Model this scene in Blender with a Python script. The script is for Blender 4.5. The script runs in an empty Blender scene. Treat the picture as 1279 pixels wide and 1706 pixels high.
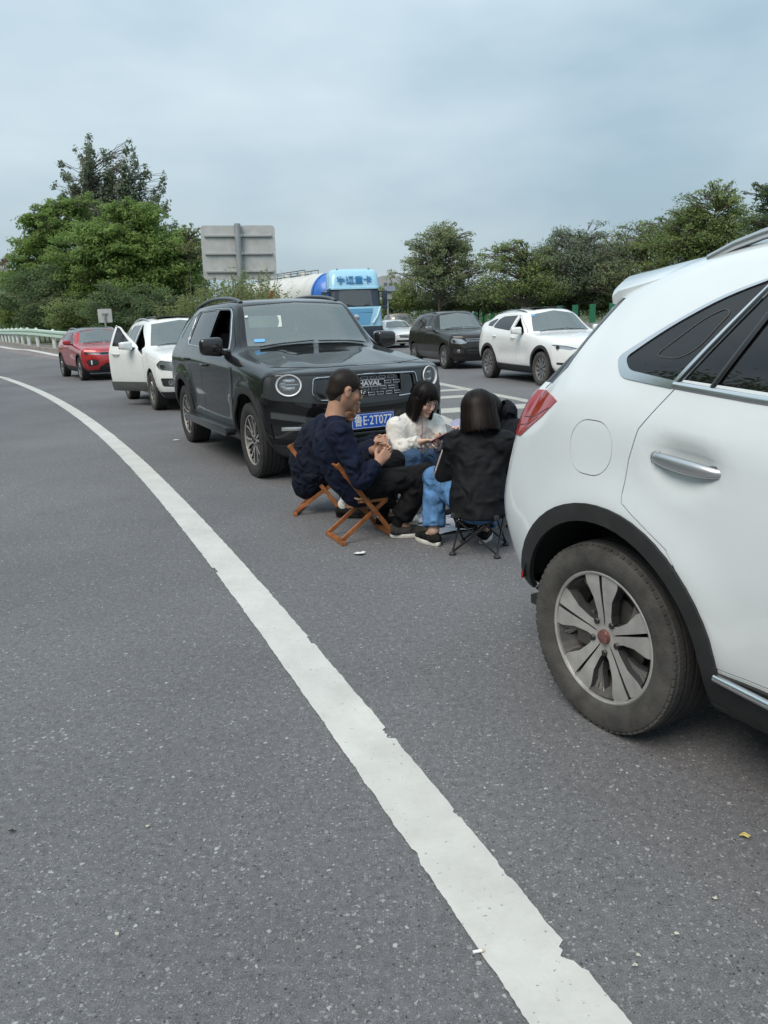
import bpy, bmesh, math, random
import numpy as np
from mathutils import Vector, Matrix, Euler
from mathutils.bvhtree import BVHTree
R = math.radians
SC = bpy.context.scene
COL = SC.collection
rng = random.Random(7)
nrg = np.random.default_rng(11)

# ------------------------------------------------------------------ camera
CAM_H, CAM_PITCH, CAM_ROLL, CAM_F = 1.49, R(14.12), R(-1.9), 1280.0   # focal length in pixels of a 1279 x 1706 frame
cd = bpy.data.cameras.new('camera'); cam = bpy.data.objects.new('camera', cd); COL.objects.link(cam)
cd.sensor_fit = 'VERTICAL'; cd.sensor_height = 34.6; cd.lens = 34.6 * CAM_F / 1706.0
cd.clip_start = 0.05; cd.clip_end = 6000
cam.matrix_world = Matrix.Translation((0, 0, CAM_H)) @ Matrix.Rotation(R(90) - CAM_PITCH, 4, 'X') @ Matrix.Rotation(CAM_ROLL, 4, 'Z')
SC.camera = cam

# ------------------------------------------------------------------ sky and sun
SUN_EL, SUN_AZ = R(52), R(215)
w = bpy.data.worlds.new('World'); SC.world = w; w.use_nodes = True
nt = w.node_tree; nt.nodes.clear()
def wn(t, **k):
    n = nt.nodes.new(t)
    for a, b in k.items(): setattr(n, a, b)
    return n
sky = wn('ShaderNodeTexSky', sky_type='NISHITA', sun_disc=False, sun_elevation=SUN_EL, sun_rotation=SUN_AZ)
sky.air_density = 1.2; sky.dust_density = 3.0
tc = wn('ShaderNodeTexCoord'); sep = wn('ShaderNodeSeparateXYZ'); nt.links.new(tc.outputs['Generated'], sep.inputs[0])
mp = wn('ShaderNodeMapping'); mp.inputs['Scale'].default_value = (1.0, 1.0, 2.6); mp.inputs['Location'].default_value = (.35, .1, .2)
nt.links.new(tc.outputs['Generated'], mp.inputs[0])
n1 = wn('ShaderNodeTexNoise'); n1.inputs['Scale'].default_value = 2.1; n1.inputs['Detail'].default_value = 5; n1.inputs['Roughness'].default_value = .48
nt.links.new(mp.outputs[0], n1.inputs['Vector'])
cr = wn('ShaderNodeValToRGB')
cr.color_ramp.elements[0].position = .34; cr.color_ramp.elements[0].color = (2.55, 3.46, 4.10, 1)
cr.color_ramp.elements[1].position = .68; cr.color_ramp.elements[1].color = (4.45, 5.25, 5.65, 1)
nt.links.new(n1.outputs[0], cr.inputs[0])
ele = wn('ShaderNodeMapRange'); ele.inputs['From Min'].default_value = 0.0; ele.inputs['From Max'].default_value = 1.0
ele.inputs['To Min'].default_value = .86; ele.inputs['To Max'].default_value = 1.6
nt.links.new(sep.outputs['Z'], ele.inputs['Value'])
mul = wn('ShaderNodeMix', data_type='RGBA', blend_type='MULTIPLY'); mul.inputs[0].default_value = 1
nt.links.new(cr.outputs[0], mul.inputs[6]); nt.links.new(ele.outputs[0], mul.inputs[7])
mx = wn('ShaderNodeMix', data_type='RGBA'); mx.inputs[0].default_value = .88
nt.links.new(sky.outputs[0], mx.inputs[6]); nt.links.new(mul.outputs[2], mx.inputs[7])
bg = wn('ShaderNodeBackground'); bg.inputs['Strength'].default_value = .1
nt.links.new(mx.outputs[2], bg.inputs['Color'])
wo = wn('ShaderNodeOutputWorld'); nt.links.new(bg.outputs[0], wo.inputs[0])
sd = bpy.data.lights.new('sun', 'SUN'); sd.energy = 1.5; sd.angle = R(34); sd.color = (1, .90, .80)
sun = bpy.data.objects.new('sun', sd); COL.objects.link(sun)
sun.rotation_euler = (R(90) - SUN_EL, 0, R(180) - SUN_AZ); sun.location = (0, -5, 30)

SC.view_settings.view_transform = 'Standard'; SC.view_settings.look = 'None'; SC.view_settings.gamma = 1
SC.view_settings.use_curve_mapping = False; SC.view_settings.exposure = 0.66
SC.render.engine = 'CYCLES'
SC.cycles.use_denoising = True
SC.cycles.max_bounces = 8; SC.cycles.transparent_max_bounces = 12; SC.cycles.diffuse_bounces = 3; SC.cycles.glossy_bounces = 3
SC.cycles.caustics_reflective = False; SC.cycles.caustics_refractive = False

# ------------------------------------------------------------------ materials
MATS = {}
def mat(name, col=(.5, .5, .5), rough=.5, metal=0., coat=0., var=0., vscale=8., bump=0., bscale=60., spec=.5, emit=None, alpha=None, sheen=0., dirt=None):
    if name in MATS: return MATS[name]
    m = bpy.data.materials.new(name); m.use_nodes = True; t = m.node_tree; b = t.nodes['Principled BSDF']
    b.inputs['Base Color'].default_value = (*col, 1); b.inputs['Roughness'].default_value = rough
    b.inputs['Metallic'].default_value = metal; b.inputs['Coat Weight'].default_value = coat; b.inputs['Coat Roughness'].default_value = .04
    b.inputs['Specular IOR Level'].default_value = spec
    if sheen: b.inputs['Sheen Weight'].default_value = sheen
    if emit: b.inputs['Emission Color'].default_value = (*emit[:3], 1); b.inputs['Emission Strength'].default_value = emit[3]
    co = t.nodes.new('ShaderNodeTexCoord')
    if var:
        n = t.nodes.new('ShaderNodeTexNoise'); n.inputs['Scale'].default_value = vscale; n.inputs['Detail'].default_value = 5
        t.links.new(co.outputs['Object'], n.inputs['Vector'])
        r = t.nodes.new('ShaderNodeMapRange'); r.inputs['From Min'].default_value = .3; r.inputs['From Max'].default_value = .7
        r.inputs['To Min'].default_value = 1 - var; r.inputs['To Max'].default_value = 1 + var
        t.links.new(n.outputs[0], r.inputs['Value'])
        k = t.nodes.new('ShaderNodeMix'); k.data_type = 'RGBA'; k.blend_type = 'MULTIPLY'; k.inputs[0].default_value = 1
        k.inputs[6].default_value = (*col, 1); t.links.new(r.outputs[0], k.inputs[7]); last = k.outputs[2]
        t.links.new(last, b.inputs['Base Color'])
        r2 = t.nodes.new('ShaderNodeMapRange'); r2.inputs['To Min'].default_value = max(.02, rough - .1); r2.inputs['To Max'].default_value = min(1, rough + .1)
        t.links.new(n.outputs[0], r2.inputs['Value']); t.links.new(r2.outputs[0], b.inputs['Roughness'])
    if dirt:   # road film: (colour, amount, height) a dusty film with its own ragged shape low on the thing
        n = t.nodes.new('ShaderNodeTexNoise'); n.inputs['Scale'].default_value = 5; n.inputs['Detail'].default_value = 8
        t.links.new(co.outputs['Object'], n.inputs['Vector'])
        s = t.nodes.new('ShaderNodeSeparateXYZ'); t.links.new(co.outputs['Object'], s.inputs[0])
        r = t.nodes.new('ShaderNodeMapRange'); r.inputs['From Min'].default_value = dirt[2]; r.inputs['From Max'].default_value = .15
        r.inputs['To Min'].default_value = 0; r.inputs['To Max'].default_value = dirt[1]; t.links.new(s.outputs['Z'], r.inputs['Value'])
        q = t.nodes.new('ShaderNodeMath'); q.operation = 'MULTIPLY'; t.links.new(n.outputs[0], q.inputs[0]); t.links.new(r.outputs[0], q.inputs[1])
        k = t.nodes.new('ShaderNodeMix'); k.data_type = 'RGBA'; t.links.new(q.outputs[0], k.inputs[0])
        src = b.inputs['Base Color'].links[0].from_socket if b.inputs['Base Color'].links else None
        if src: t.links.new(src, k.inputs[6])
        else: k.inputs[6].default_value = (*col, 1)
        k.inputs[7].default_value = (*dirt[0], 1); t.links.new(k.outputs[2], b.inputs['Base Color'])
    if bump:
        n = t.nodes.new('ShaderNodeTexNoise'); n.inputs['Scale'].default_value = bscale; n.inputs['Detail'].default_value = 4
        t.links.new(co.outputs['Object'], n.inputs['Vector'])
        u = t.nodes.new('ShaderNodeBump'); u.inputs['Strength'].default_value = bump; u.inputs['Distance'].default_value = .01
        t.links.new(n.outputs[0], u.inputs['Height']); t.links.new(u.outputs[0], b.inputs['Normal'])
    MATS[name] = m; return m

def glass(name, tint, film=(.3, .33, .33), filmw=.1, refl=1.0, ior=1.62):
    """thin car glass: tinted transmission, a diffuse film (dust, in windscreens also painted-in sky reflection) and a fresnel reflection"""
    if name in MATS: return MATS[name]
    m = bpy.data.materials.new(name); m.use_nodes = True; t = m.node_tree; t.nodes.clear()
    o = t.nodes.new('ShaderNodeOutputMaterial'); tr = t.nodes.new('ShaderNodeBsdfTransparent'); tr.inputs[0].default_value = (*tint, 1)
    df = t.nodes.new('ShaderNodeBsdfDiffuse'); df.inputs[0].default_value = (*film, 1)
    gl = t.nodes.new('ShaderNodeBsdfGlossy'); gl.inputs['Roughness'].default_value = .015; gl.inputs[0].default_value = (refl, refl, refl, 1)
    fr = t.nodes.new('ShaderNodeFresnel'); fr.inputs['IOR'].default_value = ior
    a = t.nodes.new('ShaderNodeMixShader'); a.inputs[0].default_value = filmw; b = t.nodes.new('ShaderNodeMixShader')
    t.links.new(tr.outputs[0], a.inputs[1]); t.links.new(df.outputs[0], a.inputs[2])
    t.links.new(fr.outputs[0], b.inputs[0]); t.links.new(a.outputs[0], b.inputs[1]); t.links.new(gl.outputs[0], b.inputs[2])
    t.links.new(b.outputs[0], o.inputs[0]); MATS[name] = m; return m

# ------------------------------------------------------------------ object helpers
def link(o, parent=None):
    COL.objects.link(o)
    if parent is not None: o.parent = parent
    return o
def tag(o, label=None, cat=None, group=None, kind=None):
    for k, v in (('label', label), ('category', cat), ('group', group), ('kind', kind)):
        if v: o[k] = v
    return o
def empty(name, loc=(0, 0, 0), rz=0., label=None, cat=None, group=None):
    o = bpy.data.objects.new(name, None); o.empty_display_size = .2; COL.objects.link(o)
    o.location = loc; o.rotation_euler = (0, 0, rz)
    return tag(o, label, cat, group)
def mobj(name, me, m=None, parent=None, smooth=None):
    if m is not None and not me.materials:
        for q in (m if isinstance(m, (list, tuple)) else [m]): me.materials.append(q)
    if smooth is not None:
        me.polygons.foreach_set('use_smooth', [True] * len(me.polygons))
        if smooth < 180 and len(me.polygons):
            try: me.set_sharp_from_angle(angle=R(smooth))
            except Exception: pass
    return link(bpy.data.objects.new(name, me), parent)
def bobj(name, bm, m=None, parent=None, smooth=None):
    me = bpy.data.meshes.new(name); bm.to_mesh(me); bm.free()
    return mobj(name, me, m, parent, smooth)
def pobj(name, v, f, m=None, parent=None, smooth=None):
    me = bpy.data.meshes.new(name)
    me.from_pydata([tuple(map(float, q)) for q in v], [], f if isinstance(f, list) else f.tolist()); me.update()
    return mobj(name, me, m, parent, smooth)
def box(bm, c, s, rot=None, bev=0., mi=0, seg=2):
    """box of size s at c (rot: 3x3 matrix or euler tuple), bevelled"""
    M = Matrix.Translation(c)
    if rot is not None: M = M @ (rot.to_4x4() if isinstance(rot, Matrix) else Euler(rot).to_matrix().to_4x4())
    r = bmesh.ops.create_cube(bm, size=1, matrix=M @ Matrix.Diagonal((*s, 1)))
    if bev:
        es = list({e for v in r['verts'] for e in v.link_edges})
        g = bmesh.ops.bevel(bm, geom=es, offset=bev, segments=seg, affect='EDGES', profile=.6)
        fs = g['faces']
    return r
def frame_from(d, up=(0, 0, 1)):
    d = Vector(d).normalized(); u = Vector(up)
    if abs(d.dot(u)) > .98: u = Vector((0, 1, 0))
    x = u.cross(d).normalized(); y = d.cross(x)
    return x, y, d
def tube(bm, pts, rad, n=8, cap=True, sx=1., up=(0, 0, 1)):
    """sweep of a round (or oval, sx) section along pts; rad number or list"""
    pts = [Vector(p) for p in pts]; rings = []
    for i, p in enumerate(pts):
        d = (pts[min(i + 1, len(pts) - 1)] - pts[max(i - 1, 0)])
        x, y, _ = frame_from(d, up); r = rad[i] if isinstance(rad, (list, tuple)) else rad
        rings.append([bm.verts.new(p + x * (math.cos(2 * math.pi * k / n) * r * sx) + y * (math.sin(2 * math.pi * k / n) * r)) for k in range(n)])
    for a, b in zip(rings, rings[1:]):
        for k in range(n): bm.faces.new((a[k], a[(k + 1) % n], b[(k + 1) % n], b[k]))
    if cap: bm.faces.new(rings[0][::-1]); bm.faces.new(rings[-1])
def bar(bm, a, b, wx, wy, up=(0, 0, 1), bev=0.):
    """rectangular bar from a to b, section wx (sideways) by wy (along up)"""
    a, b = Vector(a), Vector(b); x, y, d = frame_from(b - a, up)
    M = Matrix((x, y, d)).transposed()
    box(bm, (a + b) / 2, (wx, wy, (b - a).length), M, bev)
def lathe(bm, prof, n=48, axis='y', c=(0, 0, 0), closed=False, mi=None):
    """prof: list of (radius, along axis)"""
    rings = []
    for r, h in prof:
        ring = []
        for k in range(n):
            a = 2 * math.pi * k / n; u, v = r * math.cos(a), r * math.sin(a)
            p = (u, h, v) if axis == 'y' else ((u, v, h) if axis == 'z' else (h, u, v))
            ring.append(bm.verts.new(Vector(p) + Vector(c)))
        rings.append(ring)
    pr = list(zip(rings, rings[1:])) + ([(rings[-1], rings[0])] if closed else [])
    for i, (a, b) in enumerate(pr):
        for k in range(n):
            f = bm.faces.new((a[k], b[k], b[(k + 1) % n], a[(k + 1) % n]))
            if mi: f.material_index = mi[i]
    return rings
def prism(bm, poly, h0, h1, plane='xz'):
    """extrude a 2D polygon between h0 and h1 along the third axis"""
    def P(p, h): return {'xz': (p[0], h, p[1]), 'yz': (h, p[0], p[1]), 'xy': (p[0], p[1], h)}[plane]
    a = [bm.verts.new(P(p, h0)) for p in poly]; b = [bm.verts.new(P(p, h1)) for p in poly]; n = len(poly)
    for k in range(n): bm.faces.new((a[k], a[(k + 1) % n], b[(k + 1) % n], b[k]))
    bm.faces.new(a[::-1]); bm.faces.new(b)
def recalc(bm): bmesh.ops.recalc_face_normals(bm, faces=bm.faces); return bm
def text_mesh(body, size, extrude=.002, align='CENTER', bold=0., sx=1.):
    c = bpy.data.curves.new('lettering', 'FONT'); c.body = body; c.size = size; c.extrude = extrude; c.align_x = align; c.align_y = 'CENTER'; c.offset = bold
    o = bpy.data.objects.new('lettering', c); COL.objects.link(o)
    dg = bpy.context.evaluated_depsgraph_get(); me = bpy.data.meshes.new_from_object(o.evaluated_get(dg))
    bpy.data.objects.remove(o); bpy.data.curves.remove(c)
    me.materials.clear()
    if sx != 1.:
        me.transform(Matrix.Diagonal((sx, 1, 1, 1)))
    return me
def copy_tree(o, parent=None):
    c = o.copy(); COL.objects.link(c); c.parent = parent
    for ch in o.children: copy_tree(ch, c)
    return c
def smooth01(t): t = max(0., min(1., t)); return t * t * (3 - 2 * t)
# ------------------------------------------------------------------ pixel -> place
def pix_ray(px, py):
    X, Y = px - 639.5, py - 853.0; c, s = math.cos(CAM_ROLL), math.sin(CAM_ROLL)
    x, y = (X * c + Y * s) / CAM_F, (-X * s + Y * c) / CAM_F
    return Vector((x, -y * math.sin(CAM_PITCH) + math.cos(CAM_PITCH), -y * math.cos(CAM_PITCH) - math.sin(CAM_PITCH)))
def zg(x, y):
    """road surface: banked plane taken as z = 0 near the cars, easing back to level where the far curve leaves"""
    return .62 * smooth01((y - 27) / 22) * smooth01((-x - 4) / 8)
def gpx(px, py, dz=0.):
    d = pix_ray(px, py); z = dz
    for _ in range(30):
        t = (z - CAM_H) / min(d.z, -1e-3); p = d * t; z = .5 * z + .5 * (zg(p.x, p.y) + dz)
    return Vector((p.x, p.y, z))
def at_depth(px, py, Y):
    d = pix_ray(px, py); t = Y / d.y
    return Vector((d.x * t, Y, CAM_H + d.z * t))

# ------------------------------------------------------------------ ground materials
def asphalt_mat():
    m = bpy.data.materials.new('asphalt'); m.use_nodes = True; t = m.node_tree; b = t.nodes['Principled BSDF']; L = t.links.new
    def N(k, **kw):
        n = t.nodes.new(k)
        for a, v in kw.items():
            if a in n.inputs: n.inputs[a].default_value = v
            else: setattr(n, a, v)
        return n
    co = N('ShaderNodeTexCoord')
    big = N('ShaderNodeTexNoise', Scale=.35, Detail=6, Roughness=.6); L(co.outputs['Object'], big.inputs['Vector'])
    fine = N('ShaderNodeTexNoise', Scale=260, Detail=2, Roughness=.7); L(co.outputs['Object'], fine.inputs['Vector'])
    mid = N('ShaderNodeTexNoise', Scale=38, Detail=4, Roughness=.75); L(co.outputs['Object'], mid.inputs['Vector'])
    base = N('ShaderNodeValToRGB'); e = base.color_ramp.elements
    e[0].position = .34; e[0].color = (.058, .058, .0615, 1); e[1].position = .66; e[1].color = (.215, .214, .222, 1)
    add = N('ShaderNodeMath', operation='ADD'); s1 = N('ShaderNodeMath', operation='MULTIPLY'); s1.inputs[1].default_value = .62
    s2 = N('ShaderNodeMath', operation='MULTIPLY'); s2.inputs[1].default_value = .38
    L(fine.outputs[0], s1.inputs[0]); L(mid.outputs[0], s2.inputs[0]); L(s1.outputs[0], add.inputs[0]); L(s2.outputs[0], add.inputs[1]); L(add.outputs[0], base.inputs[0])
    last = base.outputs[0]
    # pale aggregate worn to the surface: three sizes of irregular stones
    for sc, thr, rad, colr, seed in ((66, .94, .44, (.42, .415, .41), 0), (100, .86, .48, (.33, .325, .32), 3.7), (150, .70, .52, (.285, .28, .285), 9.1), (120, .84, .50, (.045, .045, .047), 5.3)):
        wv = N('ShaderNodeVectorMath', operation='ADD'); nn = N('ShaderNodeTexNoise', Scale=sc * 1.6, Detail=1)
        L(co.outputs['Object'], nn.inputs['Vector'])
        ws = N('ShaderNodeVectorMath', operation='SCALE'); ws.inputs['Scale'].default_value = .9 / sc; L(nn.outputs['Color'], ws.inputs[0])
        L(co.outputs['Object'], wv.inputs[0]); L(ws.outputs[0], wv.inputs[1])
        of = N('ShaderNodeVectorMath', operation='ADD'); of.inputs[1].default_value = (seed, seed * .7, 0); L(wv.outputs[0], of.inputs[0])
        v = N('ShaderNodeTexVoronoi', Scale=sc); v.voronoi_dimensions = '2D'; L(of.outputs[0], v.inputs['Vector'])
        sr = N('ShaderNodeSeparateColor'); L(v.outputs['Color'], sr.inputs[0])
        gt = N('ShaderNodeMath', operation='GREATER_THAN'); gt.inputs[1].default_value = thr; L(sr.outputs[0], gt.inputs[0])
        ra = N('ShaderNodeMath', operation='MULTIPLY'); ra.inputs[1].default_value = rad; L(sr.outputs[1], ra.inputs[0])
        lt = N('ShaderNodeMath', operation='LESS_THAN'); L(v.outputs['Distance'], lt.inputs[0]); L(ra.outputs[0], lt.inputs[1])
        mm = N('ShaderNodeMath', operation='MULTIPLY'); L(gt.outputs[0], mm.inputs[0]); L(lt.outputs[0], mm.inputs[1])
        br = N('ShaderNodeMath', operation='MULTIPLY'); L(mm.outputs[0], br.inputs[0]); L(sr.outputs[2], br.inputs[1])
        k = N('ShaderNodeMix', data_type='RGBA'); L(br.outputs[0], k.inputs[0]); L(last, k.inputs[6]); k.inputs[7].default_value = (*colr, 1); last = k.outputs[2]
    r = N('ShaderNodeMapRange'); r.inputs['From Min'].default_value = .3; r.inputs['From Max'].default_value = .7; r.inputs['To Min'].default_value = .80; r.inputs['To Max'].default_value = 1.20
    L(big.outputs[0], r.inputs['Value'])
    k = N('ShaderNodeMix', data_type='RGBA', blend_type='MULTIPLY'); k.inputs[0].default_value = 1; L(last, k.inputs[6]); L(r.outputs[0], k.inputs[7]); last = k.outputs[2]
    # oil drips and tyre rubber: sparse dark blots
    st = N('ShaderNodeTexNoise', Scale=2.3, Detail=5, Roughness=.62); L(co.outputs['Object'], st.inputs['Vector'])
    sm = N('ShaderNodeMapRange'); sm.inputs['From Min'].default_value = .64; sm.inputs['From Max'].default_value = .78; sm.inputs['To Max'].default_value = .45; L(st.outputs[0], sm.inputs['Value'])
    k = N('ShaderNodeMix', data_type='RGBA'); L(sm.outputs[0], k.inputs[0]); L(last, k.inputs[6]); k.inputs[7].default_value = (.05, .05, .052, 1)
    L(k.outputs[2], b.inputs['Base Color'])
    b.inputs['Roughness'].default_value = .82; b.inputs['Specular IOR Level'].default_value = .35
    bu = N('ShaderNodeBump'); bu.inputs['Strength'].default_value = .55; bu.inputs['Distance'].default_value = .004
    L(add.outputs[0], bu.inputs['Height']); L(bu.outputs[0], b.inputs['Normal'])
    return m
def paint_line_mat(name, col, wear=.55):
    m = bpy.data.materials.new(name); m.use_nodes = True; t = m.node_tree; b = t.nodes['Principled BSDF']; L = t.links.new
    co = t.nodes.new('ShaderNodeTexCoord')
    n = t.nodes.new('ShaderNodeTexNoise'); n.inputs['Scale'].default_value = 3.2; n.inputs['Detail'].default_value = 9; n.inputs['Roughness'].default_value = .7; L(co.outputs['Object'], n.inputs['Vector'])
    r = t.nodes.new('ShaderNodeMapRange'); r.inputs['From Min'].default_value = .3; r.inputs['From Max'].default_value = .72; r.inputs['To Min'].default_value = 1.0; r.inputs['To Max'].default_value = .74
    L(n.outputs[0], r.inputs['Value'])
    k = t.nodes.new('ShaderNodeMix'); k.data_type = 'RGBA'; k.blend_type = 'MULTIPLY'; k.inputs[0].default_value = 1; k.inputs[6].default_value = (*col, 1); L(r.outputs[0], k.inputs[7])
    # pits and hairline cracks where asphalt shows through
    v = t.nodes.new('ShaderNodeTexVoronoi'); v.feature = 'DISTANCE_TO_EDGE'; v.inputs['Scale'].default_value = 2.1; 
    wv = t.nodes.new('ShaderNodeTexNoise'); wv.inputs['Scale'].default_value = 9; wv.inputs['Detail'].default_value = 4; L(co.outputs['Object'], wv.inputs['Vector'])
    a = t.nodes.new('ShaderNodeVectorMath'); a.operation = 'MULTIPLY_ADD'; a.inputs[1].default_value = (.35, .35, .35); L(wv.outputs['Color'], a.inputs[0]); L(co.outputs['Object'], a.inputs[2]); L(a.outputs[0], v.inputs['Vector'])
    lt = t.nodes.new('ShaderNodeMath'); lt.operation = 'LESS_THAN'; lt.inputs[1].default_value = .0035; L(v.outputs['Distance'], lt.inputs[0])
    g = t.nodes.new('ShaderNodeTexNoise'); g.inputs['Scale'].default_value = 1.7; g.inputs['Detail'].default_value = 3; L(co.outputs['Object'], g.inputs['Vector'])
    gm = t.nodes.new('ShaderNodeMath'); gm.operation = 'GREATER_THAN'; gm.inputs[1].default_value = wear; L(g.outputs[0], gm.inputs[0])
    cm = t.nodes.new('ShaderNodeMath'); cm.operation = 'MULTIPLY'; L(lt.outputs[0], cm.inputs[0]); L(gm.outputs[0], cm.inputs[1])
    p = t.nodes.new('ShaderNodeTexNoise'); p.inputs['Scale'].default_value = 75; p.inputs['Detail'].default_value = 3; L(co.outputs['Object'], p.inputs['Vector'])
    pm = t.nodes.new('ShaderNodeMapRange'); pm.inputs['From Min'].default_value = .68; pm.inputs['From Max'].default_value = .76; L(p.outputs[0], pm.inputs['Value'])
    mx_ = t.nodes.new('ShaderNodeMath'); mx_.operation = 'MAXIMUM'; L(cm.outputs[0], mx_.inputs[0]); L(pm.outputs[0], mx_.inputs[1])
    k2 = t.nodes.new('ShaderNodeMix'); k2.data_type = 'RGBA'; L(mx_.outputs[0], k2.inputs[0]); L(k.outputs[2], k2.inputs[6]); k2.inputs[7].default_value = (.13, .13, .13, 1)
    L(k2.outputs[2], b.inputs['Base Color']); b.inputs['Roughness'].default_value = .75
    bu = t.nodes.new('ShaderNodeBump'); bu.inputs['Strength'].default_value = .25; bu.inputs['Distance'].default_value = .003; L(p.outputs[0], bu.inputs['Height']); L(bu.outputs[0], b.inputs['Normal'])
    return m
M_ASPH = asphalt_mat()
M_LINE = paint_line_mat('road_paint', (.62, .615, .58), .66)
M_GRASSY = mat('verge_soil', (.075, .085, .035), .95, var=.5, vscale=2.2, bump=.8, bscale=9)

# ------------------------------------------------------------------ ground, road, markings
def sheet(name, xs, ys, dz, m, zf=zg):
    v = [(x, y, zf(x, y) + dz) for y in ys for x in xs]; nx = len(xs)
    f = [(j * nx + i, j * nx + i + 1, (j + 1) * nx + i + 1, (j + 1) * nx + i) for j in range(len(ys) - 1) for i in range(nx - 1)]
    return tag(pobj(name, v, f, m, smooth=180), kind='structure')
gx = [-3000, -1200, -500, -220, -140, -100] + list(range(-80, 41, 4)) + [60, 100, 180, 400, 1200, 3000]
gy = [-1500, -300, -60, -20] + list(range(-8, 101, 4)) + [130, 180, 260, 500, 1200, 3500]
sheet('ground', gx, gy, -.06, M_GRASSY)
# the road: everything between the guard rail on the far curve and the median barrier
GR = [gpx(*q) for q in ((-60, 563.5), (0, 570.5), (50, 577), (95, 583.5), (150, 591))]           # foot of the guard rail
BARR = [Vector((17.5, 14, 0)), Vector((12.4, 31, 0)), Vector((8.6, 50, 0)), Vector((6.0, 72, 0)), Vector((5.0, 120, 0))]   # median barrier
def polyline_x(pts, y):
    for a, b in zip(pts, pts[1:]):
        if min(a.y, b.y) <= y <= max(a.y, b.y): return a.x + (b.x - a.x) * (y - a.y) / (b.y - a.y)
    e = sorted(pts, key=lambda p: p.y); a, b = (e[0], e[1]) if y < e[0].y else (e[-2], e[-1])
    return a.x + (b.x - a.x) * (y - a.y) / (b.y - a.y)
GRs = sorted(GR, key=lambda p: p.y)
v, f = [], []
def road_rows(ys, left, right, nx):
    base = len(v)
    for y in ys:
        xl, xr = left(y), right(y)
        for i in range(nx + 1): x = xl + (xr - xl) * i / nx; v.append((x, y, zg(x, y)))
    for j in range(len(ys) - 1):
        for i in range(nx): a = base + j * (nx + 1) + i; f.append((a, a + 1, a + nx + 2, a + nx + 1))
Y0 = GRs[0].y; bar_x = lambda y: polyline_x(BARR, y) + .8 if y > 14 else 19.0
road_rows([-60, -30] + list(np.linspace(-12, Y0, 36)), lambda y: -70., bar_x, 60)                       # shared carriageway
road_rows(list(np.linspace(Y0, 120, 50)), lambda y: -6. - .45 * (y - Y0), bar_x, 16)                     # lanes the truck stands on
road_rows(list(np.linspace(Y0, 125, 60)), lambda y: -150., lambda y: polyline_x(GRs, y) - .05, 60)       # the curve leaving to the left
tag(pobj('road', v, f, M_ASPH, smooth=180), kind='structure')

def catmull(pts, n):
    P = [np.array(p, float) for p in pts]; out = []
    for i in range(len(P) - 1):
        p0, p1, p2, p3 = P[max(i - 1, 0)], P[i], P[i + 1], P[min(i + 2, len(P) - 1)]
        for k in range(n):
            t = k / n
            out.append(.5 * (2 * p1 + (p2 - p0) * t + (2 * p0 - 5 * p1 + 4 * p2 - p3) * t * t + (3 * p1 - p0 - 3 * p2 + p3) * t ** 3))
    out.append(P[-1]); return out
def ribbon(name, pts, width, m, dz=.004, jag=0., seed=1, n=12, chips=()):
    """painted strip along a ground curve with ragged edges"""
    c = catmull(pts, n); r = np.random.default_rng(seed); v, f = [], []
    def wob(k):
        a = r.normal(0, 1, k); s = np.convolve(a, np.ones(5) / 5, 'same'); return s * .8 + .35 * a
    wl, wr = wob(len(c)) * jag, wob(len(c)) * jag
    for yc, dep, hw_, sd_ in chips:      # places where the paint has broken away from the edge
        for i, p in enumerate(c):
            if abs(p[1] - yc) < hw_: (wr if sd_ < 0 else wl)[i] -= dep * r.uniform(.5, 1.1)
    for i, p in enumerate(c):
        d = np.array(c[min(i + 1, len(c) - 1)]) - np.array(c[max(i - 1, 0)]); d /= np.linalg.norm(d) + 1e-9; nrm = np.array([-d[1], d[0]])
        for s, wo_ in ((1, wl[i]), (-1, wr[i])):
            q = np.array(p) + nrm * s * (width / 2 + wo_); v.append((q[0], q[1], zg(q[0], q[1]) + dz))
    for i in range(len(c) - 1): f.append((2 * i, 2 * i + 1, 2 * i + 3, 2 * i + 2))
    return tag(pobj(name, v, f, m), kind='structure')
EC = (-.00501836, -.3880363, .91316619)
EY = list(np.concatenate([np.linspace(-1.5, 8, 60), np.linspace(8.4, 26, 24)]))
EDGE = [(EC[0] * y * y + EC[1] * y + EC[2], y) for y in EY] + [(-17.3, 32.3), (-25, 39.5), (-38, 48)]
ribbon('edge_line', EDGE, .198, M_LINE, jag=.0026, seed=3, n=14, chips=((2.52, .022, .030, -1), (1.50, .024, .022, -1), (1.47, .012, .03, -1), (2.03, .010, .02, -1), (1.78, .008, .03, -1), (3.4, .014, .04, -1), (4.6, .016, .05, 1), (1.92, .007, .02, 1)))
FL = [gpx(*q) for q in ((-60, 570), (0, 577.5), (50, 583.5), (95, 592), (150, 600))]
ribbon('far_edge_line', [(p.x, p.y) for p in FL], .32, M_LINE, jag=.004, n=8)
KERB = mat('kerb_concrete', (.23, .215, .195), .9, var=.25, vscale=3, bump=.3, bscale=20)
ribbon('shoulder_strip', [((p.x + q.x) / 2, (p.y + q.y) / 2) for p, q in zip(FL, GR)], 3.0, mat('shoulder_tint', (.19, .165, .16), .9, var=.2, vscale=1.5), dz=.003, n=8)
M_GORE = paint_line_mat('gore_paint', (.46, .46, .41), .5)
GL = [(1.27 - .50, 20.4), (1.27, 18.26), (1.75, 16.46), (2.17, 14.98), (2.58, 13.62), (3.25, 11.2), (4.3, 7.4), (5.6, 2.0), (7.0, -4.)]
ribbon('gore_line', GL, .22, M_GORE, jag=.006, n=14, seed=5)
GL2 = [(.35, 19.6), (.42, 16.6), (.55, 13.6), (.86, 11.9), (1.35, 9.4), (2.3, 6.2), (3.9, 1.6), (5.2, -2.2)]
ribbon('gore_line', GL2, .20, M_GORE, jag=.006, n=14, seed=6)
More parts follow.
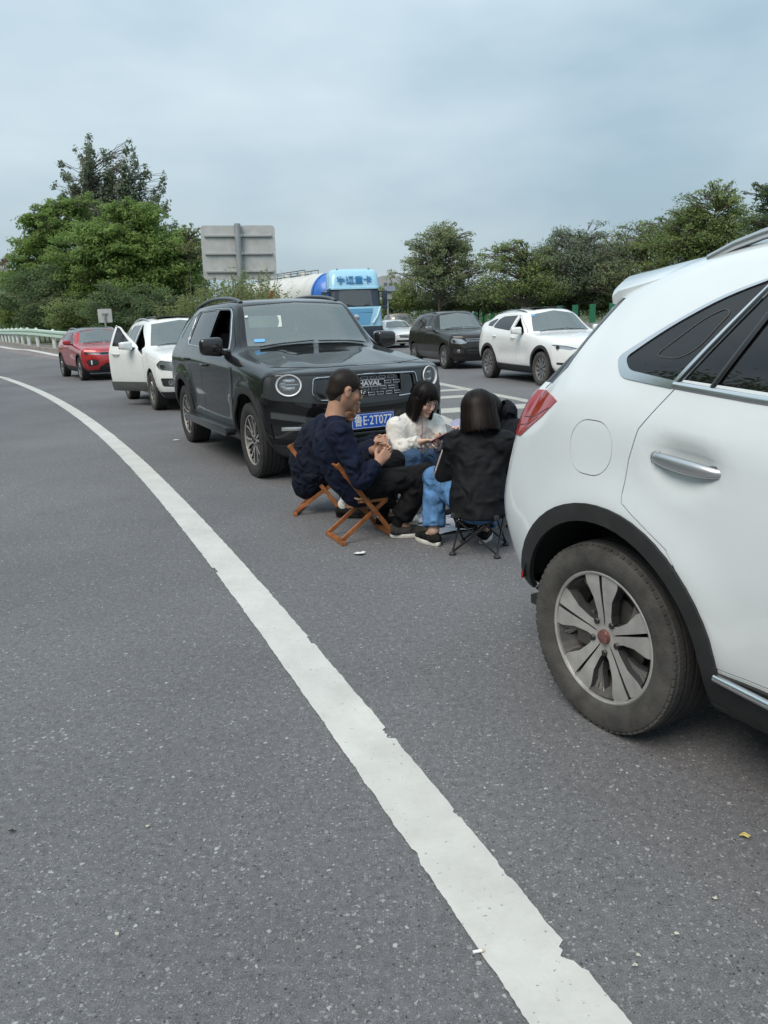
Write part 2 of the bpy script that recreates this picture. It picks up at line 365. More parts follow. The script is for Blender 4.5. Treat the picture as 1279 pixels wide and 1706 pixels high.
for i, (y0, wd) in enumerate(((17.35, .32), (16.05, .36), (14.75, .42), (12.75, .62), (10.6, .6), (8.4, .6), (6.2, .6))):
    xa = polyline_x([Vector((*q, 0)) for q in GL2], y0 - .55) + .06; xb = polyline_x([Vector((*q, 0)) for q in GL], y0) - .05
    ribbon('gore_stripe', [(xa, y0 - .25), ((xa + xb) / 2, y0 - .02), (xb, y0 + .12)], wd, M_GORE, dz=.0035, jag=.008, seed=20 + i)

# ------------------------------------------------------------------ guard rail on the far curve
M_RAILP = mat('rail_paint_pale_green', (.46, .60, .52), .45, var=.12, vscale=5)
M_POSTP = mat('post_paint_white', (.66, .70, .66), .5, var=.12, vscale=5)
gr = empty('guard_rail', GR[2], 0, 'pale green and white steel guard rail along the far curve behind the red car', 'guard rail')
gcurve = catmull([tuple(p - GR[2]) for p in GR], 10)
dist = np.concatenate([[0], np.cumsum([np.linalg.norm(np.array(a) - np.array(b)) for a, b in zip(gcurve, gcurve[1:])])])
def along(curve, dist, s):
    k = int(np.searchsorted(dist, s)) ; k = max(1, min(k, len(curve) - 1)); t = (s - dist[k - 1]) / max(dist[k] - dist[k - 1], 1e-6)
    return Vector(np.array(curve[k - 1]) * (1 - t) + np.array(curve[k]) * t)
RH = 1.02
bm = bmesh.new(); prof = [(-.05, -.17), (.035, -.14), (.035, -.06), (-.05, -.02), (-.05, .02), (.035, .06), (.035, .14), (-.05, .17)]
rings = []
for i, p in enumerate(gcurve):
    d = Vector(gcurve[min(i + 1, len(gcurve) - 1)]) - Vector(gcurve[max(i - 1, 0)]); d.z = 0; d.normalize(); nn = Vector((d.y, -d.x, 0))
    if nn.y > 0: nn = -nn
    rings.append([bm.verts.new(Vector(p) + nn * (.12 + a) + Vector((0, 0, RH - .2 + b))) for a, b in prof])
for a, b in zip(rings, rings[1:]):
    for k in range(len(prof) - 1): bm.faces.new((a[k], a[k + 1], b[k + 1], b[k]))
o = bobj('beam', bm, M_RAILP, gr); md = o.modifiers.new('t', 'SOLIDIFY'); md.thickness = .012
s = 1.0; post_me = None
while s < dist[-1] - 1:
    p = along(gcurve, dist, s)
    if post_me is None:
        bm = bmesh.new(); box(bm, (0, 0, RH / 2), (.16, .16, RH), bev=.015); lathe(bm, [(0, RH + .05), (.05, RH + .04), (.09, RH)], 8, 'z')
        post_me = bpy.data.meshes.new('post'); bm.to_mesh(post_me); bm.free(); post_me.materials.append(M_POSTP)
    o = link(bpy.data.objects.new('post', post_me), gr); o.location = p
    s += 2.9
kc = [(p.x, p.y) for p in GR]
bm = bmesh.new(); rg = []
for i, p in enumerate(gcurve):
    q = Vector(p) + GR[2]; d = Vector(gcurve[min(i + 1, len(gcurve) - 1)]) - Vector(gcurve[max(i - 1, 0)]); d.z = 0; d.normalize(); nn = Vector((d.y, -d.x, 0))
    if nn.y > 0: nn = -nn
    z = zg(q.x, q.y); rg.append([bm.verts.new(q + nn * a + Vector((0, 0, z - q.z + b))) for a, b in ((.5, -.05), (.48, .14), (.3, .15), (.3, -.05))])
for a, b in zip(rg, rg[1:]):
    for k in range(3): bm.faces.new((a[k], a[k + 1], b[k + 1], b[k]))
tag(bobj('kerb', recalc(bm), KERB), kind='structure')

# ------------------------------------------------------------------ median barrier with anti-glare boards
M_CONC = mat('barrier_concrete', (.30, .30, .29), .9, var=.25, vscale=2.5, bump=.3, bscale=25)
M_GREENB = mat('antiglare_green', (.010, .13, .062), .6, var=.15, vscale=6)
bc = catmull([tuple(p) for p in BARR], 14); bd = np.concatenate([[0], np.cumsum([np.linalg.norm(np.array(a) - np.array(b)) for a, b in zip(bc, bc[1:])])])
br = empty('median_barrier', BARR[0], 0, 'grey concrete median barrier wall beneath the green anti-glare boards', 'barrier')
seg_len = 4.0; s = 0.
while s + seg_len < bd[-1] - 1:
    a, b = along(bc, bd, s) - BARR[0], along(bc, bd, s + seg_len - .03) - BARR[0]; d = (b - a).normalized(); nn = Vector((-d.y, d.x, 0))
    bm = bmesh.new(); pr = [(-.30, 0), (-.28, .10), (-.16, .32), (-.11, .98), (.11, .98), (.16, .32), (.28, .10), (.30, 0)]
    A = [bm.verts.new(a + nn * x + Vector((0, 0, z - .02))) for x, z in pr]; B = [bm.verts.new(b + nn * x + Vector((0, 0, z - .02))) for x, z in pr]
    for k in range(8): bm.faces.new((A[k], A[(k + 1) % 8], B[(k + 1) % 8], B[k]))
    bm.faces.new(A[::-1]); bm.faces.new(B)
    bobj('barrier_segment', recalc(bm), M_CONC, br); s += seg_len
bm = bmesh.new(); box(bm, (0, 0, .45), (.30, .022, .9), bev=.008); box(bm, (0, .03, .40), (.05, .04, .8)); box(bm, (0, .02, .01), (.16, .14, .02))
board_me = bpy.data.meshes.new('anti_glare_board'); bm.to_mesh(board_me); bm.free(); board_me.materials.append(M_GREENB)
s = .6
while s < bd[-1] - 30:
    p = along(bc, bd, s); o = link(bpy.data.objects.new('anti_glare_board', board_me)); o.location = (p.x, p.y, .96); o.rotation_euler = (0, 0, R(-6))
    tag(o, 'upright green anti-glare board on the grey median barrier', 'board', 'anti-glare boards along the median'); s += 1.95

# ------------------------------------------------------------------ road signs seen from behind
M_SIGN = mat('sign_back_aluminium', (.46, .47, .46), .6, metal=.1, var=.12, vscale=2.5)
M_SIGNRIB = mat('sign_rib_aluminium', (.42, .43, .43), .5, metal=.4)
def rrect(x0, x1, z0, z1, r, n=5):
    out = []
    for cx, cz, a0 in ((x1 - r, z1 - r, 0), (x0 + r, z1 - r, 90), (x0 + r, z0 + r, 180), (x1 - r, z0 + r, 270)):
        for k in range(n + 1): a = R(a0 + 90 * k / n); out.append((cx + r * math.cos(a), cz + r * math.sin(a)))
    return out
sp = at_depth(395, 421, 40); sx, sz = sp.x, sp.z
sg = empty('road_sign', (sx, 40, 0), R(4), 'large blank aluminium road sign seen from behind, above the tall weeds', 'road sign')
sg.rotation_euler = (0, R(1.0), R(6))
hw, hh = 1.80, 1.27
bm = bmesh.new(); prism(bm, rrect(-hw, hw, sz - hh, sz + hh, .18), 0, .05); bobj('panel', recalc(bm), M_SIGN, sg, 40)
for k in range(3):
    z = sz + hh * (.62 - .66 * k)
    for x0, x1 in ((-hw + .16, -.17), (.17, hw - .16)):
        bm = bmesh.new(); box(bm, ((x0 + x1) / 2, -.05, z), (x1 - x0, .10, .10), bev=.012); bobj('rib', bm, M_SIGNRIB, sg)
bm = bmesh.new(); tube(bm, [(0, -.18, 0), (0, -.18, sz + hh + .06)], .155, 20); bobj('post', bm, mat('galvanised', (.34, .36, .37), .5, metal=.5, var=.1), sg, 40)
for k in range(3):
    bm = bmesh.new(); box(bm, (0, -.12, sz + hh * (.62 - .66 * k)), (.42, .22, .14), bev=.02); bobj('clamp', bm, M_SIGNRIB, sg)
p = at_depth(174.5, 526, 36); ss = empty('small_road_sign', (p.x, 36, zg(p.x, 36)), R(3), 'small square sign plate seen from behind on a thin post above the red car', 'road sign')
zz = p.z - zg(p.x, 36)
bm = bmesh.new(); prism(bm, rrect(-.31, .31, zz - .30, zz + .30, .05), 0, .03); bobj('panel', recalc(bm), M_SIGN, ss, 40)
bm = bmesh.new(); tube(bm, [(0, -.05, 0), (0, -.05, zz + .1)], .045, 12); bobj('post', bm, MATS['galvanised'], ss, 40)
bm = bmesh.new(); box(bm, (0, -.04, zz + .1), (.24, .06, .05)); bobj('clamp', bm, M_SIGNRIB, ss)
# ------------------------------------------------------------------ vegetation
def leaf_mat(name, dark, light, trans=.45):
    m = bpy.data.materials.new(name); m.use_nodes = True; t = m.node_tree; b = t.nodes['Principled BSDF']; L = t.links.new
    g = t.nodes.new('ShaderNodeNewGeometry'); co = t.nodes.new('ShaderNodeTexCoord')
    n = t.nodes.new('ShaderNodeTexNoise'); n.inputs['Scale'].default_value = .8; n.inputs['Detail'].default_value = 3; L(co.outputs['Object'], n.inputs['Vector'])
    a = t.nodes.new('ShaderNodeMath'); a.operation = 'MULTIPLY_ADD'; a.inputs[1].default_value = .45; L(g.outputs['Random Per Island'], a.inputs[0])
    s = t.nodes.new('ShaderNodeMapRange'); s.inputs['From Min'].default_value = .3; s.inputs['From Max'].default_value = .7; s.inputs['To Max'].default_value = .55; L(n.outputs[0], s.inputs['Value']); L(s.outputs[0], a.inputs[2])
    k = t.nodes.new('ShaderNodeMix'); k.data_type = 'RGBA'; k.inputs[6].default_value = (*dark, 1); k.inputs[7].default_value = (*light, 1); L(a.outputs[0], k.inputs[0])
    L(k.outputs[2], b.inputs['Base Color']); b.inputs['Roughness'].default_value = .55; b.inputs['Specular IOR Level'].default_value = .3
    tr = t.nodes.new('ShaderNodeBsdfTranslucent'); L(k.outputs[2], tr.inputs[0]); mxs = t.nodes.new('ShaderNodeMixShader'); mxs.inputs[0].default_value = trans
    o = t.nodes['Material Output']; L(b.outputs[0], mxs.inputs[1]); L(tr.outputs[0], mxs.inputs[2]); L(mxs.outputs[0], o.inputs[0]); return m
M_BARK = mat('bark', (.10, .085, .07), .9, var=.35, vscale=9, bump=.6, bscale=18)
LM = dict(poplar=leaf_mat('poplar_leaf', (.13, .17, .115), (.30, .35, .24), .5), locust=leaf_mat('locust_leaf', (.11, .20, .065), (.34, .46, .13), .55),
          pale=leaf_mat('tree_of_heaven_leaf', (.16, .22, .12), (.36, .40, .20), .5), dark=leaf_mat('shrub_leaf', (.070, .125, .060), (.19, .26, .11), .5),
          olive=leaf_mat('olive_leaf', (.12, .19, .07), (.32, .39, .14), .5), bright=leaf_mat('bright_leaf', (0.122, 0.271, 0.054), (0.348, 0.360, 0.116)),
          reed=leaf_mat('reed_leaf', (0.131, 0.184, 0.061), (0.340, 0.340, 0.152)), rust=leaf_mat('rusty_leaf', (0.175, 0.140, 0.052), (0.340, 0.272, 0.112)))
def leaves_mesh(name, P, size, r, aspect=.5, droop=.25, m=None, parent=None, N=None):
    """one diamond-shaped folded leaf per point P"""
    n = len(P)
    if N is None: N = np.tile((0., 0., .6), (n, 1))
    u = N * .75 + r.normal(0, .42, (n, 3)) + np.array([0, 0, .42]); u /= np.linalg.norm(u, axis=1)[:, None] + 1e-9     # blades turned outwards and up to the light
    d = r.normal(size=(n, 3)); d[:, 2] -= droop; d -= u * (d * u).sum(1)[:, None]; d /= np.linalg.norm(d, axis=1)[:, None] + 1e-9; s = np.cross(d, u)
    sz = size * r.uniform(.6, 1.35, n)[:, None]
    a = P - d * sz * .5; b = P + s * sz * aspect * .5; c = P + d * sz * .5; e = P - s * sz * aspect * .5
    v = np.stack([a, b, c, e], 1).reshape(-1, 3); f = np.arange(n * 4).reshape(-1, 4)
    me = bpy.data.meshes.new(name); me.vertices.add(n * 4); me.vertices.foreach_set('co', v.astype(np.float32).ravel())
    me.loops.add(n * 4); me.loops.foreach_set('vertex_index', f.ravel().astype(np.int32)); me.polygons.add(n)
    me.polygons.foreach_set('loop_start', (np.arange(n) * 4).astype(np.int32)); me.update(); me.validate()
    return mobj(name, me, m, parent)
def clump_points(clumps, r, dens, hollow=.35):
    out = []; nrm = []
    for c, rad in clumps:
        vol = rad[0] * rad[1] * rad[2]; n = max(20, int(2.3 * dens * vol ** .72))
        q = r.normal(size=(n, 3)); q /= np.linalg.norm(q, axis=1)[:, None]; q *= (r.uniform(hollow, 1.08, n) ** .6)[:, None]
        q += r.normal(0, .07, (n, 3)); far = r.random(n) < .16; q[far] *= (1 + np.abs(r.normal(0, .38, far.sum())))[:, None]; out.append(np.array(c) + q * np.array(rad)); g = q / np.array(rad) + np.array([c[0], c[1], 0]) * .12; nrm.append(g / (np.linalg.norm(g, axis=1)[:, None] + 1e-9))
    return np.concatenate(out), np.concatenate(nrm)
def branch_to(bm, a, b, r0, r1, r, n=5, sag=.12):
    a, b = np.array(a), np.array(b); L_ = np.linalg.norm(b - a); pts = []
    for k in range(n):
        t = k / (n - 1); p = a * (1 - t) + b * t; p[2] += math.sin(t * math.pi) * L_ * sag * .5
        if 0 < k < n - 1: p += r.normal(0, .035 * L_, 3)
        pts.append(p)
    tube(bm, pts, [r0 + (r1 - r0) * k / (n - 1) for k in range(n)], 6, cap=False)
def tree(name, label, base, H, clumps, leaf, lsize, dens, seed, tr=.16, group=None, trunks=1, aspect=.5, cat='tree', forkz=.3):
    """base: ground point; clumps: list of ((dx, dy, z), (rx, ry, rz)) relative to base"""
    r = np.random.default_rng(seed); root = empty(name, base, 0, label, cat, group)
    bm = bmesh.new()
    for k in range(trunks):
        lean = r.normal(0, .05 * H, 2) if trunks > 1 else r.normal(0, .012 * H, 2)
        off = r.normal(0, .25, 2) if trunks > 1 else (0, 0)
        pts = [np.array([off[0] + lean[0] * t + r.normal(0, .012 * H * (t > .1)), off[1] + lean[1] * t, H * .92 * t]) for t in np.linspace(0, 1, 7)]
        tube(bm, pts, [max(.012, tr * (1 - .92 * t)) for t in np.linspace(0, 1, 7)], 8, cap=False)
        for i, (c, rad) in enumerate(clumps):
            if i % trunks != k: continue
            z0 = max(forkz * H, min(c[2] - .35 * math.hypot(c[0], c[1]) - rad[2] * .4, .85 * H)); t = z0 / (H * .92)
            s0 = np.array([off[0] + lean[0] * t, off[1] + lean[1] * t, z0])
            branch_to(bm, s0, c, max(.014, tr * .42 * (1 - t * .7)), .012, r)
            for q in range(3):
                e = np.array(c) + r.normal(0, .55, 3) * np.array(rad); branch_to(bm, np.array(c) * .6 + s0 * .4, e, .018, .007, r, 4)
    bobj('trunk', recalc(bm), M_BARK, root, 180)
    P, N = clump_points(clumps, r, dens); leaves_mesh('crown', P, lsize, r, aspect, m=LM[leaf], parent=root, N=N)
    return root
def crown_clumps(seed, n, zlo, zhi, rmax, size, shape='round', flat=.7):
    r = np.random.default_rng(seed); out = []
    for k in range(n):
        t = (k + r.uniform(0, 1)) / n; z = zlo + (zhi - zlo) * t
        if shape == 'round': rr = rmax * math.sqrt(max(.05, 1 - (2 * t - .85) ** 2 / 1.4))
        elif shape == 'cone': rr = rmax * (1.02 - .85 * t)
        else: rr = rmax * (.55 + .45 * math.sin(math.pi * min(1, t * 1.1)))
        a = k * 2.4 + r.uniform(-.5, .5); q = rr * math.sqrt(r.uniform(.15, 1)); s = size * r.uniform(.65, 1.3)
        out.append(((q * math.cos(a), q * math.sin(a), z), (s, s, s * flat)))
    return out
def on(px, Y, dz=0.):
    p = at_depth(px, 540, Y); return (p.x, Y, zg(p.x, Y) + dz - .05)
def top_h(px, py, Y): return at_depth(px, py, Y).z - zg(at_depth(px, py, Y).x, Y)

# left: the tall poplar with its upright boughs
def poplar():
    b = Vector(on(182, 76)); r = np.random.default_rng(5); cl = []
    for (px, py), (qx, qy) in (((150, 232), (160, 330)), ((142, 250), (150, 330)), ((100, 275), (140, 350)), ((118, 300), (150, 370)), ((128, 252), (165, 350)), ((176, 250), (180, 340)), ((213, 242), (205, 340)), ((228, 250), (212, 330)), ((243, 278), (220, 350)),
                               ((275, 295), (235, 370)), ((283, 340), (240, 385)), ((192, 262), (190, 370)), ((95, 315), (150, 385)), ((160, 290), (175, 390)), ((262, 330), (230, 395)), ((205, 300), (200, 390)), ((288, 375), (240, 420)), ((120, 340), (160, 400))):
        A = at_depth(px, py, 76 + r.uniform(-2.2, 2.2)); B = at_depth(qx, qy, 76 + r.uniform(-1, 1))
        n = 12
        for k in range(n):
            t = k / (n - 1); p = A * (1 - t) + B * t + Vector(r.normal(0, .22, 3)) - b; s = (.30 + .34 * t) * r.uniform(.8, 1.2); cl.append(((p.x, p.y, p.z), (s, s, s * 1.25)))
    return tree('poplar_tree', 'tall grey-green poplar with upright boughs rising above the bright green locust trees', b, top_h(182, 235, 76), cl, 'poplar', .24, 150, 8, .26, aspect=.75)
poplar()
def px_tree(name, label, leaf, Y, blobs, lsize, dens, seed, tr=.15, group=None, base_px=None, trunks=1, aspect=.45, cat='tree', rs=1.0, sub=7, flat=.62):
    """blobs: (px, py, half-width px, half-height px) lobes of the crown in the photograph, rebuilt as solid lobes at depth Y"""
    r = np.random.default_rng(seed); bx = base_px if base_px is not None else np.mean([q[0] for q in blobs]); b = Vector(on(bx, Y)); cl = []; k = Y / CAM_F
    for px, py, hw, hh in blobs:
        c = at_depth(px, py, Y) - b; rx, rz = hw * k * rs, hh * k * rs
        for j in range(int(sub * 1.7)):
            q = r.normal(size=3); q /= np.linalg.norm(q); q *= r.uniform(.3, 1.0)
            s = .36 * min(rx, rz * 1.6) * r.uniform(.75, 1.3)
            cl.append(((c.x + q[0] * rx, c.y + q[1] * rx * .9 + r.uniform(-.3, .3), c.z + q[2] * rz), (s * 1.25, s * 1.25, s * flat)))
        for j in range(sub):      # loose sprays that break up the outline
            q = r.normal(size=3); q[2] = abs(q[2]) * .8; q /= np.linalg.norm(q); q *= r.uniform(.95, 1.4); s = .15 * min(rx, rz * 1.6) * r.uniform(.7, 1.4)
            cl.append(((c.x + q[0] * rx, c.y + q[1] * rx * .9, c.z + q[2] * rz), (s * 1.7, s * 1.7, s * .8)))
    return tree(name, label, b, max(q[0][2] for q in cl), cl, leaf, lsize, dens, seed, tr, group, trunks, aspect, cat)
G1 = 'locust trees massed on the left verge'
px_tree('locust_tree', 'bright green feathery locust tree in front of the tall poplar', 'locust', 58, [(205, 392, 44, 26), (250, 398, 40, 24), (290, 412, 34, 26), (160, 400, 44, 26), (228, 362, 34, 20), (200, 348, 24, 16), (318, 436, 26, 30), (190, 430, 48, 26), (245, 432, 46, 26), (285, 452, 40, 26), (140, 435, 44, 28), (205, 466, 56, 26), (262, 478, 52, 24), (150, 470, 44, 26)], .25, 210, 21, .17, rs=1.05, sub=11)
px_tree('locust_tree', 'spreading mid-green locust tree leaning left of the poplar', 'locust', 66, [(95, 352, 30, 16), (62, 372, 24, 16), (128, 345, 28, 16), (85, 388, 34, 18), (122, 378, 34, 20), (60, 408, 30, 18), (100, 415, 38, 20), (50, 440, 32, 18), (85, 448, 36, 20), (125, 450, 40, 22), (30, 470, 30, 18)], .27, 200, 22, .16, rs=1.05, sub=9)
px_tree('locust_tree', 'dark shaded locust tree behind the red car', 'dark', 62, [(110, 490, 70, 38), (180, 490, 70, 42), (245, 490, 65, 45), (300, 475, 45, 40), (60, 500, 50, 35)], .26, 200, 23, .16, rs=1.05, sub=11)
px_tree('willow_sapling', 'thin pale sapling beside the back of the large road sign', 'reed', 48, [(322, 392, 12, 18), (330, 420, 14, 18), (312, 415, 14, 16)], .14, 160, 24, .05)
px_tree('round_shrub', 'rounded olive shrub at the far end of the guard rail', 'rust', 90, [(8, 440, 12, 16), (2, 462, 18, 18)], .2, 200, 25, .08, cat='shrub')
for i, (px, py, hw, hh, Y, lf, lb) in enumerate((
        (20, 505, 34, 34, 72, 'bright', 'leafy bright green shrub standing behind the end of the guard rail'),
        (70, 520, 34, 30, 58, 'dark', 'dark green shrub behind the guard rail posts'),
        (125, 520, 40, 30, 50, 'olive', 'olive shrub directly behind the red car'),
        (200, 520, 44, 36, 46, 'dark', 'dense dark shrub between the small sign and the white car with its door open'),
        (262, 520, 40, 34, 44, 'dark', 'dark shrub behind the roof of the white car with its door open'),
        (-30, 500, 40, 50, 90, 'dark', 'dark shrub thicket beyond the guard rail'))):
    px_tree('roadside_shrub', lb, lf, Y, [(px, py, hw, hh), (px - hw * .4, py + hh * .5, hw * .7, hh * .5), (px + hw * .4, py + hh * .5, hw * .7, hh * .5)], .14, 330, 40 + i, .05, None, trunks=3, cat='shrub', sub=10)
# tall weeds under the road sign
def weed(px, pytop, Y, seed, label, group, leaf='reed', spread=.75, stems=34):
    r = np.random.default_rng(seed); b = Vector(on(px, Y)); h = at_depth(px, pytop, Y).z - b.z; root = empty('tall_weed', b, 0, label, 'weed', group); bm = bmesh.new(); P = []
    for k in range(stems):
        hh = h * r.uniform(.72, 1.0); a = r.uniform(0, 6.28); q = r.uniform(0, spread); lean = r.normal(0, .12 * hh, 2); o = np.array([q * math.cos(a), q * math.sin(a), 0])
        pts = [o + np.array([lean[0] * t * t, lean[1] * t * t, hh * t]) for t in np.linspace(0, 1, 6)]
        tube(bm, pts, [.012 * (1 - .8 * t) for t in np.linspace(0, 1, 6)], 4, cap=False)
        for t in np.linspace(.28, 1, 26): P.append(o + np.array([lean[0] * t * t, lean[1] * t * t, hh * t]) + r.normal(0, .085 * (1.25 - t), 3))
    bobj('stem', bm, mat('weed_stem', (.16, .17, .08), .8), root)
    leaves_mesh('foliage', np.array(P), .21, r, .28, -.3, LM[leaf], root)
for i, (px, py) in enumerate(((345, 462), (362, 470), (378, 455), (400, 437), (392, 460), (418, 462), (437, 450), (446, 446), (428, 475), (410, 470), (358, 484), (325, 480), (340, 490), (455, 480), (470, 482), (300, 492), (315, 500), (285, 508))):
    weed(px, py, 35 + (i % 4) * 1.2, 60 + i, 'tall yellow-green weed growing on the verge below the large road sign', 'weeds below the road sign', 'reed' if i % 3 else 'olive')
# right: the row of trees beyond the median
TR = [
    ('ailanthus_tree', 'airy open-crowned tree standing alone right of the blue truck', 'pale', 48, [(735, 392, 26, 14), (705, 415, 26, 11), (765, 410, 22, 12), (735, 425, 45, 10), (700, 442, 26, 12), (760, 440, 32, 12), (725, 462, 52, 16), (745, 480, 50, 18), (735, 408, 34, 14), (718, 450, 40, 14), (755, 458, 40, 16)], .21, 210, .10, 7),
    ('ailanthus_tree', 'drooping-leaved tree directly behind the white car with black wheel arches', 'olive', 46, [(845, 412, 22, 10), (880, 425, 28, 13), (825, 440, 28, 15), (865, 450, 40, 18), (900, 440, 22, 20), (850, 478, 50, 22), (890, 478, 40, 24)], .21, 170, .13, 6),
    ('ailanthus_tree', 'dense dark grey-green tree with a rounded top in the row beyond the median', 'poplar', 47, [(965, 398, 34, 18), (935, 420, 28, 18), (990, 425, 30, 22), (960, 445, 50, 24), (940, 475, 48, 24), (995, 475, 40, 26)], .20, 190, .13, 8),
    ('ailanthus_tree', 'thin open-branched tree with pale yellowish leaves in the row beyond the median', 'pale', 45, [(1055, 395, 22, 18), (1040, 425, 30, 20), (1075, 430, 28, 18), (1050, 460, 40, 22), (1085, 470, 30, 24), (1030, 480, 30, 20)], .20, 130, .12, 6),
    ('ailanthus_tree', 'tallest yellow-green tree rising behind the roof of the near white car', 'olive', 40, [(1195, 325, 20, 16), (1165, 350, 32, 18), (1220, 350, 30, 16), (1130, 372, 32, 16), (1190, 378, 48, 20), (1235, 385, 30, 24), (1150, 405, 44, 20), (1110, 415, 30, 24), (1200, 415, 50, 24), (1150, 450, 60, 26), (1220, 450, 50, 26)], .20, 190, .15, 7),
    ('ailanthus_tree', 'slender olive tree squeezed between the drooping tree and the rounded dark tree', 'olive', 52, [(912, 425, 18, 16), (918, 450, 24, 20), (908, 478, 26, 20)], .21, 150, .10, 6),
    ('ailanthus_tree', 'grey-green tree filling the gap left of the pale open-branched tree', 'poplar', 50, [(1020, 415, 22, 20), (1015, 445, 30, 22), (1025, 475, 30, 22)], .21, 150, .11, 6),
    ('ailanthus_tree', 'leafy green tree right of the pale open-branched tree', 'olive', 44, [(1105, 385, 26, 20), (1095, 415, 32, 22), (1115, 445, 36, 26), (1090, 475, 36, 24)], .20, 170, .12, 7),
    ('ailanthus_tree', 'dark drooping tree above the roof rail of the near white car', 'dark', 36, [(1275, 318, 22, 10), (1290, 345, 30, 14), (1270, 375, 26, 16), (1310, 380, 40, 20), (1290, 420, 50, 30)], .20, 200, .14, 7)]
for i, (nm, lb, lf, Y, bl, ls, dn, trr, sb) in enumerate(TR):
    px_tree(nm, lb, lf, Y, bl, ls * .82, dn * 1.35, 100 + i, trr, 'trees beyond the median', sub=sb + 2, aspect=.36, flat=.72, rs=1.22, trunks=1 + i % 2)
for i, (px, py, hw, hh, Y, lf, lb) in enumerate((
        (690, 492, 34, 24, 52, 'olive', 'low olive shrub at the foot of the lone airy tree'), (745, 500, 44, 22, 51, 'dark', 'dark low shrub behind the black car'),
        (800, 496, 40, 26, 50, 'olive', 'yellowish shrub between the black car and the white car with black wheel arches'), (860, 498, 48, 24, 50, 'dark', 'dark hedge shrub behind the roof of the white car with black wheel arches'),
        (930, 496, 46, 24, 49, 'dark', 'shaded hedge shrub behind the left end of the visible median barrier'), (1000, 496, 46, 26, 48, 'olive', 'hedge shrub behind the green boards'),
        (1070, 490, 50, 30, 47, 'dark', 'dark hedge shrub beside the tailgate glass of the near white car'), (1150, 480, 60, 30, 44, 'dark', 'dark hedge shrub hidden largely by the near white car'), (655, 500, 26, 30, 54, 'bright', 'green shrub beside the blue truck cab'))):
    px_tree('hedge_shrub', lb, lf, Y, [(px, py, hw, hh), (px - hw * .5, py + hh * .4, hw * .6, hh * .6), (px + hw * .5, py + hh * .4, hw * .6, hh * .6)], .15, 300, 140 + i, .05, None, trunks=3, cat='shrub', sub=9)
# trees beyond the left shoulder, mirrored in the paint and glass of the cars
for i, (x, y, hh) in enumerate(((-11.5, -12, 9), (-12, -5, 10), (-12.5, 1.5, 9.5), (-14, 7.5, 10.5), (-17, 13, 10), (-20.5, 19, 11), (-24.5, 25, 10), (-30, 31, 11), (-37, 37, 10))):
    cl = crown_clumps(300 + i, 40, 1.0, hh, 3.3, 1.25, 'round'); tree('roadside_tree', 'leafy roadside tree beyond the left shoulder', (x, y, -.05), hh, cl, 'olive', .30, 60, 310 + i, .18, 'trees beyond the left shoulder')
# distant wood closing the horizon
r = np.random.default_rng(77); P = []
for k in range(900):
    x = r.uniform(-260, 260); y = r.uniform(150, 330); hgt = r.uniform(5.0, 9.0) * (1 - .3 * math.sin(x * .05)); 
    q = r.normal(size=(60, 3)); q /= np.linalg.norm(q, axis=1)[:, None]; P.append(np.array([x, y, hgt * .5]) + q * np.array([4.2, 4.2, hgt * .5]) * r.uniform(.55, 1.05, (60, 1)))
tag(leaves_mesh('distant_wood', np.concatenate(P), 1.1, r, .7, m=LM['dark']), 'far-off belt of trees along the horizon', 'wood', kind='stuff')
from mathutils.interpolate import poly_3d_calc
# ------------------------------------------------------------------ vehicle library
def pchip(t, Y, tq):
    t = np.asarray(t, float); Y = np.asarray(Y, float); h = np.diff(t); d = np.diff(Y, axis=0) / h[:, None]; m = np.zeros_like(Y)
    m[0], m[-1] = d[0], d[-1]
    w1 = (2 * h[1:] + h[:-1])[:, None]; w2 = (h[1:] + 2 * h[:-1])[:, None]
    with np.errstate(divide='ignore', invalid='ignore'): hm = (w1 + w2) / (w1 / d[:-1] + w2 / d[1:])
    m[1:-1] = np.where(d[:-1] * d[1:] > 0, np.nan_to_num(hm), 0)
    k = np.clip(np.searchsorted(t, tq, 'right') - 1, 0, len(t) - 2); u = ((tq - t[k]) / h[k])[:, None]; hk = h[k][:, None]
    return (2 * u ** 3 - 3 * u ** 2 + 1) * Y[k] + (u ** 3 - 2 * u ** 2 + u) * hk * m[k] + (-2 * u ** 3 + 3 * u ** 2) * Y[k + 1] + (u ** 3 - u ** 2) * hk * m[k + 1]
def keyed(keys, x):
    k = sorted(keys); xs = np.array([q[0] for q in k], float); V = np.array([q[1:] for q in k], float)
    return pchip(xs, V, np.array([min(max(x, xs[0]), xs[-1])]))[0]
RAILS = ('sill', 'low', 'mid', 'shoulder', 'belt', 'b', 'top', 'inner', 'center')
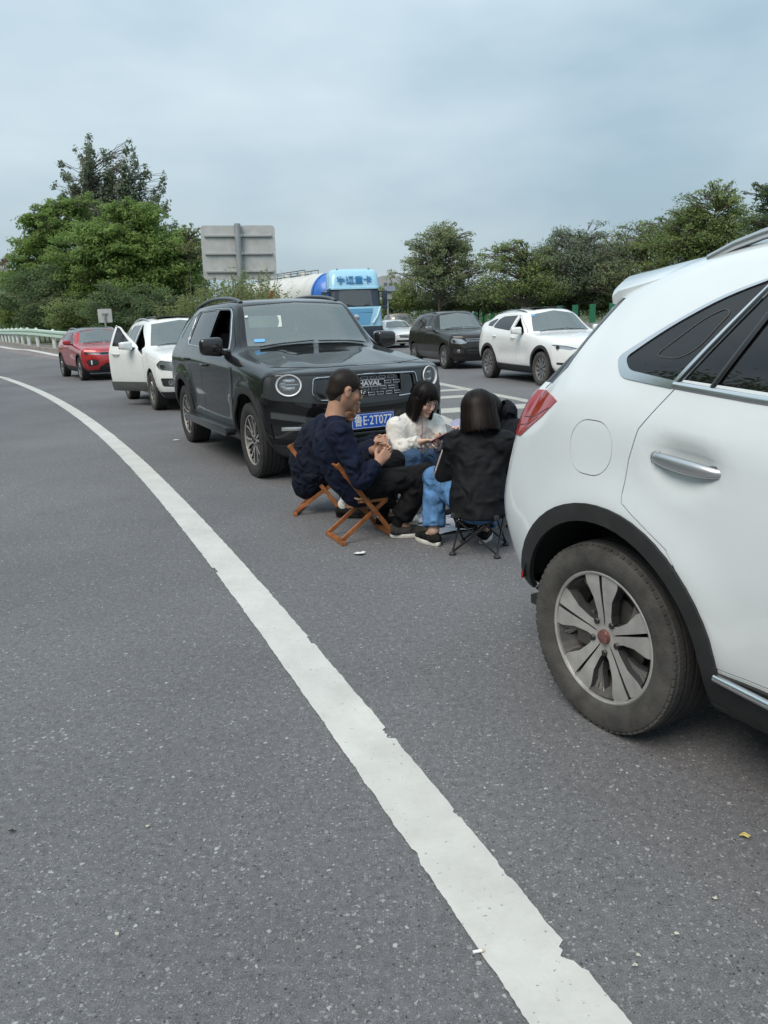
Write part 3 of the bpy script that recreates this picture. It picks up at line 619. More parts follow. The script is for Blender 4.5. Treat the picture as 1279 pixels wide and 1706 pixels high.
def shell_grid(p, ns, ni):
    """right half of a car body as a grid of points [station, rail]; x forward, y to the left, z up"""
    st = []; zb = p['zb']
    def end(prof, t, sgn):
        c = p['plan_f'] if sgn > 0 else p['plan_r']; rows = []; xe_ = (p['xs'][0] + .05) if sgn > 0 else (p['xs'][-1] - .05)
        def bk(x): return min(c, max(0., (x - xe_) * sgn)) * t ** 2.3 * sgn
        x2, z2, w2 = prof[0]; zb = p['zb'] if sgn > 0 else p.get('zb_r', p['zb'])
        x0_ = x2 - .22 * sgn; x1_ = x2 - .05 * sgn; rows += [(x0_ - bk(x0_), 0, zb), (x1_ - bk(x1_), t * (w2 - .05), zb)]
        rows += [(x - bk(x), t * w_, z) for x, z, w_ in prof]
        return rows
    for t in (0, .3, .58, .8, .94): st.append(end(p['front'], t, 1))
    for x in p['xs']:
        r_ = {}
        for n in ('sill', 'low', 'mid', 'shoulder', 'belt', 'top'): r_[n] = keyed(p[n], x)
        zc = keyed(p['center'], x)[0]; b, tp = r_['belt'], r_['top']
        zq = zb + (p.get('zb_r', zb) - zb) * smooth01((-x - p['wb'] - .1) / .25)
        rows = [(x, 0, zq), (x, r_['sill'][0] - .08, zq)] + [(x, *r_[n]) for n in ('sill', 'low', 'mid', 'shoulder', 'belt')]
        up = min(1, max(0, (tp[1] - b[1]) / .3)); bl = .84
        rows.append((x, b[0] * (1 - bl) + tp[0] * bl + .022 * up, b[1] * (1 - bl) + tp[1] * bl))
        dx = p.get('bow', .10) * np.interp(x, [p['x_roof'] - .3, p['x_roof'], p['x_cowl'], p['x_cowl'] + .35], [0, .7, 1, 0])
        rows += [(x, *tp), (x + dx * .72, tp[0] * .55, tp[1] + (zc - tp[1]) * .8), (x + dx, 0, zc)]
        st.append(rows)
    for t in (.94, .8, .58, .3, 0): st.append(end(p['rear'], t, -1))
    G = np.array(st, float); G[:, :, 1] *= -1
    ts = np.concatenate([[0], np.cumsum(np.linalg.norm(np.diff(G, axis=0), axis=2).max(1) + .02)])
    ti = np.concatenate([[0], np.cumsum(np.linalg.norm(np.diff(G, axis=1), axis=2).mean(0) + .01)])
    def dens(t, n):
        out = []
        for a, b in zip(t, t[1:]): k = max(2, int(round((b - a) / n))); out += list(np.linspace(a, b, k, endpoint=False))
        return np.array(out + [t[-1]])
    qs, qi = dens(ts, ns), dens(ti, ni); S, I = len(qs), len(qi)
    A = pchip(ts, G.reshape(len(ts), -1), qs).reshape(S, -1, 3)
    B = pchip(ti, A.transpose(1, 0, 2).reshape(len(ti), -1), qi).reshape(I, S, 3).transpose(1, 0, 2)
    B[0, :, 1] = 0; B[-1, :, 1] = 0; B[:, 0, 1] = 0; B[:, -1, 1] = 0
    if 'disp' in p: B = p['disp'](B)
    return B
def arch_poly(xc, zc, r, n=28, foot=-.2, squash=1., flat=0.):
    """wheel opening; flat > 0 squares the arc off into a polygonal arch"""
    out = [(xc + r, foot)]
    for k in range(n + 1):
        a = math.pi * k / n
        rr = r if not flat else r * (1 - flat + flat / max(abs(math.cos((a + R(22.5)) % R(45) - R(22.5))), .5) * math.cos(R(22.5)) ** 0)
        out.append((xc + rr * math.cos(a), zc + rr * math.sin(a) * squash))
    return out + [(xc - r, foot)]
def inset(poly, d):
    n = len(poly); A = sum(poly[i][0] * poly[(i + 1) % n][1] - poly[(i + 1) % n][0] * poly[i][1] for i in range(n)); s = 1 if A > 0 else -1; out = []
    for i in range(n):
        p0, p1, p2 = Vector(poly[i - 1]), Vector(poly[i]), Vector(poly[(i + 1) % n]); a = (p1 - p0); b = (p2 - p1)
        if a.length < 1e-9 or b.length < 1e-9: out.append(tuple(p1)); continue
        a.normalize(); b.normalize(); n1 = Vector((-a.y, a.x)) * s; n2 = Vector((-b.y, b.x)) * s; m = (n1 + n2)
        m = m / max(m.length, 1e-6); out.append(tuple(p1 + m * (d / max(.4, m.dot(n1)))))
    return out
def rounded(poly, r, n=4):
    """round polygon corners; r number or per-corner list"""
    out = []; N = len(poly)
    for i in range(N):
        p0, p1, p2 = Vector(poly[i - 1]), Vector(poly[i]), Vector(poly[(i + 1) % N]); rr = r[i] if isinstance(r, (list, tuple)) else r
        if rr <= 0: out.append(tuple(p1)); continue
        a = (p0 - p1); b = (p2 - p1); k = min(rr, a.length * .48, b.length * .48); A = p1 + a.normalized() * k; B = p1 + b.normalized() * k
        for j in range(n + 1): t = j / n; out.append(tuple(A * (1 - t) ** 2 + p1 * 2 * t * (1 - t) + B * t * t))
    return out
def inside(poly, P):
    x, y = P[:, 0], P[:, 1]; c = np.zeros(len(P), bool); n = len(poly)
    for i in range(n):
        x0, y0 = poly[i]; x1, y1 = poly[(i + 1) % n]
        with np.errstate(divide='ignore', invalid='ignore'): k = ((y0 > y) != (y1 > y)) & (x < (x1 - x0) * (y - y0) / (y1 - y0 + 1e-15) + x0)
        c ^= k
    return c
PL = {'xz': (0, 2), 'yz': (1, 2), 'xy': (0, 1)}
class Shell:
    def __init__(s, p, ns=.07, ni=.055):
        s.p = p; G = shell_grid(p, ns, ni); S, I = G.shape[:2]; s.bm = bm = bmesh.new(); s.lay = bm.faces.layers.int.new('part')
        vs = [[bm.verts.new(G[a, b]) for b in range(I)] for a in range(S)]
        for a in range(S - 1):
            for b in range(I - 1):
                try: bm.faces.new((vs[a][b], vs[a + 1][b], vs[a + 1][b + 1], vs[a][b + 1]))
                except ValueError: pass
        bmesh.ops.remove_doubles(bm, verts=bm.verts, dist=1e-4); bmesh.ops.dissolve_degenerate(bm, edges=bm.edges, dist=1e-5)
        bmesh.ops.recalc_face_normals(bm, faces=bm.faces)
        # outward = away from the car's middle
        c = Vector((-1.3, 0, .7)); sgn = sum(1 if f.normal.dot(f.calc_center_median() - c) > 0 else -1 for f in bm.faces)
        if sgn < 0: bmesh.ops.reverse_faces(bm, faces=bm.faces)
        bm.normal_update(); bm.verts.ensure_lookup_table(); bm.faces.ensure_lookup_table()
        vco = [v.co.copy() for v in bm.verts]; s.on = [v.normal.copy() for v in bm.verts]; s.of = [[v.index for v in f.verts] for f in bm.faces]
        bm.verts.index_update(); s.of = [[v.index for v in f.verts] for f in bm.faces]; s.ov = vco
        s.tree = BVHTree.FromPolygons(vco, s.of); s.names = ['body']; s.ncache = {}
    def normal_at(s, co):
        k = (round(co.x, 4), round(co.y, 4), round(co.z, 4))
        if k not in s.ncache:
            l, n, i, d = s.tree.find_nearest(co); q = s.of[i]; w_ = poly_3d_calc([s.ov[j] for j in q], l); m = Vector()
            for a, b in zip(w_, q): m += s.on[b] * a
            if abs(co.y) < 2e-4: m.y = 0
            s.ncache[k] = m.normalized()
        return s.ncache[k]
    def pid(s, n):
        if n not in s.names: s.names.append(n)
        return s.names.index(n)
    def stamp(s, name, poly, plane='xz', only=('body',), cond=None):
        bm, lay = s.bm, s.lay; ax = PL[plane]; third = ({0, 1, 2} - set(ax)).pop(); ids = {s.pid(n) for n in only}; pid = s.pid(name)
        if cond is None: cond = {'xz': lambda c, n: n.y < -.05, 'yz': lambda c, n: n.x > .12, 'xy': lambda c, n: n.z > .25}[plane]
        lo = [min(q[k] for q in poly) - 1e-4 for k in (0, 1)]; hi = [max(q[k] for q in poly) + 1e-4 for k in (0, 1)]
        def cand():
            out = []
            for f in bm.faces:
                if f[lay] not in ids: continue
                a = [v.co[ax[0]] for v in f.verts]; b = [v.co[ax[1]] for v in f.verts]
                if max(a) < lo[0] or min(a) > hi[0] or max(b) < lo[1] or min(b) > hi[1]: continue
                if cond(f.calc_center_median(), f.normal): out.append(f)
            return out
        C = cand(); n = len(poly)
        for i in range(n):
            a, b = poly[i], poly[(i + 1) % n]; d = (b[0] - a[0], b[1] - a[1]); ln = math.hypot(*d)
            if ln < 1e-6: continue
            no = [0, 0, 0]; no[ax[0]] = -d[1] / ln; no[ax[1]] = d[0] / ln; co = [0, 0, 0]; co[ax[0]] = a[0]; co[ax[1]] = a[1]
            e0 = (min(a[0], b[0]) - 2e-3, min(a[1], b[1]) - 2e-3); e1 = (max(a[0], b[0]) + 2e-3, max(a[1], b[1]) + 2e-3); hit = []
            for f in C:
                if not f.is_valid: continue
                u = [v.co[ax[0]] for v in f.verts]; v_ = [v.co[ax[1]] for v in f.verts]
                if max(u) < e0[0] or min(u) > e1[0] or max(v_) < e0[1] or min(v_) > e1[1]: continue
                sd = [(uu - a[0]) * no[ax[0]] + (vv - a[1]) * no[ax[1]] for uu, vv in zip(u, v_)]
                if min(sd) < -1e-5 and max(sd) > 1e-5: hit.append(f)
            if hit:
                es = list({e for f in hit for e in f.edges}); vs = list({v for f in hit for v in f.verts})
                g = bmesh.ops.bisect_plane(bm, geom=hit + es + vs, dist=1e-5, plane_co=co, plane_no=no)
                C = [f for f in C if f.is_valid]; known = set(C)
                C += [f for f in g['geom'] if isinstance(f, bmesh.types.BMFace) and f not in known and f[lay] in ids]
        C = [f for f in C if f.is_valid and f[lay] in ids]
        if not C: return 0
        cen = np.array([f.calc_center_median() for f in C]); k = inside(poly, cen[:, list(ax)])
        for f, q in zip(C, k):
            if q: f[lay] = pid
        return int(k.sum())
    def mesh(s, name, mirror=None, off=0., both=False, thick=0.):
        """mesh of one stamped part; mirror=True gives the left-hand copy, both=True the two halves; off moves it along its normals, thick gives
        it depth inwards (negative: outwards); normals come from the smooth uncut body so that cut edges do not disturb the shading"""
        lay = s.lay; pid = s.names.index(name) if name in s.names else -1; fs = [f for f in s.bm.faces if f[lay] == pid]
        V, F, N = [], [], []
        if thick < 0: off -= thick; thick = -thick
        for sg in ((-1, 1) if both else ((-1,) if not mirror else (1,))):
            mp = {}; inn = {}; bd = {}
            def add(co, n): V.append((co.x, co.y * -sg, co.z)); N.append((n.x, n.y * -sg, n.z)); return len(V) - 1
            for f in fs:
                q = []
                for v in f.verts:
                    if v not in mp: n = s.normal_at(v.co); mp[v] = add(v.co + n * off, n)
                    q.append(mp[v])
                F.append(q if sg == -1 else q[::-1])
            if thick:
                fset = set(fs)
                for f in fs:
                    q = []
                    for v in f.verts:
                        if v not in inn: n = s.normal_at(v.co); inn[v] = add(v.co + n * (off - thick), -n)
                        q.append(inn[v])
                    F.append(q[::-1] if sg == -1 else q)
                    for lp in f.loops:
                        e = lp.edge
                        if sum(1 for g in e.link_faces if g in fset) == 1 and not (both and all(abs(v.co.y) < 2e-4 for v in e.verts)):
                            a, b = lp.vert, lp.link_loop_next.vert; n = (b.co - a.co).cross(s.normal_at(a.co))
                            n = n.normalized() if n.length > 1e-9 else Vector((0, 0, 1)); na, nb = s.normal_at(a.co), s.normal_at(b.co)
                            q = [add(a.co + na * off, n), add(a.co + na * (off - thick), n), add(b.co + nb * (off - thick), n), add(b.co + nb * off, n)]
                            F.append(q if sg == -1 else q[::-1])
        me = bpy.data.meshes.new(name); me.from_pydata(V, [], F); me.update()
        if len(F):
            me.polygons.foreach_set('use_smooth', [True] * len(me.polygons)); me.normals_split_custom_set_from_vertices(N)
        return me
    def hit(s, plane, a, b):
        """point and normal on the right half at side (x,z), front/rear (y,z) or top (x,y) coordinates"""
        if plane == 'xz': o, d = Vector((a, -3, b)), Vector((0, 1, 0))
        elif plane == 'yz': o, d = Vector((4, a, b)), Vector((-1, 0, 0))
        elif plane == 'zy': o, d = Vector((-9, a, b)), Vector((1, 0, 0))
        else: o, d = Vector((a, b, 4)), Vector((0, 0, -1))
        l, n, _, _ = s.tree.ray_cast(o, d)
        if l is None: l = o + d * 3; n = -d
        if n.dot(d) > 0: n = -n
        return l, n
def solid(o, t, off=-1.):
    m = o.modifiers.new('thickness', 'SOLIDIFY'); m.thickness = t; m.offset = off; return o
def flip(me):
    me.transform(Matrix.Diagonal((1, -1, 1, 1))); me.flip_normals(); return me
def surf_strip(sh, pts, rad, closed=True, plane='xz', lift=.0, n=6, flatk=1., step=.04):
    """trim bead following the body along a side- or front-view polyline"""
    P = []; q = list(pts) + ([pts[0]] if closed else [])
    for a, b in zip(q, q[1:]):
        k = max(1, int(math.hypot(b[0] - a[0], b[1] - a[1]) / step))
        for j in range(k): t = j / k; l, nn = sh.hit(plane, a[0] + (b[0] - a[0]) * t, a[1] + (b[1] - a[1]) * t); P.append((l + nn * lift, nn))
    if not closed: l, nn = sh.hit(plane, *q[-1]); P.append((l + nn * lift, nn))
    bm = bmesh.new(); rings = []; N = len(P)
    for i, (p_, nn) in enumerate(P):
        d = P[(i + 1) % N if closed else min(i + 1, N - 1)][0] - P[i - 1 if closed or i else 0][0]; d.normalize(); s_ = nn.cross(d).normalized()
        rings.append([bm.verts.new(p_ + s_ * (math.cos(2 * math.pi * k / n) * rad) + nn * (math.sin(2 * math.pi * k / n) * rad * flatk)) for k in range(n)])
    for i in range(N if closed else N - 1):
        a, b = rings[i], rings[(i + 1) % N]
        for k in range(n): bm.faces.new((a[k], a[(k + 1) % n], b[(k + 1) % n], b[k]))
    if not closed: bm.faces.new(rings[0][::-1]); bm.faces.new(rings[-1])
    recalc(bm); me = bpy.data.meshes.new('trim'); bm.to_mesh(me); bm.free(); return me
def pair(name, me, m, parents, smooth=40):
    """part on the right side and its mirrored twin on the left"""
    a = mobj(name, me, m, parents[0], smooth); b = mobj(name, flip(me.copy()), m, parents[1], smooth); return a, b

# materials shared by the vehicles
M_TYRE = mat('tyre_rubber', (.028, .028, .028), .85, var=.3, vscale=18, bump=.3, bscale=90)
M_TYRED = mat('tyre_rubber_dusty', (.066, .063, .059), .92, var=.38, vscale=13, bump=.35, bscale=120)
M_TREAD = mat('tyre_tread', (.03, .03, .03), .9, bump=.5, bscale=70)
M_ALU = mat('wheel_alloy', (.42, .42, .42), .35, metal=.85, var=.1, vscale=20)
M_MACH = mat('wheel_machined', (.50, .49, .47), .38, metal=.55, var=.18, vscale=14)
M_GUN = mat('wheel_dark', (.06, .06, .063), .45, metal=.4)
M_DISC = mat('brake_disc', (.16, .15, .14), .5, metal=.7, var=.3, vscale=14)
M_BLK = mat('black_plastic', (.022, .023, .024), .62, var=.25, vscale=12, bump=.15, bscale=180)
M_CLAD = mat('cladding_grey', (.10, .105, .10), .6, var=.15)
M_GLOSSBLK = mat('gloss_black', (.008, .008, .009), .12, coat=.6)
M_CHROME = mat('chrome', (.66, .67, .68), .14, metal=1.)
M_SATIN = mat('satin_silver', (.55, .56, .57), .32, metal=.9)
M_INT = mat('cabin_dark', (.035, .034, .034), .8)
M_SEAT = mat('seat_fabric', (.05, .048, .045), .85, var=.2)
M_SEATL = mat('seat_beige', (.30, .27, .22), .8, var=.15)
M_GLASSW = glass('windscreen_glass', (.55, .63, .63), (.46, .56, .57), .24, ior=1.95)  # pale bluish film paints reflected sky into the glass, besides dust
M_GLASSC = glass('side_glass', (.55, .60, .60), (.25, .27, .27), .05)
M_GLASSD = glass('privacy_glass', (.09, .09, .10), (.05, .05, .055), .10)
M_LAMPG = glass('lamp_lens', (.86, .88, .90), (.6, .62, .64), .10)
M_LAMPIN = mat('lamp_reflector', (.62, .63, .65), .22, metal=.9)
M_LED = mat('lamp_white', (.78, .79, .80), .3)
M_RED = mat('tail_lamp_red', (.36, .008, .012), .12, coat=.8, var=.12, vscale=14)
M_LINER = mat('wheel_liner', (.012, .012, .012), .95)
WHEEL_CACHE = {}
def wheel_meshes(style, Rt, rr, wd, dusty):
    key = (style, Rt, rr, wd, dusty)
    if key in WHEEL_CACHE: return WHEEL_CACHE[key]
    hw = wd / 2; N = 72
    # tyre: outer face towards -y
    bm = bmesh.new(); s = Rt - rr
    prof = [(rr - .004, -hw * .80), (rr + .010, -hw * .90), (rr + s * .30, -hw * 1.0), (rr + s * .55, -hw * 1.03), (rr + s * .62, -hw * 1.015), (rr + s * .66, -hw * 1.02), (rr + s * .84, -hw * .96), (Rt - .012, -hw * .88), (Rt - .003, -hw * .78)]
    mi = [0] * (len(prof) - 1)
    for c0 in (-.52, -.17, .17, .52):
        prof += [(Rt, hw * (c0 - .055)), (Rt - .008, hw * (c0 - .05)), (Rt - .008, hw * (c0 + .05)), (Rt, hw * (c0 + .055))]; mi += [1] * 4
    prof += [(Rt - .003, hw * .78), (Rt - .02, hw * .92), (rr + s * .5, hw), (rr, hw * .85), (rr - .03, hw * .8)]; mi += [1, 1, 0, 0, 0]
    lathe(bm, prof, N, mi=mi)
    # shoulder lugs
    for k in range(N):
        a = 2 * math.pi * (k + .5) / N
        for sg in (-1, 1):
            M = Matrix.Rotation(-a, 3, 'Y'); c = M @ Vector((Rt - .0125, sg * hw * .83, 0)); box(bm, c, (.012, hw * .20, 2 * math.pi * Rt / N * .66), M)
    recalc(bm); tyre = bpy.data.meshes.new('tyre'); bm.to_mesh(tyre); bm.free(); tyre.materials.append(M_TYRED if dusty else M_TYRE); tyre.materials.append(M_TREAD)
    tyre.polygons.foreach_set('use_smooth', [True] * len(tyre.polygons)); tyre.set_sharp_from_angle(angle=R(35))
    # barrel, hub and brake disc
    bm = bmesh.new(); lathe(bm, [(rr - .018, -hw * .8), (rr - .03, -hw * .55), (rr - .06, 0), (rr - .05, hw * .8)], 48); lathe(bm, [(.0, -.03), (rr * .62, -.03), (rr * .62, -.005), (.0, -.005)], 40)
    lathe(bm, [(0, hw * .6), (rr - .05, hw * .6)], 40); box(bm, (rr * .42, -.03, rr * .25), (.09, .06, .15), (0, R(-30), 0), .01)
    recalc(bm); hub = bpy.data.meshes.new('wheel'); bm.to_mesh(hub); bm.free(); hub.materials.append(M_DISC)
    # rim face
    bm = bmesh.new(); f0 = -hw * .82
    lathe(bm, [(rr - .014, f0 + .03), (rr - .009, f0 - .002), (rr - .002, f0 - .006), (rr + .006, f0 - .002), (rr + .008, f0 + .012)], N, mi=[0] * 4)
    nmach = len(bm.faces)
    def spoke(ang, segs, lift, thick, m):
        """segs: list of (radius, left offset, right offset, depth)"""
        M = Matrix.Rotation(ang, 3, 'Y'); top, bot = [], []
        for r_, l_, r2, dep in segs:
            for off, lst, ex in ((0, top, 1), (thick, bot, 1.12)):
                lst.append((bm.verts.new(M @ Vector((l_ * ex, f0 + dep + lift + off, r_))), bm.verts.new(M @ Vector((r2 * ex, f0 + dep + lift + off, r_)))))
        for i in range(len(segs) - 1):
            for q, mm in (((top[i][0], top[i][1], top[i + 1][1], top[i + 1][0]), m), ((top[i][0], bot[i][0], bot[i + 1][0], top[i + 1][0]), 1), ((top[i][1], bot[i][1], bot[i + 1][1], top[i + 1][1]), 1)):
                fc = bm.faces.new(q); fc.material_index = mm
    hubr = rr * .20
    if style == 'near':
        for k in range(5):
            a = 2 * math.pi * k / 5 + R(4)
            for sg in (-1, 1):
                k2 = 1.0 if sg > 0 else .92; e = [(hubr * .75, sg * .002, sg * .036 * k2, .022), (rr * .34, sg * .0030, sg * .034 * k2, .018), (rr * .58, sg * .0045, sg * .047 * k2, .010), (rr * .80, sg * .006, sg * .078 * k2, .004), (rr - .012, sg * .007, sg * .086 * k2, .002)]
                spoke(a, [(q[0], min(q[1], q[2]), max(q[1], q[2]), q[3]) for q in e], 0, .035, 0)
            for j in range(4):   # grooved vane trailing each spoke
                o = .052 + .016 * j
                spoke(a, [(rr * .42 + .010 * j, -.030 - .004 * j - .011, -.030 - .004 * j, .040), (rr * .66 + .006 * j, -o - .010, -o + .003, .030), (rr * .90 - .012 * j, -o * 1.22 - .012, -o * 1.22 + .003, .020)], 0, .02, 2)
    elif style == 'haval':
        for k in range(6):
            a = 2 * math.pi * k / 6
            for sg in (-1, 1):
                e = [(hubr * .7, sg * .002, sg * .026, .022), (rr * .45, sg * .006, sg * .026, .016), (rr * .72, sg * .022, sg * .044, .010), (rr - .012, sg * .050, sg * .078, .003)]
                spoke(a, [(q[0], min(q[1], q[2]), max(q[1], q[2]), q[3]) for q in e], 0, .035, 0)
            spoke(a + R(30), [(hubr, -.010, .010, .026), (rr - .012, -.013, .013, .008)], 0, .03, 1)
    elif style == 'multi':
        for k in range(10):
            for da in (-4.2, 4.2): spoke(2 * math.pi * k / 10 + R(da), [(hubr * .8, -.012, .012, .02), (rr * .6, -.011, .011, .012), (rr - .012, -.014, .014, .003)], 0, .03, 0)
    else:
        for k in range(5):
            a = 2 * math.pi * k / 5
            for sg in (-1, 1):
                e = [(hubr * .7, 0, sg * .040, .02), (rr * .5, sg * .008, sg * .038, .012), (rr - .012, sg * .030, sg * .085, .003)]
                spoke(a, [(q[0], min(q[1], q[2]), max(q[1], q[2]), q[3]) for q in e], 0, .035, 0)
    n0 = len(bm.faces); lathe(bm, [(0, f0 + .016), (hubr * .45, f0 + .016), (hubr * .5, f0 + .020), (hubr * 1.02, f0 + .024), (hubr * 1.1, f0 + .05)], 32)
    bmesh.ops.recalc_face_normals(bm, faces=bm.faces)
    face = bpy.data.meshes.new('rim'); bm.to_mesh(face); bm.free()
    for q in ((M_MACH if style in ('near', 'haval') else M_ALU), M_GUN if style in ('near', 'haval') else M_ALU, mat('wheel_vane', (.20, .195, .185), .5, metal=.4)): face.materials.append(q)
    # nuts and cap
    bm = bmesh.new(); lathe(bm, [(.013, .022), (.013, .004), (.010, 0), (0, -.001)], 6)
    recalc(bm); nuts = bpy.data.meshes.new('wheel_nut'); bm.to_mesh(nuts); bm.free(); nuts.materials.append(mat('nut_dark', (.05, .05, .05), .4, metal=.6))
    nuts['ring'] = hubr * 1.28; nuts['y0'] = f0 + .012
    bm = bmesh.new(); lathe(bm, [(0, f0 + .006), (hubr * .50, f0 + .008), (hubr * .56, f0 + .016), (hubr * .56, f0 + .026)], 28); recalc(bm); cap = bpy.data.meshes.new('hub_cap'); bm.to_mesh(cap); bm.free()
    cap.materials.append(mat('hub_cap_red', (.22, .10, .09), .4, metal=.4, var=.5, vscale=120) if style == 'near' else M_GUN)
    WHEEL_CACHE[key] = (hub, tyre, face, nuts, cap); return WHEEL_CACHE[key]
def add_wheel(car, x, y, style, Rt, rr, wd, dusty=False, steer=0., spin=0.):
    """wheel centre at (x, y); y < 0 right side; outer face outward"""
    hub, tyre, face, nuts, cap = wheel_meshes(style, Rt, rr, wd, dusty)
    W = link(bpy.data.objects.new('wheel', hub), car); W.location = (x, y, Rt - .004); side = 0 if y < 0 else math.pi
    W.rotation_euler = (Euler((0, 0, steer + side)).to_matrix() @ Euler((0, spin, 0)).to_matrix()).to_euler()
    for n, m in (('tyre', tyre), ('rim', face), ('hub_cap', cap)): link(bpy.data.objects.new(n, m), W)
    for k in range(5): a = 2 * math.pi * k / 5 + R(40); o = link(bpy.data.objects.new('wheel_nut', nuts), W); o.location = (math.sin(a) * nuts['ring'], nuts['y0'], math.cos(a) * nuts['ring'])
    return W
def liner_mesh(r, y0, y1):
    bm = bmesh.new(); n = 24; a = [(r * math.cos(math.pi * (k / n * .88 + .05)), r * math.sin(math.pi * (k / n * .88 + .05))) for k in range(n + 1)]
    A = [bm.verts.new((x, y0, z)) for x, z in a]; B = [bm.verts.new((x, y1, z)) for x, z in a]
    for k in range(n): bm.faces.new((A[k], A[k + 1], B[k + 1], B[k]))
    bm.faces.new([bm.verts.new((x * .93, y1, z * .95 + .03)) for x, z in a]); me = bpy.data.meshes.new('wheel_liner'); bm.to_mesh(me); bm.free(); return me
def add_interior(car, p, seatm=None):
    seatm = seatm or M_SEAT; xc = p['x_cowl']; zbelt = keyed(p['belt'], xc - .8)[1]; wb = keyed(p['belt'], xc - .8)[0]
    bm = bmesh.new(); box(bm, (xc - .36, 0, zbelt - .14), (.52, wb * 1.72, .22), bev=.06); box(bm, (xc - .62, .36, zbelt - .04), (.18, .34, .12), bev=.03)
    bobj('dashboard', bm, M_INT, car, 40)
    bm = bmesh.new()
    for k in range(28):
        a, b = 2 * math.pi * k / 28, 2 * math.pi * (k + 1) / 28
        tube(bm, [(0, .185 * math.cos(a), .185 * math.sin(a)), (0, .185 * math.cos(b), .185 * math.sin(b))], .015, 6, cap=False)
    box(bm, (.02, 0, 0), (.04, .14, .10), bev=.015); box(bm, (.01, 0, 0), (.02, .36, .03)); box(bm, (.01, 0, -.09), (.02, .03, .18))
    o = bobj('steering_wheel', bm, M_INT, car, 40); o.location = (xc - .80, .36, zbelt - .02); o.rotation_euler = (0, R(22), 0)
    def seat(x, y, w_):
        bm = bmesh.new(); zs = zbelt - .50
        box(bm, (x, y, zs), (.52, w_, .16), bev=.05); box(bm, (x - .30, y, zs + .36), (.15, w_, .66), (0, R(-14), 0), .06)
        for k in ((0,) if w_ < .7 else (-.36, .36)):
            box(bm, (x - .42, y + k, zs + .78), (.10, .27, .17), (0, R(-10), 0), .04); bar(bm, (x - .40, y + k - .06, zs + .62), (x - .415, y + k - .06, zs + .76), .012, .012); bar(bm, (x - .40, y + k + .06, zs + .62), (x - .415, y + k + .06, zs + .76), .012, .012)
        bobj('seat', bm, seatm, car, 40)
    seat(xc - 1.05, -.37, .50); seat(xc - 1.05, .37, .50); seat(xc - 1.92, 0, 1.24)
    bm = bmesh.new(); box(bm, (xc - 1.2, 0, p['zb'] + .05), (2.9, wb * 1.7, .04)); bobj('floor_pan', bm, M_INT, car)
    bm = bmesh.new(); tp = keyed(p['top'], p['x_roof'] - .06); box(bm, (p['x_roof'] + .16, 0, tp[1] - .10), (.05, .24, .07), bev=.02); bar(bm, (p['x_roof'] + .16, 0, tp[1] - .09), (p['x_roof'] + .12, 0, tp[1] - .02), .02, .02)
    bobj('interior_mirror', bm, M_INT, car, 40)
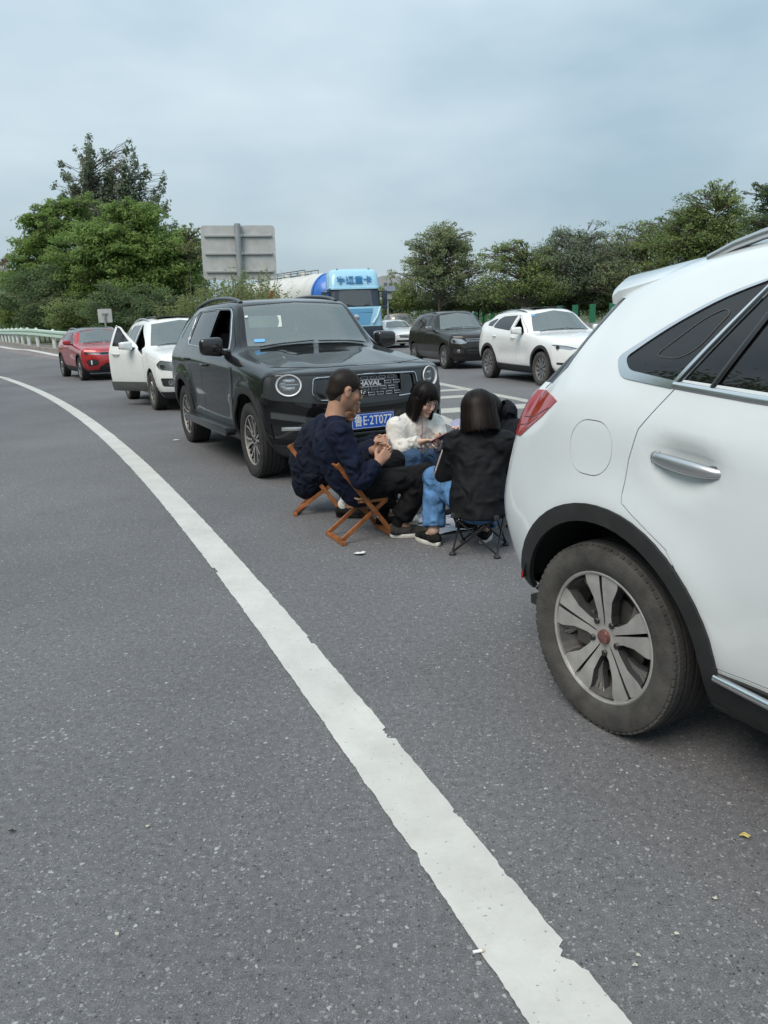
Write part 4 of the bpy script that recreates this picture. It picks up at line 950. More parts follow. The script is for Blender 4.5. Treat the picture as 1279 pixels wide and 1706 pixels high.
def build_car(name, label, pose, p, cat='car'):
    """pose: (X, Y, a) front axle centre on the road, heading a from -Y towards +X.  p: full description"""
    sh = Shell(p, p.get('ns', .08), p.get('ni', .06)); root = empty(name, (pose[0], pose[1], 0), pose[2] - math.pi / 2, label, cat)
    wb, W = p['wb'], p['w']; paint = p['paint']; Rt, rr, wd = p['tyre']; ra = p['arch']
    for xw in (0, -wb):
        sh.stamp('hole', arch_poly(xw, Rt, ra, flat=p.get('archflat', 0)), cond=lambda c, n: c.y < -W * .52)
        if p.get('trim_w'): sh.stamp('arch_trim%d' % (xw < 0), arch_poly(xw, Rt, ra + p['trim_w'], flat=p.get('archflat', 0), foot=p.get('trim_foot', .2)), cond=lambda c, n: c.y < -W * .5 and n.z > -.6)
    for q in p.get('pre', []): sh.stamp(*q[:2], **q[2])
    holder = {}
    for d in p.get('doors', []):
        wins = d.get('windows', [])
        nm = d['name']
        for wn_, poly in wins: sh.stamp(nm + '/' + wn_, poly)
        sh.stamp(nm, inset(d['poly'], .0045)); sh.stamp('gap', d['poly'])
    for q in p.get('post', []): sh.stamp(*q[:2], **q[2])
    done = {'body', 'hole', 'gap'}
    b = mobj('body', sh.mesh('body', both=True, thick=.02), paint, root)
    if 'gap' in sh.names: mobj('door_seal', sh.mesh('gap', both=True, off=-.012), M_LINER, root)
    openings = p.get('no_glass', ())
    for d in p.get('doors', []):
        nm = d['name']; done.add(nm)
        for mir in (False, True):
            me = sh.mesh(nm, mirror=mir, thick=d.get('thick', .03)); me.name = 'door'
            o = mobj('door', me, d.get('mat', paint), root); holder[(nm, mir)] = o
            for wn_, poly in d.get('windows', []):
                done.add(nm + '/' + wn_)
                if (nm, wn_, mir) in openings: continue
                if wn_.startswith('clad'): mobj('door_cladding', sh.mesh(nm + '/' + wn_, mirror=mir, off=.004, thick=.015), M_CLAD, o); continue
                g = sh.mesh(nm + '/' + wn_, mirror=mir, off=-.006); mobj('window', g, d.get('glass', {}).get(wn_, M_GLASSC), o)
    for nm, spec in p['parts'].items():
        if nm not in sh.names: continue
        done.add(nm); m, off, th, side = spec[:4]; oname = spec[4] if len(spec) > 4 else nm
        if side:
            for mir in (False, True):
                me = sh.mesh(nm, mirror=mir, off=off, thick=th)
                if len(me.polygons): o = mobj(oname, me, m, root); holder[(nm, mir)] = o
        else:
            me = sh.mesh(nm, both=True, off=off, thick=th)
            if len(me.polygons): o = mobj(oname, me, m, root); holder[nm] = o
    for an in ('arch_trim0', 'arch_trim1'):
        if an in sh.names:
            for mir in (False, True): mobj('arch_trim', sh.mesh(an, mirror=mir, off=.010, thick=.022), p.get('trim_mat', M_BLK), root)
    yw = p['track']
    for xw in (0, -wb):
        for sg in (-1, 1):
            me = liner_mesh(ra + .025, sg * (W - .035), sg * (W - .40)); o = mobj('wheel_liner', me, M_LINER, root, 60); o.location = (xw, 0, Rt)
            add_wheel(root, xw, sg * (yw - wd / 2), p['wheel'], Rt, rr, wd, p.get('dusty', False), steer=p.get('steer', 0.) if xw == 0 else 0., spin=p.get('spin', .3) + xw)
    bm = bmesh.new(); x0_, x1_ = p['front'][0][0] - .25, -wb - .12; box(bm, ((x0_ + x1_) / 2, 0, p['zb'] + .03), (x0_ - x1_, W * 1.1, .06)); tube(bm, [(-wb - .50, .42, .40), (-wb - .68, .42, .40)], .05, 12)
    for xw in (0, -wb): tube(bm, [(xw, -W + .25, Rt), (xw, W - .25, Rt)], .045, 10)
    bobj('underbody', bm, M_LINER, root)
    if p.get('interior', True): add_interior(root, p, p.get('seatm'))
    return root, sh, holder
def add_mirror(sh, holder, door, x, z, paintm, size=(.20, .26, .17), out=.17, parents=None, arm=M_BLK):
    """door mirror pair; glass faces rearward"""
    l, n = sh.hit('xz', x, z); sx_, sy_, sz_ = size
    bm = bmesh.new(); c = Vector((l.x - .02, l.y - out, l.z + .06)); box(bm, c, (sx_ * .75, sy_, sz_), (0, 0, R(-8)), min(size) * .32, seg=4)
    for v in bm.verts:
        t = (v.co.y - c.y) / sy_; v.co.z += -.03 * t * (1 if v.co.z < c.z else -.3)
    me = bpy.data.meshes.new('mirror'); bm.to_mesh(me); bm.free(); A, B = pair('mirror', me, paintm, parents, 60)
    bm = bmesh.new(); bar(bm, l + Vector((0, .03, 0)), c + Vector((.01, .07, -sz_ * .38)), .08, .05, bev=.012); me = bpy.data.meshes.new('mirror_arm'); bm.to_mesh(me); bm.free(); pair('mirror_arm', me, arm, parents, 40)
    bm = bmesh.new(); box(bm, c + Vector((-sx_ * .375, .0, .0)), (.008, sy_ * .84, sz_ * .8), (0, 0, R(-8)), .003); me = bpy.data.meshes.new('mirror_glass'); bm.to_mesh(me); bm.free(); pair('mirror_glass', me, M_CHROME, parents, 40)
def add_handle(sh, x, z, ln, m, parents, proud=.035, th=.028, tilt=0.):
    P = []
    for t, k in ((-.5, .0), (-.42, .6), (-.25, .95), (0, 1.), (.25, .95), (.42, .6), (.5, 0)):
        l, n = sh.hit('xz', x + ln * t, z + tilt * t); P.append(l + n * (proud * k))
    bm = bmesh.new(); tube(bm, P, th / 2, 8, sx=1.0); me = bpy.data.meshes.new('handle'); bm.to_mesh(me); bm.free(); return pair('handle', me, m, parents, 60)
def add_rails(sh, xs, y, m, parents, lift=.045, rad=.016):
    P = []
    for i, x in enumerate(xs):
        l, n = sh.hit('xy', x, y); k = min(1, 2.6 * min(i, len(xs) - 1 - i) / (len(xs) - 1)) ** .6; P.append(l + Vector((0, 0, lift * k - .004)))
    bm = bmesh.new(); tube(bm, P, rad, 8, sx=1.3)
    me = bpy.data.meshes.new('roof_rail'); bm.to_mesh(me); bm.free(); return pair('roof_rail', me, m, parents, 60)
def add_plate(parent, x, z, text, rot_y=0., y=0., blue=True):
    """440 x 140 mm number plate facing +x"""
    mb = mat('plate_blue', (.005, .085, .48), .35, coat=.3) if blue else mat('plate_green', (.35, .62, .42), .4)
    bm = bmesh.new(); box(bm, (0, 0, 0), (.006, .44, .14), bev=.002); o = bobj('number_plate', bm, mb, parent); o.location = (x, y, z); o.rotation_euler = (0, rot_y, 0)
    M_PW = mat('plate_white', (.72, .74, .76), .4)
    bm = bmesh.new(); 
    for c, s in (((.0036, 0, .064), (.001, .426, .0035)), ((.0036, 0, -.064), (.001, .426, .0035)), ((.0036, .212, 0), (.001, .0035, .128)), ((.0036, -.212, 0), (.001, .0035, .128))): box(bm, c, s)
    bobj('plate_border', bm, M_PW, o)
    me = text_mesh(text, .118, .0006, bold=.0012, sx=.80); t = mobj('lettering', me, M_PW, o)
    wdt = max(v.co.x for v in me.vertices) - min(v.co.x for v in me.vertices); k = .39 / wdt; me.transform(Matrix.Diagonal((k, 1, 1, 1)))
    t.rotation_euler = (R(90), 0, R(90)); t.location = (.0045, 0, 0)
    bm = bmesh.new()
    for y_ in (-.10, .10):
        for z_ in (-.058, .058): lathe(bm, [(.008, .003), (.006, .007), (0, .008)], 8, 'x', c=(0, y_, z_))
    bobj('plate_bolts', bm, M_SATIN, o)
    return o
def wipers(root, sh, pts, m=M_BLK):
    for a, b in pts:
        P = []
        for t in np.linspace(0, 1, 7):
            x, y = a[0] + (b[0] - a[0]) * t, a[1] + (b[1] - a[1]) * t; l, n = sh.hit('xy', x, -abs(y)); l = Vector((l.x, y, l.z)); n = Vector((n.x, 0, n.z)); P.append(l + n * .018)
        bm = bmesh.new(); tube(bm, P, .008, 6, sx=1.6); bobj('wiper', bm, m, root, 60)
# ------------------------------------------------------------------ near white SUV
P_WHITE = mat('paint_white', (.71, .765, .785), .20, coat=1.0, var=.025, vscale=3, dirt=((.42, .40, .36), .55, .75))
def disp_near(B):
    x, y, z = B[..., 0], B[..., 1], B[..., 2]; sidew = np.clip((-y - .6) / .2, 0, 1)
    # scooped recess behind the door handle
    for hx in (-2.372, -1.22):
        d = np.sqrt(((x - hx) / .135) ** 2 + ((z - 1.033 + .05 * (x - hx)) / .066) ** 2); y = y + sidew * .030 * np.clip(1.15 - d ** 2.2, 0, 1) ** .8
    # swelling over the wheel arches
    for xw in (0, -2.7):
        r_ = np.sqrt((x - xw) ** 2 + (z - .36) ** 2); y = y - sidew * .020 * np.exp(-((r_ - .47) / .09) ** 2) * np.clip((z - .3) / .15, 0, 1)
    y = y + sidew * .010 * np.exp(-((z - .62) / .14) ** 2) * np.clip(np.minimum(-x - .5, x + 2.2) / .25, 0, 1)
    B = B.copy(); B[..., 1] = y; return B
near = dict(w=.93, wb=2.70, zb=.24, tyre=(.352, .243, .235), arch=.432, trim_w=.062, trim_foot=.24, track=.915, zb_r=.365, wheel='near', dusty=True, paint=P_WHITE, x_cowl=-.62, x_roof=-1.25, plan_f=.30, plan_r=.32, spin=.05, ns=.045, ni=.035,
    xs=[.42, .2, 0, -.3, -.5, -.6, -.66, -.8, -1.0, -1.2, -1.28, -1.6, -2.0, -2.35, -2.6, -2.8, -2.95],
    front=[(.80, .34, .80), (.88, .48, .86), (.87, .66, .88), (.82, .82, .86), (.72, .92, .80), (.68, .945, .74), (.62, .96, .62), (.56, .97, .4), (.50, .98, 0)],
    rear=[(-3.53, .41, .83), (-3.59, .52, .86), (-3.64, .72, .875), (-3.60, .96, .86), (-3.545, 1.12, .835), (-3.44, 1.27, .765), (-3.27, 1.43, .66), (-3.18, 1.52, .42), (-3.10, 1.57, 0)],
    sill=[(.5, .82, .34), (-1.35, .86, .33), (-2.3, .86, .34), (-2.75, .86, .37), (-3.0, .855, .40)], low=[(.5, .89, .48), (-1.35, .895, .48), (-2.95, .885, .53)],
    mid=[(.5, .90, .68), (-1.35, .912, .72), (-2.7, .918, .76), (-2.95, .905, .74)], shoulder=[(.5, .88, .86), (-.6, .90, .95), (-1.35, .908, .99), (-2.2, .912, 1.05), (-2.7, .903, 1.09), (-2.95, .880, 1.09)],
    belt=[(.5, .82, .945), (0, .84, 1.03), (-.62, .87, 1.12), (-1.35, .878, 1.175), (-2.1, .868, 1.225), (-2.5, .850, 1.26), (-2.75, .822, 1.30), (-2.95, .782, 1.325)],
    top=[(.5, .76, .955), (0, .75, 1.05), (-.5, .735, 1.10), (-.66, .72, 1.13), (-1.25, .605, 1.59), (-1.6, .605, 1.665), (-2.1, .600, 1.685), (-2.5, .592, 1.652), (-2.8, .58, 1.598), (-2.95, .57, 1.558)],
    center=[(.5, .99), (0, 1.08), (-.45, 1.13), (-.6, 1.16), (-1.22, 1.64), (-1.6, 1.73), (-2.1, 1.755), (-2.5, 1.73), (-2.8, 1.69), (-2.95, 1.665)],
    disp=disp_near,
    pre=[('tail_lamp', [(-3.015, 1.172), (-3.06, 1.186), (-3.135, 1.198), (-3.30, 1.19), (-3.60, 1.15), (-3.60, 1.02), (-3.33, 1.008), (-3.255, 1.012), (-3.20, 1.045), (-3.10, 1.105)], dict(plane='xz', cond=lambda c, n: n.y < -.02)),
         ('rear_window', [(.01, 1.235), (-.60, 1.235), (-.745, 1.275), (-.70, 1.36), (-.625, 1.485), (.01, 1.52)], dict(plane='yz', cond=lambda c, n: n.x < -.15 and c.x < -2.9)),
         ('rear_window', [(-2.915, 1.535), (-2.935, 1.49), (-3.03, 1.29), (-3.12, 1.225), (-3.6, 1.225), (-3.4, 1.535)], dict(plane='xz', cond=lambda c, n: n.y < -.02)),
         ('rear_skirt', [(-3.12, .1), (-3.8, .1), (-3.8, .405), (-3.10, .40)], dict(plane='xz', cond=lambda c, n: True)),
         ('fuel_flap', inset(rrect(-2.888, -2.668, .938, 1.128, .088, 7), .0028), dict(plane='xz')), ('gap', rrect(-2.888, -2.668, .938, 1.128, .088, 7), dict(plane='xz')),
         ('tailgate_gap', [(-3.19, 1.20), (-3.10, 1.30), (-3.09, 1.30), (-3.18, 1.205)], dict(plane='xz')),
         ('quarter_window', rounded([(-2.722, 1.337), (-2.685, 1.297), (-2.481, 1.274), (-2.277, 1.566), (-2.42, 1.520), (-2.583, 1.436)], [.02, .03, .004, .004, .1, .1]), dict(plane='xz')),
         ('quarter_chrome', rounded([(-2.762, 1.336), (-2.715, 1.272), (-2.478, 1.250), (-2.262, 1.577), (-2.42, 1.532), (-2.60, 1.440)], [.025, .045, .002, .002, .1, .1]), dict(plane='xz')),
         ('windscreen', [(.01, 1.165), (-.66, 1.165), (-.565, 1.53), (.01, 1.59)], dict(plane='yz', cond=lambda c, n: n.x > .2 and c.x < -.3)),
         ('headlamp', [(-.84, .80), (-.45, .80), (-.40, .86), (-.80, .90)], dict(plane='yz')), ('grille', [(.01, .55), (-.36, .58), (-.38, .84), (.01, .86)], dict(plane='yz'))],
    doors=[dict(name='rear_door', poly=[(-1.44, .42), (-2.27, .42), (-2.285, .60), (-2.40, .76), (-2.545, .84), (-2.598, .872), (-2.602, .90), (-2.592, 1.02), (-2.566, 1.12), (-2.505, 1.205), (-2.470, 1.252), (-2.252, 1.585), (-1.9, 1.605), (-1.40, 1.59), (-1.41, 1.2)],
                windows=[('main', [(-2.452, 1.279), (-2.262, 1.560), (-1.9, 1.582), (-1.47, 1.572), (-1.47, 1.222), (-2.0, 1.250)])], glass=dict(main=M_GLASSD)),
           dict(name='front_door', poly=[(-.55, .42), (-1.42, .42), (-1.39, 1.2), (-1.38, 1.59), (-1.24, 1.52), (-.74, 1.16), (-.52, 1.0)], windows=[('main', [(-.84, 1.175), (-1.22, 1.485), (-1.34, 1.56), (-1.35, 1.205)])])],
    post=[('sill_trim', [(-.45, .1), (-2.36, .1), (-2.24, .41), (-.45, .40)], dict(plane='xz'))],
    parts=dict(tail_lamp=(M_RED, .004, .012, True), rear_window=(M_GLASSD, -.002, 0, False), rear_skirt=(M_BLK, .003, .01, False), fuel_flap=(P_WHITE, 0, .012, True), tailgate_gap=(M_LINER, .001, 0, True), quarter_window=(M_GLASSD, -.001, 0, True),
               quarter_chrome=(M_CHROME, .004, .012, True), windscreen=(M_GLASSW, -.004, 0, False), headlamp=(M_LAMPG, 0, 0, True), grille=(M_GLOSSBLK, -.02, 0, False), sill_trim=(M_BLK, .012, .02, True)))
CAR, sh, H_ = build_car('parked_suv', 'near white SUV with dusty alloy wheel, red tail lamp and chrome-edged quarter window', (2.834, .620, .494), near)
rd, fd = [H_[('rear_door', k)] for k in (False, True)], [H_[('front_door', k)] for k in (False, True)]
# chrome belt strip, upper window frame, dividing bars
for pts, rad, m, nm, par in (([(-2.478, 1.262), (-2.2, 1.241), (-1.8, 1.218), (-1.42, 1.195)], .013, M_CHROME, 'belt_chrome', rd), ([(-2.255, 1.583), (-2.0, 1.602), (-1.42, 1.590)], .010, M_CHROME, 'window_chrome', rd), ([(-2.470, 1.262), (-2.258, 1.578)], .007, M_GLOSSBLK, 'pillar_trim', rd), ([(-2.335, 1.262), (-2.200, 1.57)], .010, M_GLOSSBLK, 'window_divider', rd), ([(-1.40, 1.195), (-1.1, 1.175), (-.80, 1.150)], .012, M_CHROME, 'belt_chrome', fd)):
    pair(nm, surf_strip(sh, pts, rad, False, flatk=.55, lift=.001), m, par, 60)
# door handles: chrome blade bridging the scooped recess
def bridge_handle(x0, x1, z0, z1, par, m=M_SATIN):
    y0, y1 = sh.hit('xz', x0 - .02, z0 + .07)[0].y, sh.hit('xz', x1 + .02, z1 + .07)[0].y; bm = bmesh.new(); P = []; rad = []
    for t in np.linspace(0, 1, 15):
        b_ = math.sin(math.pi * t) ** .5; P.append((x0 + (x1 - x0) * t, (y0 + (y1 - y0) * t) + .012 - .028 * b_, z0 + (z1 - z0) * t)); rad.append(.011 + .0125 * b_)
    tube(bm, P, rad, 12, sx=.75); me = bpy.data.meshes.new('handle'); bm.to_mesh(me); bm.free(); pair('handle', me, m, par, 60)
    for xx in (x0 + .03, x1 - .03):
        bm = bmesh.new(); box(bm, (xx, y0 + .012, (z0 + z1) / 2), (.030, .036, .018), bev=.006)
        me = bpy.data.meshes.new('handle_mount'); bm.to_mesh(me); bm.free(); pair('handle_mount', me, M_GLOSSBLK, par, 60)
    bm = bmesh.new(); t = .13; lathe(bm, [(.0235, -.001), (.0235, .001)], 12, 'x', c=(x0 + (x1 - x0) * t, y0 - .0095, z0 + (z1 - z0) * t)); me = bpy.data.meshes.new('handle_seam'); bm.to_mesh(me); bm.free(); pair('handle_seam', me, M_LINER, par)
bridge_handle(-2.508, -2.246, 1.043, 1.021, rd); bridge_handle(-1.36, -1.10, 1.020, 1.0, fd)
# quarter glass demister line and dark reveal
pair('glass_print', surf_strip(sh, rounded([(-2.60, 1.345), (-2.50, 1.338), (-2.44, 1.37), (-2.375, 1.475), (-2.40, 1.487), (-2.46, 1.462)], .03), .0013, True, lift=.0006), mat('glass_print', (.11, .11, .11), .5), (CAR, CAR))
# tail lamp: inner dark rib lines and rear spoiler
pair('lamp_rib', surf_strip(sh, [(-3.06, 1.142), (-3.16, 1.098), (-3.30, 1.082), (-3.5, 1.085)], .003, False, lift=.0035), mat('lamp_rib_dark', (.09, .002, .004), .2, coat=.5), (CAR, CAR))
pair('lamp_rib', surf_strip(sh, [(-3.13, 1.10), (-3.20, 1.065), (-3.32, 1.045), (-3.5, 1.05)], .0025, False, lift=.0035), MATS['lamp_rib_dark'], (CAR, CAR))
bm = bmesh.new(); rows = []
for k in range(25):
    y = -.595 + 1.19 * k / 24; u = abs(y) / .595; ya = -min(abs(y), .56); zA, zB = sh.hit('xy', -2.62, ya)[0].z, sh.hit('xy', -2.80, ya)[0].z; sl = (zB - zA) / -.18 * .75; xr_ = -3.235 + .225 * u ** 2.4; e = .02 * max(0, u - .94) / .06
    z = lambda x: zB + sl * (x + 2.80) + .004 - e
    rows.append([bm.verts.new(q) for q in ((-2.66, y, sh.hit('xy', -2.66, ya)[0].z - .006 - e), (-2.80, y, z(-2.80)), (xr_ + .03, y, z(xr_ + .03)), (xr_, y, z(xr_) - .014), (xr_ + .006, y, z(xr_) - .040), (xr_ + .12, y * .99, z(xr_) - .060), (-2.85, y * .97, z(-2.85) - .05))])
for a, b in zip(rows, rows[1:]):
    for k in range(6): bm.faces.new((a[k], a[k + 1], b[k + 1], b[k]))
bm.faces.new(rows[0][::-1]); bm.faces.new(rows[-1]); bobj('spoiler', recalc(bm), P_WHITE, CAR, 50)
add_rails(sh, list(np.linspace(-1.35, -2.62, 14)), -.545, M_SATIN, (CAR, CAR), lift=.050, rad=.017)
add_mirror(sh, H_, 'front_door', -.80, 1.13, P_WHITE, parents=fd)
bm = bmesh.new(); tube(bm, [(-2.21, -.905, .398), (-1.9, -.915, .388), (-.6, -.905, .378)], .014, 8); me = bpy.data.meshes.new('sill_chrome'); bm.to_mesh(me); bm.free(); pair('sill_chrome', me, M_CHROME, (CAR, CAR), 60)
bm = bmesh.new(); l, n = sh.hit('xz', -3.21, .45); box(bm, l + n * .004, (.09, .012, .03), (0, 0, R(-38)), .004); me = bpy.data.meshes.new('reflector'); bm.to_mesh(me); bm.free(); pair('reflector', me, M_RED, (CAR, CAR))

# ------------------------------------------------------------------ black boxy SUV facing the card players
P_BLACK = mat('paint_black', (.0045, .005, .0055), .42, coat=1.0, spec=.05, dirt=((.10, .095, .09), .05, .6))
M_ANTH = mat('anthracite_panel', (.045, .050, .054), .38, metal=.4, coat=.3)
def disp_hav(B):
    x, y, z = B[..., 0], B[..., 1], B[..., 2].copy(); sidew = np.clip((-y - .6) / .2, 0, 1)
    for xw in (0, -2.82):
        r_ = np.maximum(np.abs(x - xw), np.abs(z - .37)) * .6 + .4 * np.sqrt((x - xw) ** 2 + (z - .37) ** 2); y = y - sidew * .022 * np.exp(-((r_ - .47) / .10) ** 2) * np.clip((z - .3) / .15, 0, 1)
    y = y + sidew * .018 * np.exp(-((z - .66) / .12) ** 2) * np.clip(np.minimum(-x - .5, x + 2.4) / .2, 0, 1)      # hollow above the sill
    # power dome edges on the bonnet
    on_ = np.clip((x + .5) / .2, 0, 1) * np.clip((.55 - x) / .2, 0, 1) * np.clip((z - .95) / .05, 0, 1); z = z + on_ * .014 * np.exp(-((np.abs(y) - .50) / .10) ** 2)
    B = B.copy(); B[..., 1] = y; B[..., 2] = z; return B
FRONT = lambda c, n: n.x > .10 and c.x > .1
hav = dict(w=.95, wb=2.82, zb=.27, tyre=(.372, .245, .245), arch=.455, trim_w=.070, trim_foot=.30, archflat=.35, track=.935, wheel='haval', paint=P_BLACK, x_cowl=-.60, x_roof=-1.16, plan_f=.30, plan_r=.16, bow=.08, ns=.055, ni=.042, steer=R(0), disp=disp_hav,
    xs=[.50, .40, .25, 0, -.3, -.5, -.58, -.64, -.70, -.9, -1.1, -1.18, -1.3, -1.6, -2.2, -2.8, -3.2, -3.45],
    front=[(.78, .34, .86), (.835, .44, .90), (.850, .66, .915), (.835, .82, .915), (.795, 1.015, .90), (.775, 1.035, .86), (.72, 1.052, .66), (.66, 1.068, .40), (.60, 1.075, 0)],
    rear=[(-3.72, .44, .84), (-3.80, .58, .89), (-3.80, .80, .91), (-3.78, 1.0, .90), (-3.74, 1.16, .87), (-3.68, 1.34, .78), (-3.58, 1.56, .66), (-3.53, 1.65, .42), (-3.46, 1.70, 0)],
    sill=[(.55, .86, .38), (-1.4, .90, .37), (-3.45, .86, .42)], low=[(.55, .915, .52), (-1.4, .935, .53), (-3.45, .91, .56)], mid=[(.55, .935, .78), (-1.4, .948, .80), (-3.45, .93, .82)],
    shoulder=[(.55, .925, .96), (-.6, .945, 1.03), (-1.4, .945, 1.06), (-3.45, .915, 1.09)], belt=[(.55, .87, 1.035), (0, .885, 1.10), (-.62, .888, 1.165), (-1.4, .885, 1.20), (-2.6, .87, 1.24), (-3.45, .83, 1.27)],
    top=[(.55, .80, 1.055), (0, .78, 1.135), (-.5, .755, 1.20), (-.62, .742, 1.23), (-1.16, .622, 1.690), (-1.35, .622, 1.712), (-1.8, .622, 1.722), (-2.6, .61, 1.712), (-3.2, .59, 1.68), (-3.45, .575, 1.645)],
    center=[(.55, 1.078), (0, 1.158), (-.45, 1.215), (-.57, 1.245), (-1.13, 1.715), (-1.4, 1.750), (-1.8, 1.762), (-2.6, 1.755), (-3.2, 1.73), (-3.45, 1.70)],
    pre=[('windscreen', [(.01, 1.262), (-.695, 1.255), (-.592, 1.672), (.01, 1.708)], dict(plane='yz', cond=lambda c, n: n.x > .2 and c.x < -.35)),
         ('hood', [(.655, .3), (.62, -.25), (.50, -.60), (.36, -.80), (-.52, -.735), (-.50, .3)], dict(plane='xy', cond=lambda c, n: n.z > .35)),
         ('headlamp', [(-.735 + .118 * math.cos(2 * math.pi * k / 26), .930 + .098 * math.sin(2 * math.pi * k / 26)) for k in range(26)], dict(plane='yz', cond=FRONT)),
         ('grille', rounded([(.02, .790), (-.315, .790), (-.345, .82), (-.345, .975), (-.33, .985), (.02, .985)], .004), dict(plane='yz', cond=FRONT)),
         ('side_intake', rounded([(-.36, .80), (-.475, .80), (-.515, .855), (-.50, .972), (-.36, .978)], .02), dict(plane='yz', cond=FRONT)),
         ('front_panel', [(.02, .735), (-.40, .745), (-.88, .80), (-.96, .83), (-.96, 1.01), (.02, 1.01)], dict(plane='yz', cond=FRONT)),
         ('bumper_inset', [(-.50, .63), (-.90, .70), (-.90, .635), (-.60, .585)], dict(plane='yz', cond=FRONT)),
         ('lower_intake', [(.02, .42), (-.44, .42), (-.50, .66), (.02, .66)], dict(plane='yz', cond=FRONT)),
         ('fog_panel', [(-.56, .44), (-.88, .44), (-.90, .58), (-.60, .56)], dict(plane='yz', cond=FRONT)),
         ('skid_plate', [(.02, .1), (-1., .1), (-1., .385), (.02, .375)], dict(plane='yz', cond=FRONT)),
         ('fender_trim', [(-.44, .72), (-.485, 1.06), (-.555, 1.06), (-.545, .47), (-.50, .47)], dict(plane='xz')),
         ('quarter_window', rounded([(-2.72, 1.30), (-2.68, 1.615), (-3.02, 1.59), (-3.24, 1.36), (-3.20, 1.325)], .03), dict(plane='xz')),
         ('sill_trim', [(-.30, .1), (-2.5, .1), (-2.30, .475), (-.50, .465)], dict(plane='xz'))],
    doors=[dict(name='front_door', poly=[(-.56, .47), (-1.73, .475), (-1.745, 1.21), (-1.75, 1.678), (-1.28, 1.665), (-1.13, 1.625), (-.72, 1.235), (-.565, 1.06)], windows=[('main', rounded([(-.845, 1.235), (-1.175, 1.59), (-1.26, 1.635), (-1.685, 1.645), (-1.685, 1.235)], [.02, .08, .05, .01, .01]))]),
           dict(name='rear_door', poly=[(-1.745, .475), (-2.32, .48), (-2.34, .70), (-2.46, .86), (-2.62, .93), (-2.67, 1.1), (-2.70, 1.28), (-2.655, 1.66), (-1.765, 1.678), (-1.76, 1.21)], windows=[('main', rounded([(-1.825, 1.245), (-1.825, 1.645), (-2.60, 1.635), (-2.645, 1.30), (-2.60, 1.268)], .02))], glass=dict(main=M_GLASSD))],
    no_glass={('front_door', 'main', False)},
    parts=dict(windscreen=(M_GLASSW, -.005, 0, False), hood=(P_BLACK, .003, .02, False), headlamp=(M_LAMPG, -.002, 0, True), grille=(M_GLOSSBLK, -.030, 0, False), side_intake=(M_GLOSSBLK, -.020, .01, True), front_panel=(M_ANTH, -.004, .012, False),
               bumper_inset=(mat('bumper_gloss', (.06, .066, .07), .12, coat=1.), -.008, .01, True), lower_intake=(M_GLOSSBLK, -.025, 0, False), fog_panel=(M_GLOSSBLK, -.015, 0, True), skid_plate=(M_BLK, .004, .01, False), fender_trim=(M_ANTH, .008, .012, True), quarter_window=(M_GLASSD, -.003, 0, True), sill_trim=(M_ANTH, .006, .012, True)))
HAV, sh, H_ = build_car('boxy_suv', 'black boxy SUV with round headlamps parked behind the card players', (-.455, 7.95, .458), hav)
fd, rd = [H_[('front_door', k)] for k in (False, True)], [H_[('rear_door', k)] for k in (False, True)]
pair('window_chrome', surf_strip(sh, rounded([(-.80, 1.222), (-1.13, 1.595), (-1.25, 1.652), (-1.72, 1.662), (-2.62, 1.652)], [0, .1, .08, 0, 0]), .008, False, lift=.002), M_CHROME, (HAV, HAV), 60)
pair('window_chrome', surf_strip(sh, rounded([(-2.62, 1.652), (-2.72, 1.63), (-2.70, 1.30), (-2.60, 1.252), (-1.72, 1.225), (-.80, 1.218)], [0, .05, .08, .08, 0, 0]), .008, False, lift=.002), M_CHROME, (HAV, HAV), 60)
add_handle(sh, -1.56, 1.045, .20, P_BLACK, fd); add_handle(sh, -2.52, 1.085, .20, P_BLACK, rd)
add_mirror(sh, H_, 'front_door', -.86, 1.20, M_GLOSSBLK, size=(.20, .25, .19), out=.15, parents=fd)
add_rails(sh, list(np.linspace(-1.22, -3.25, 16)), -.565, M_ANTH, (HAV, HAV), lift=.055, rad=.022)
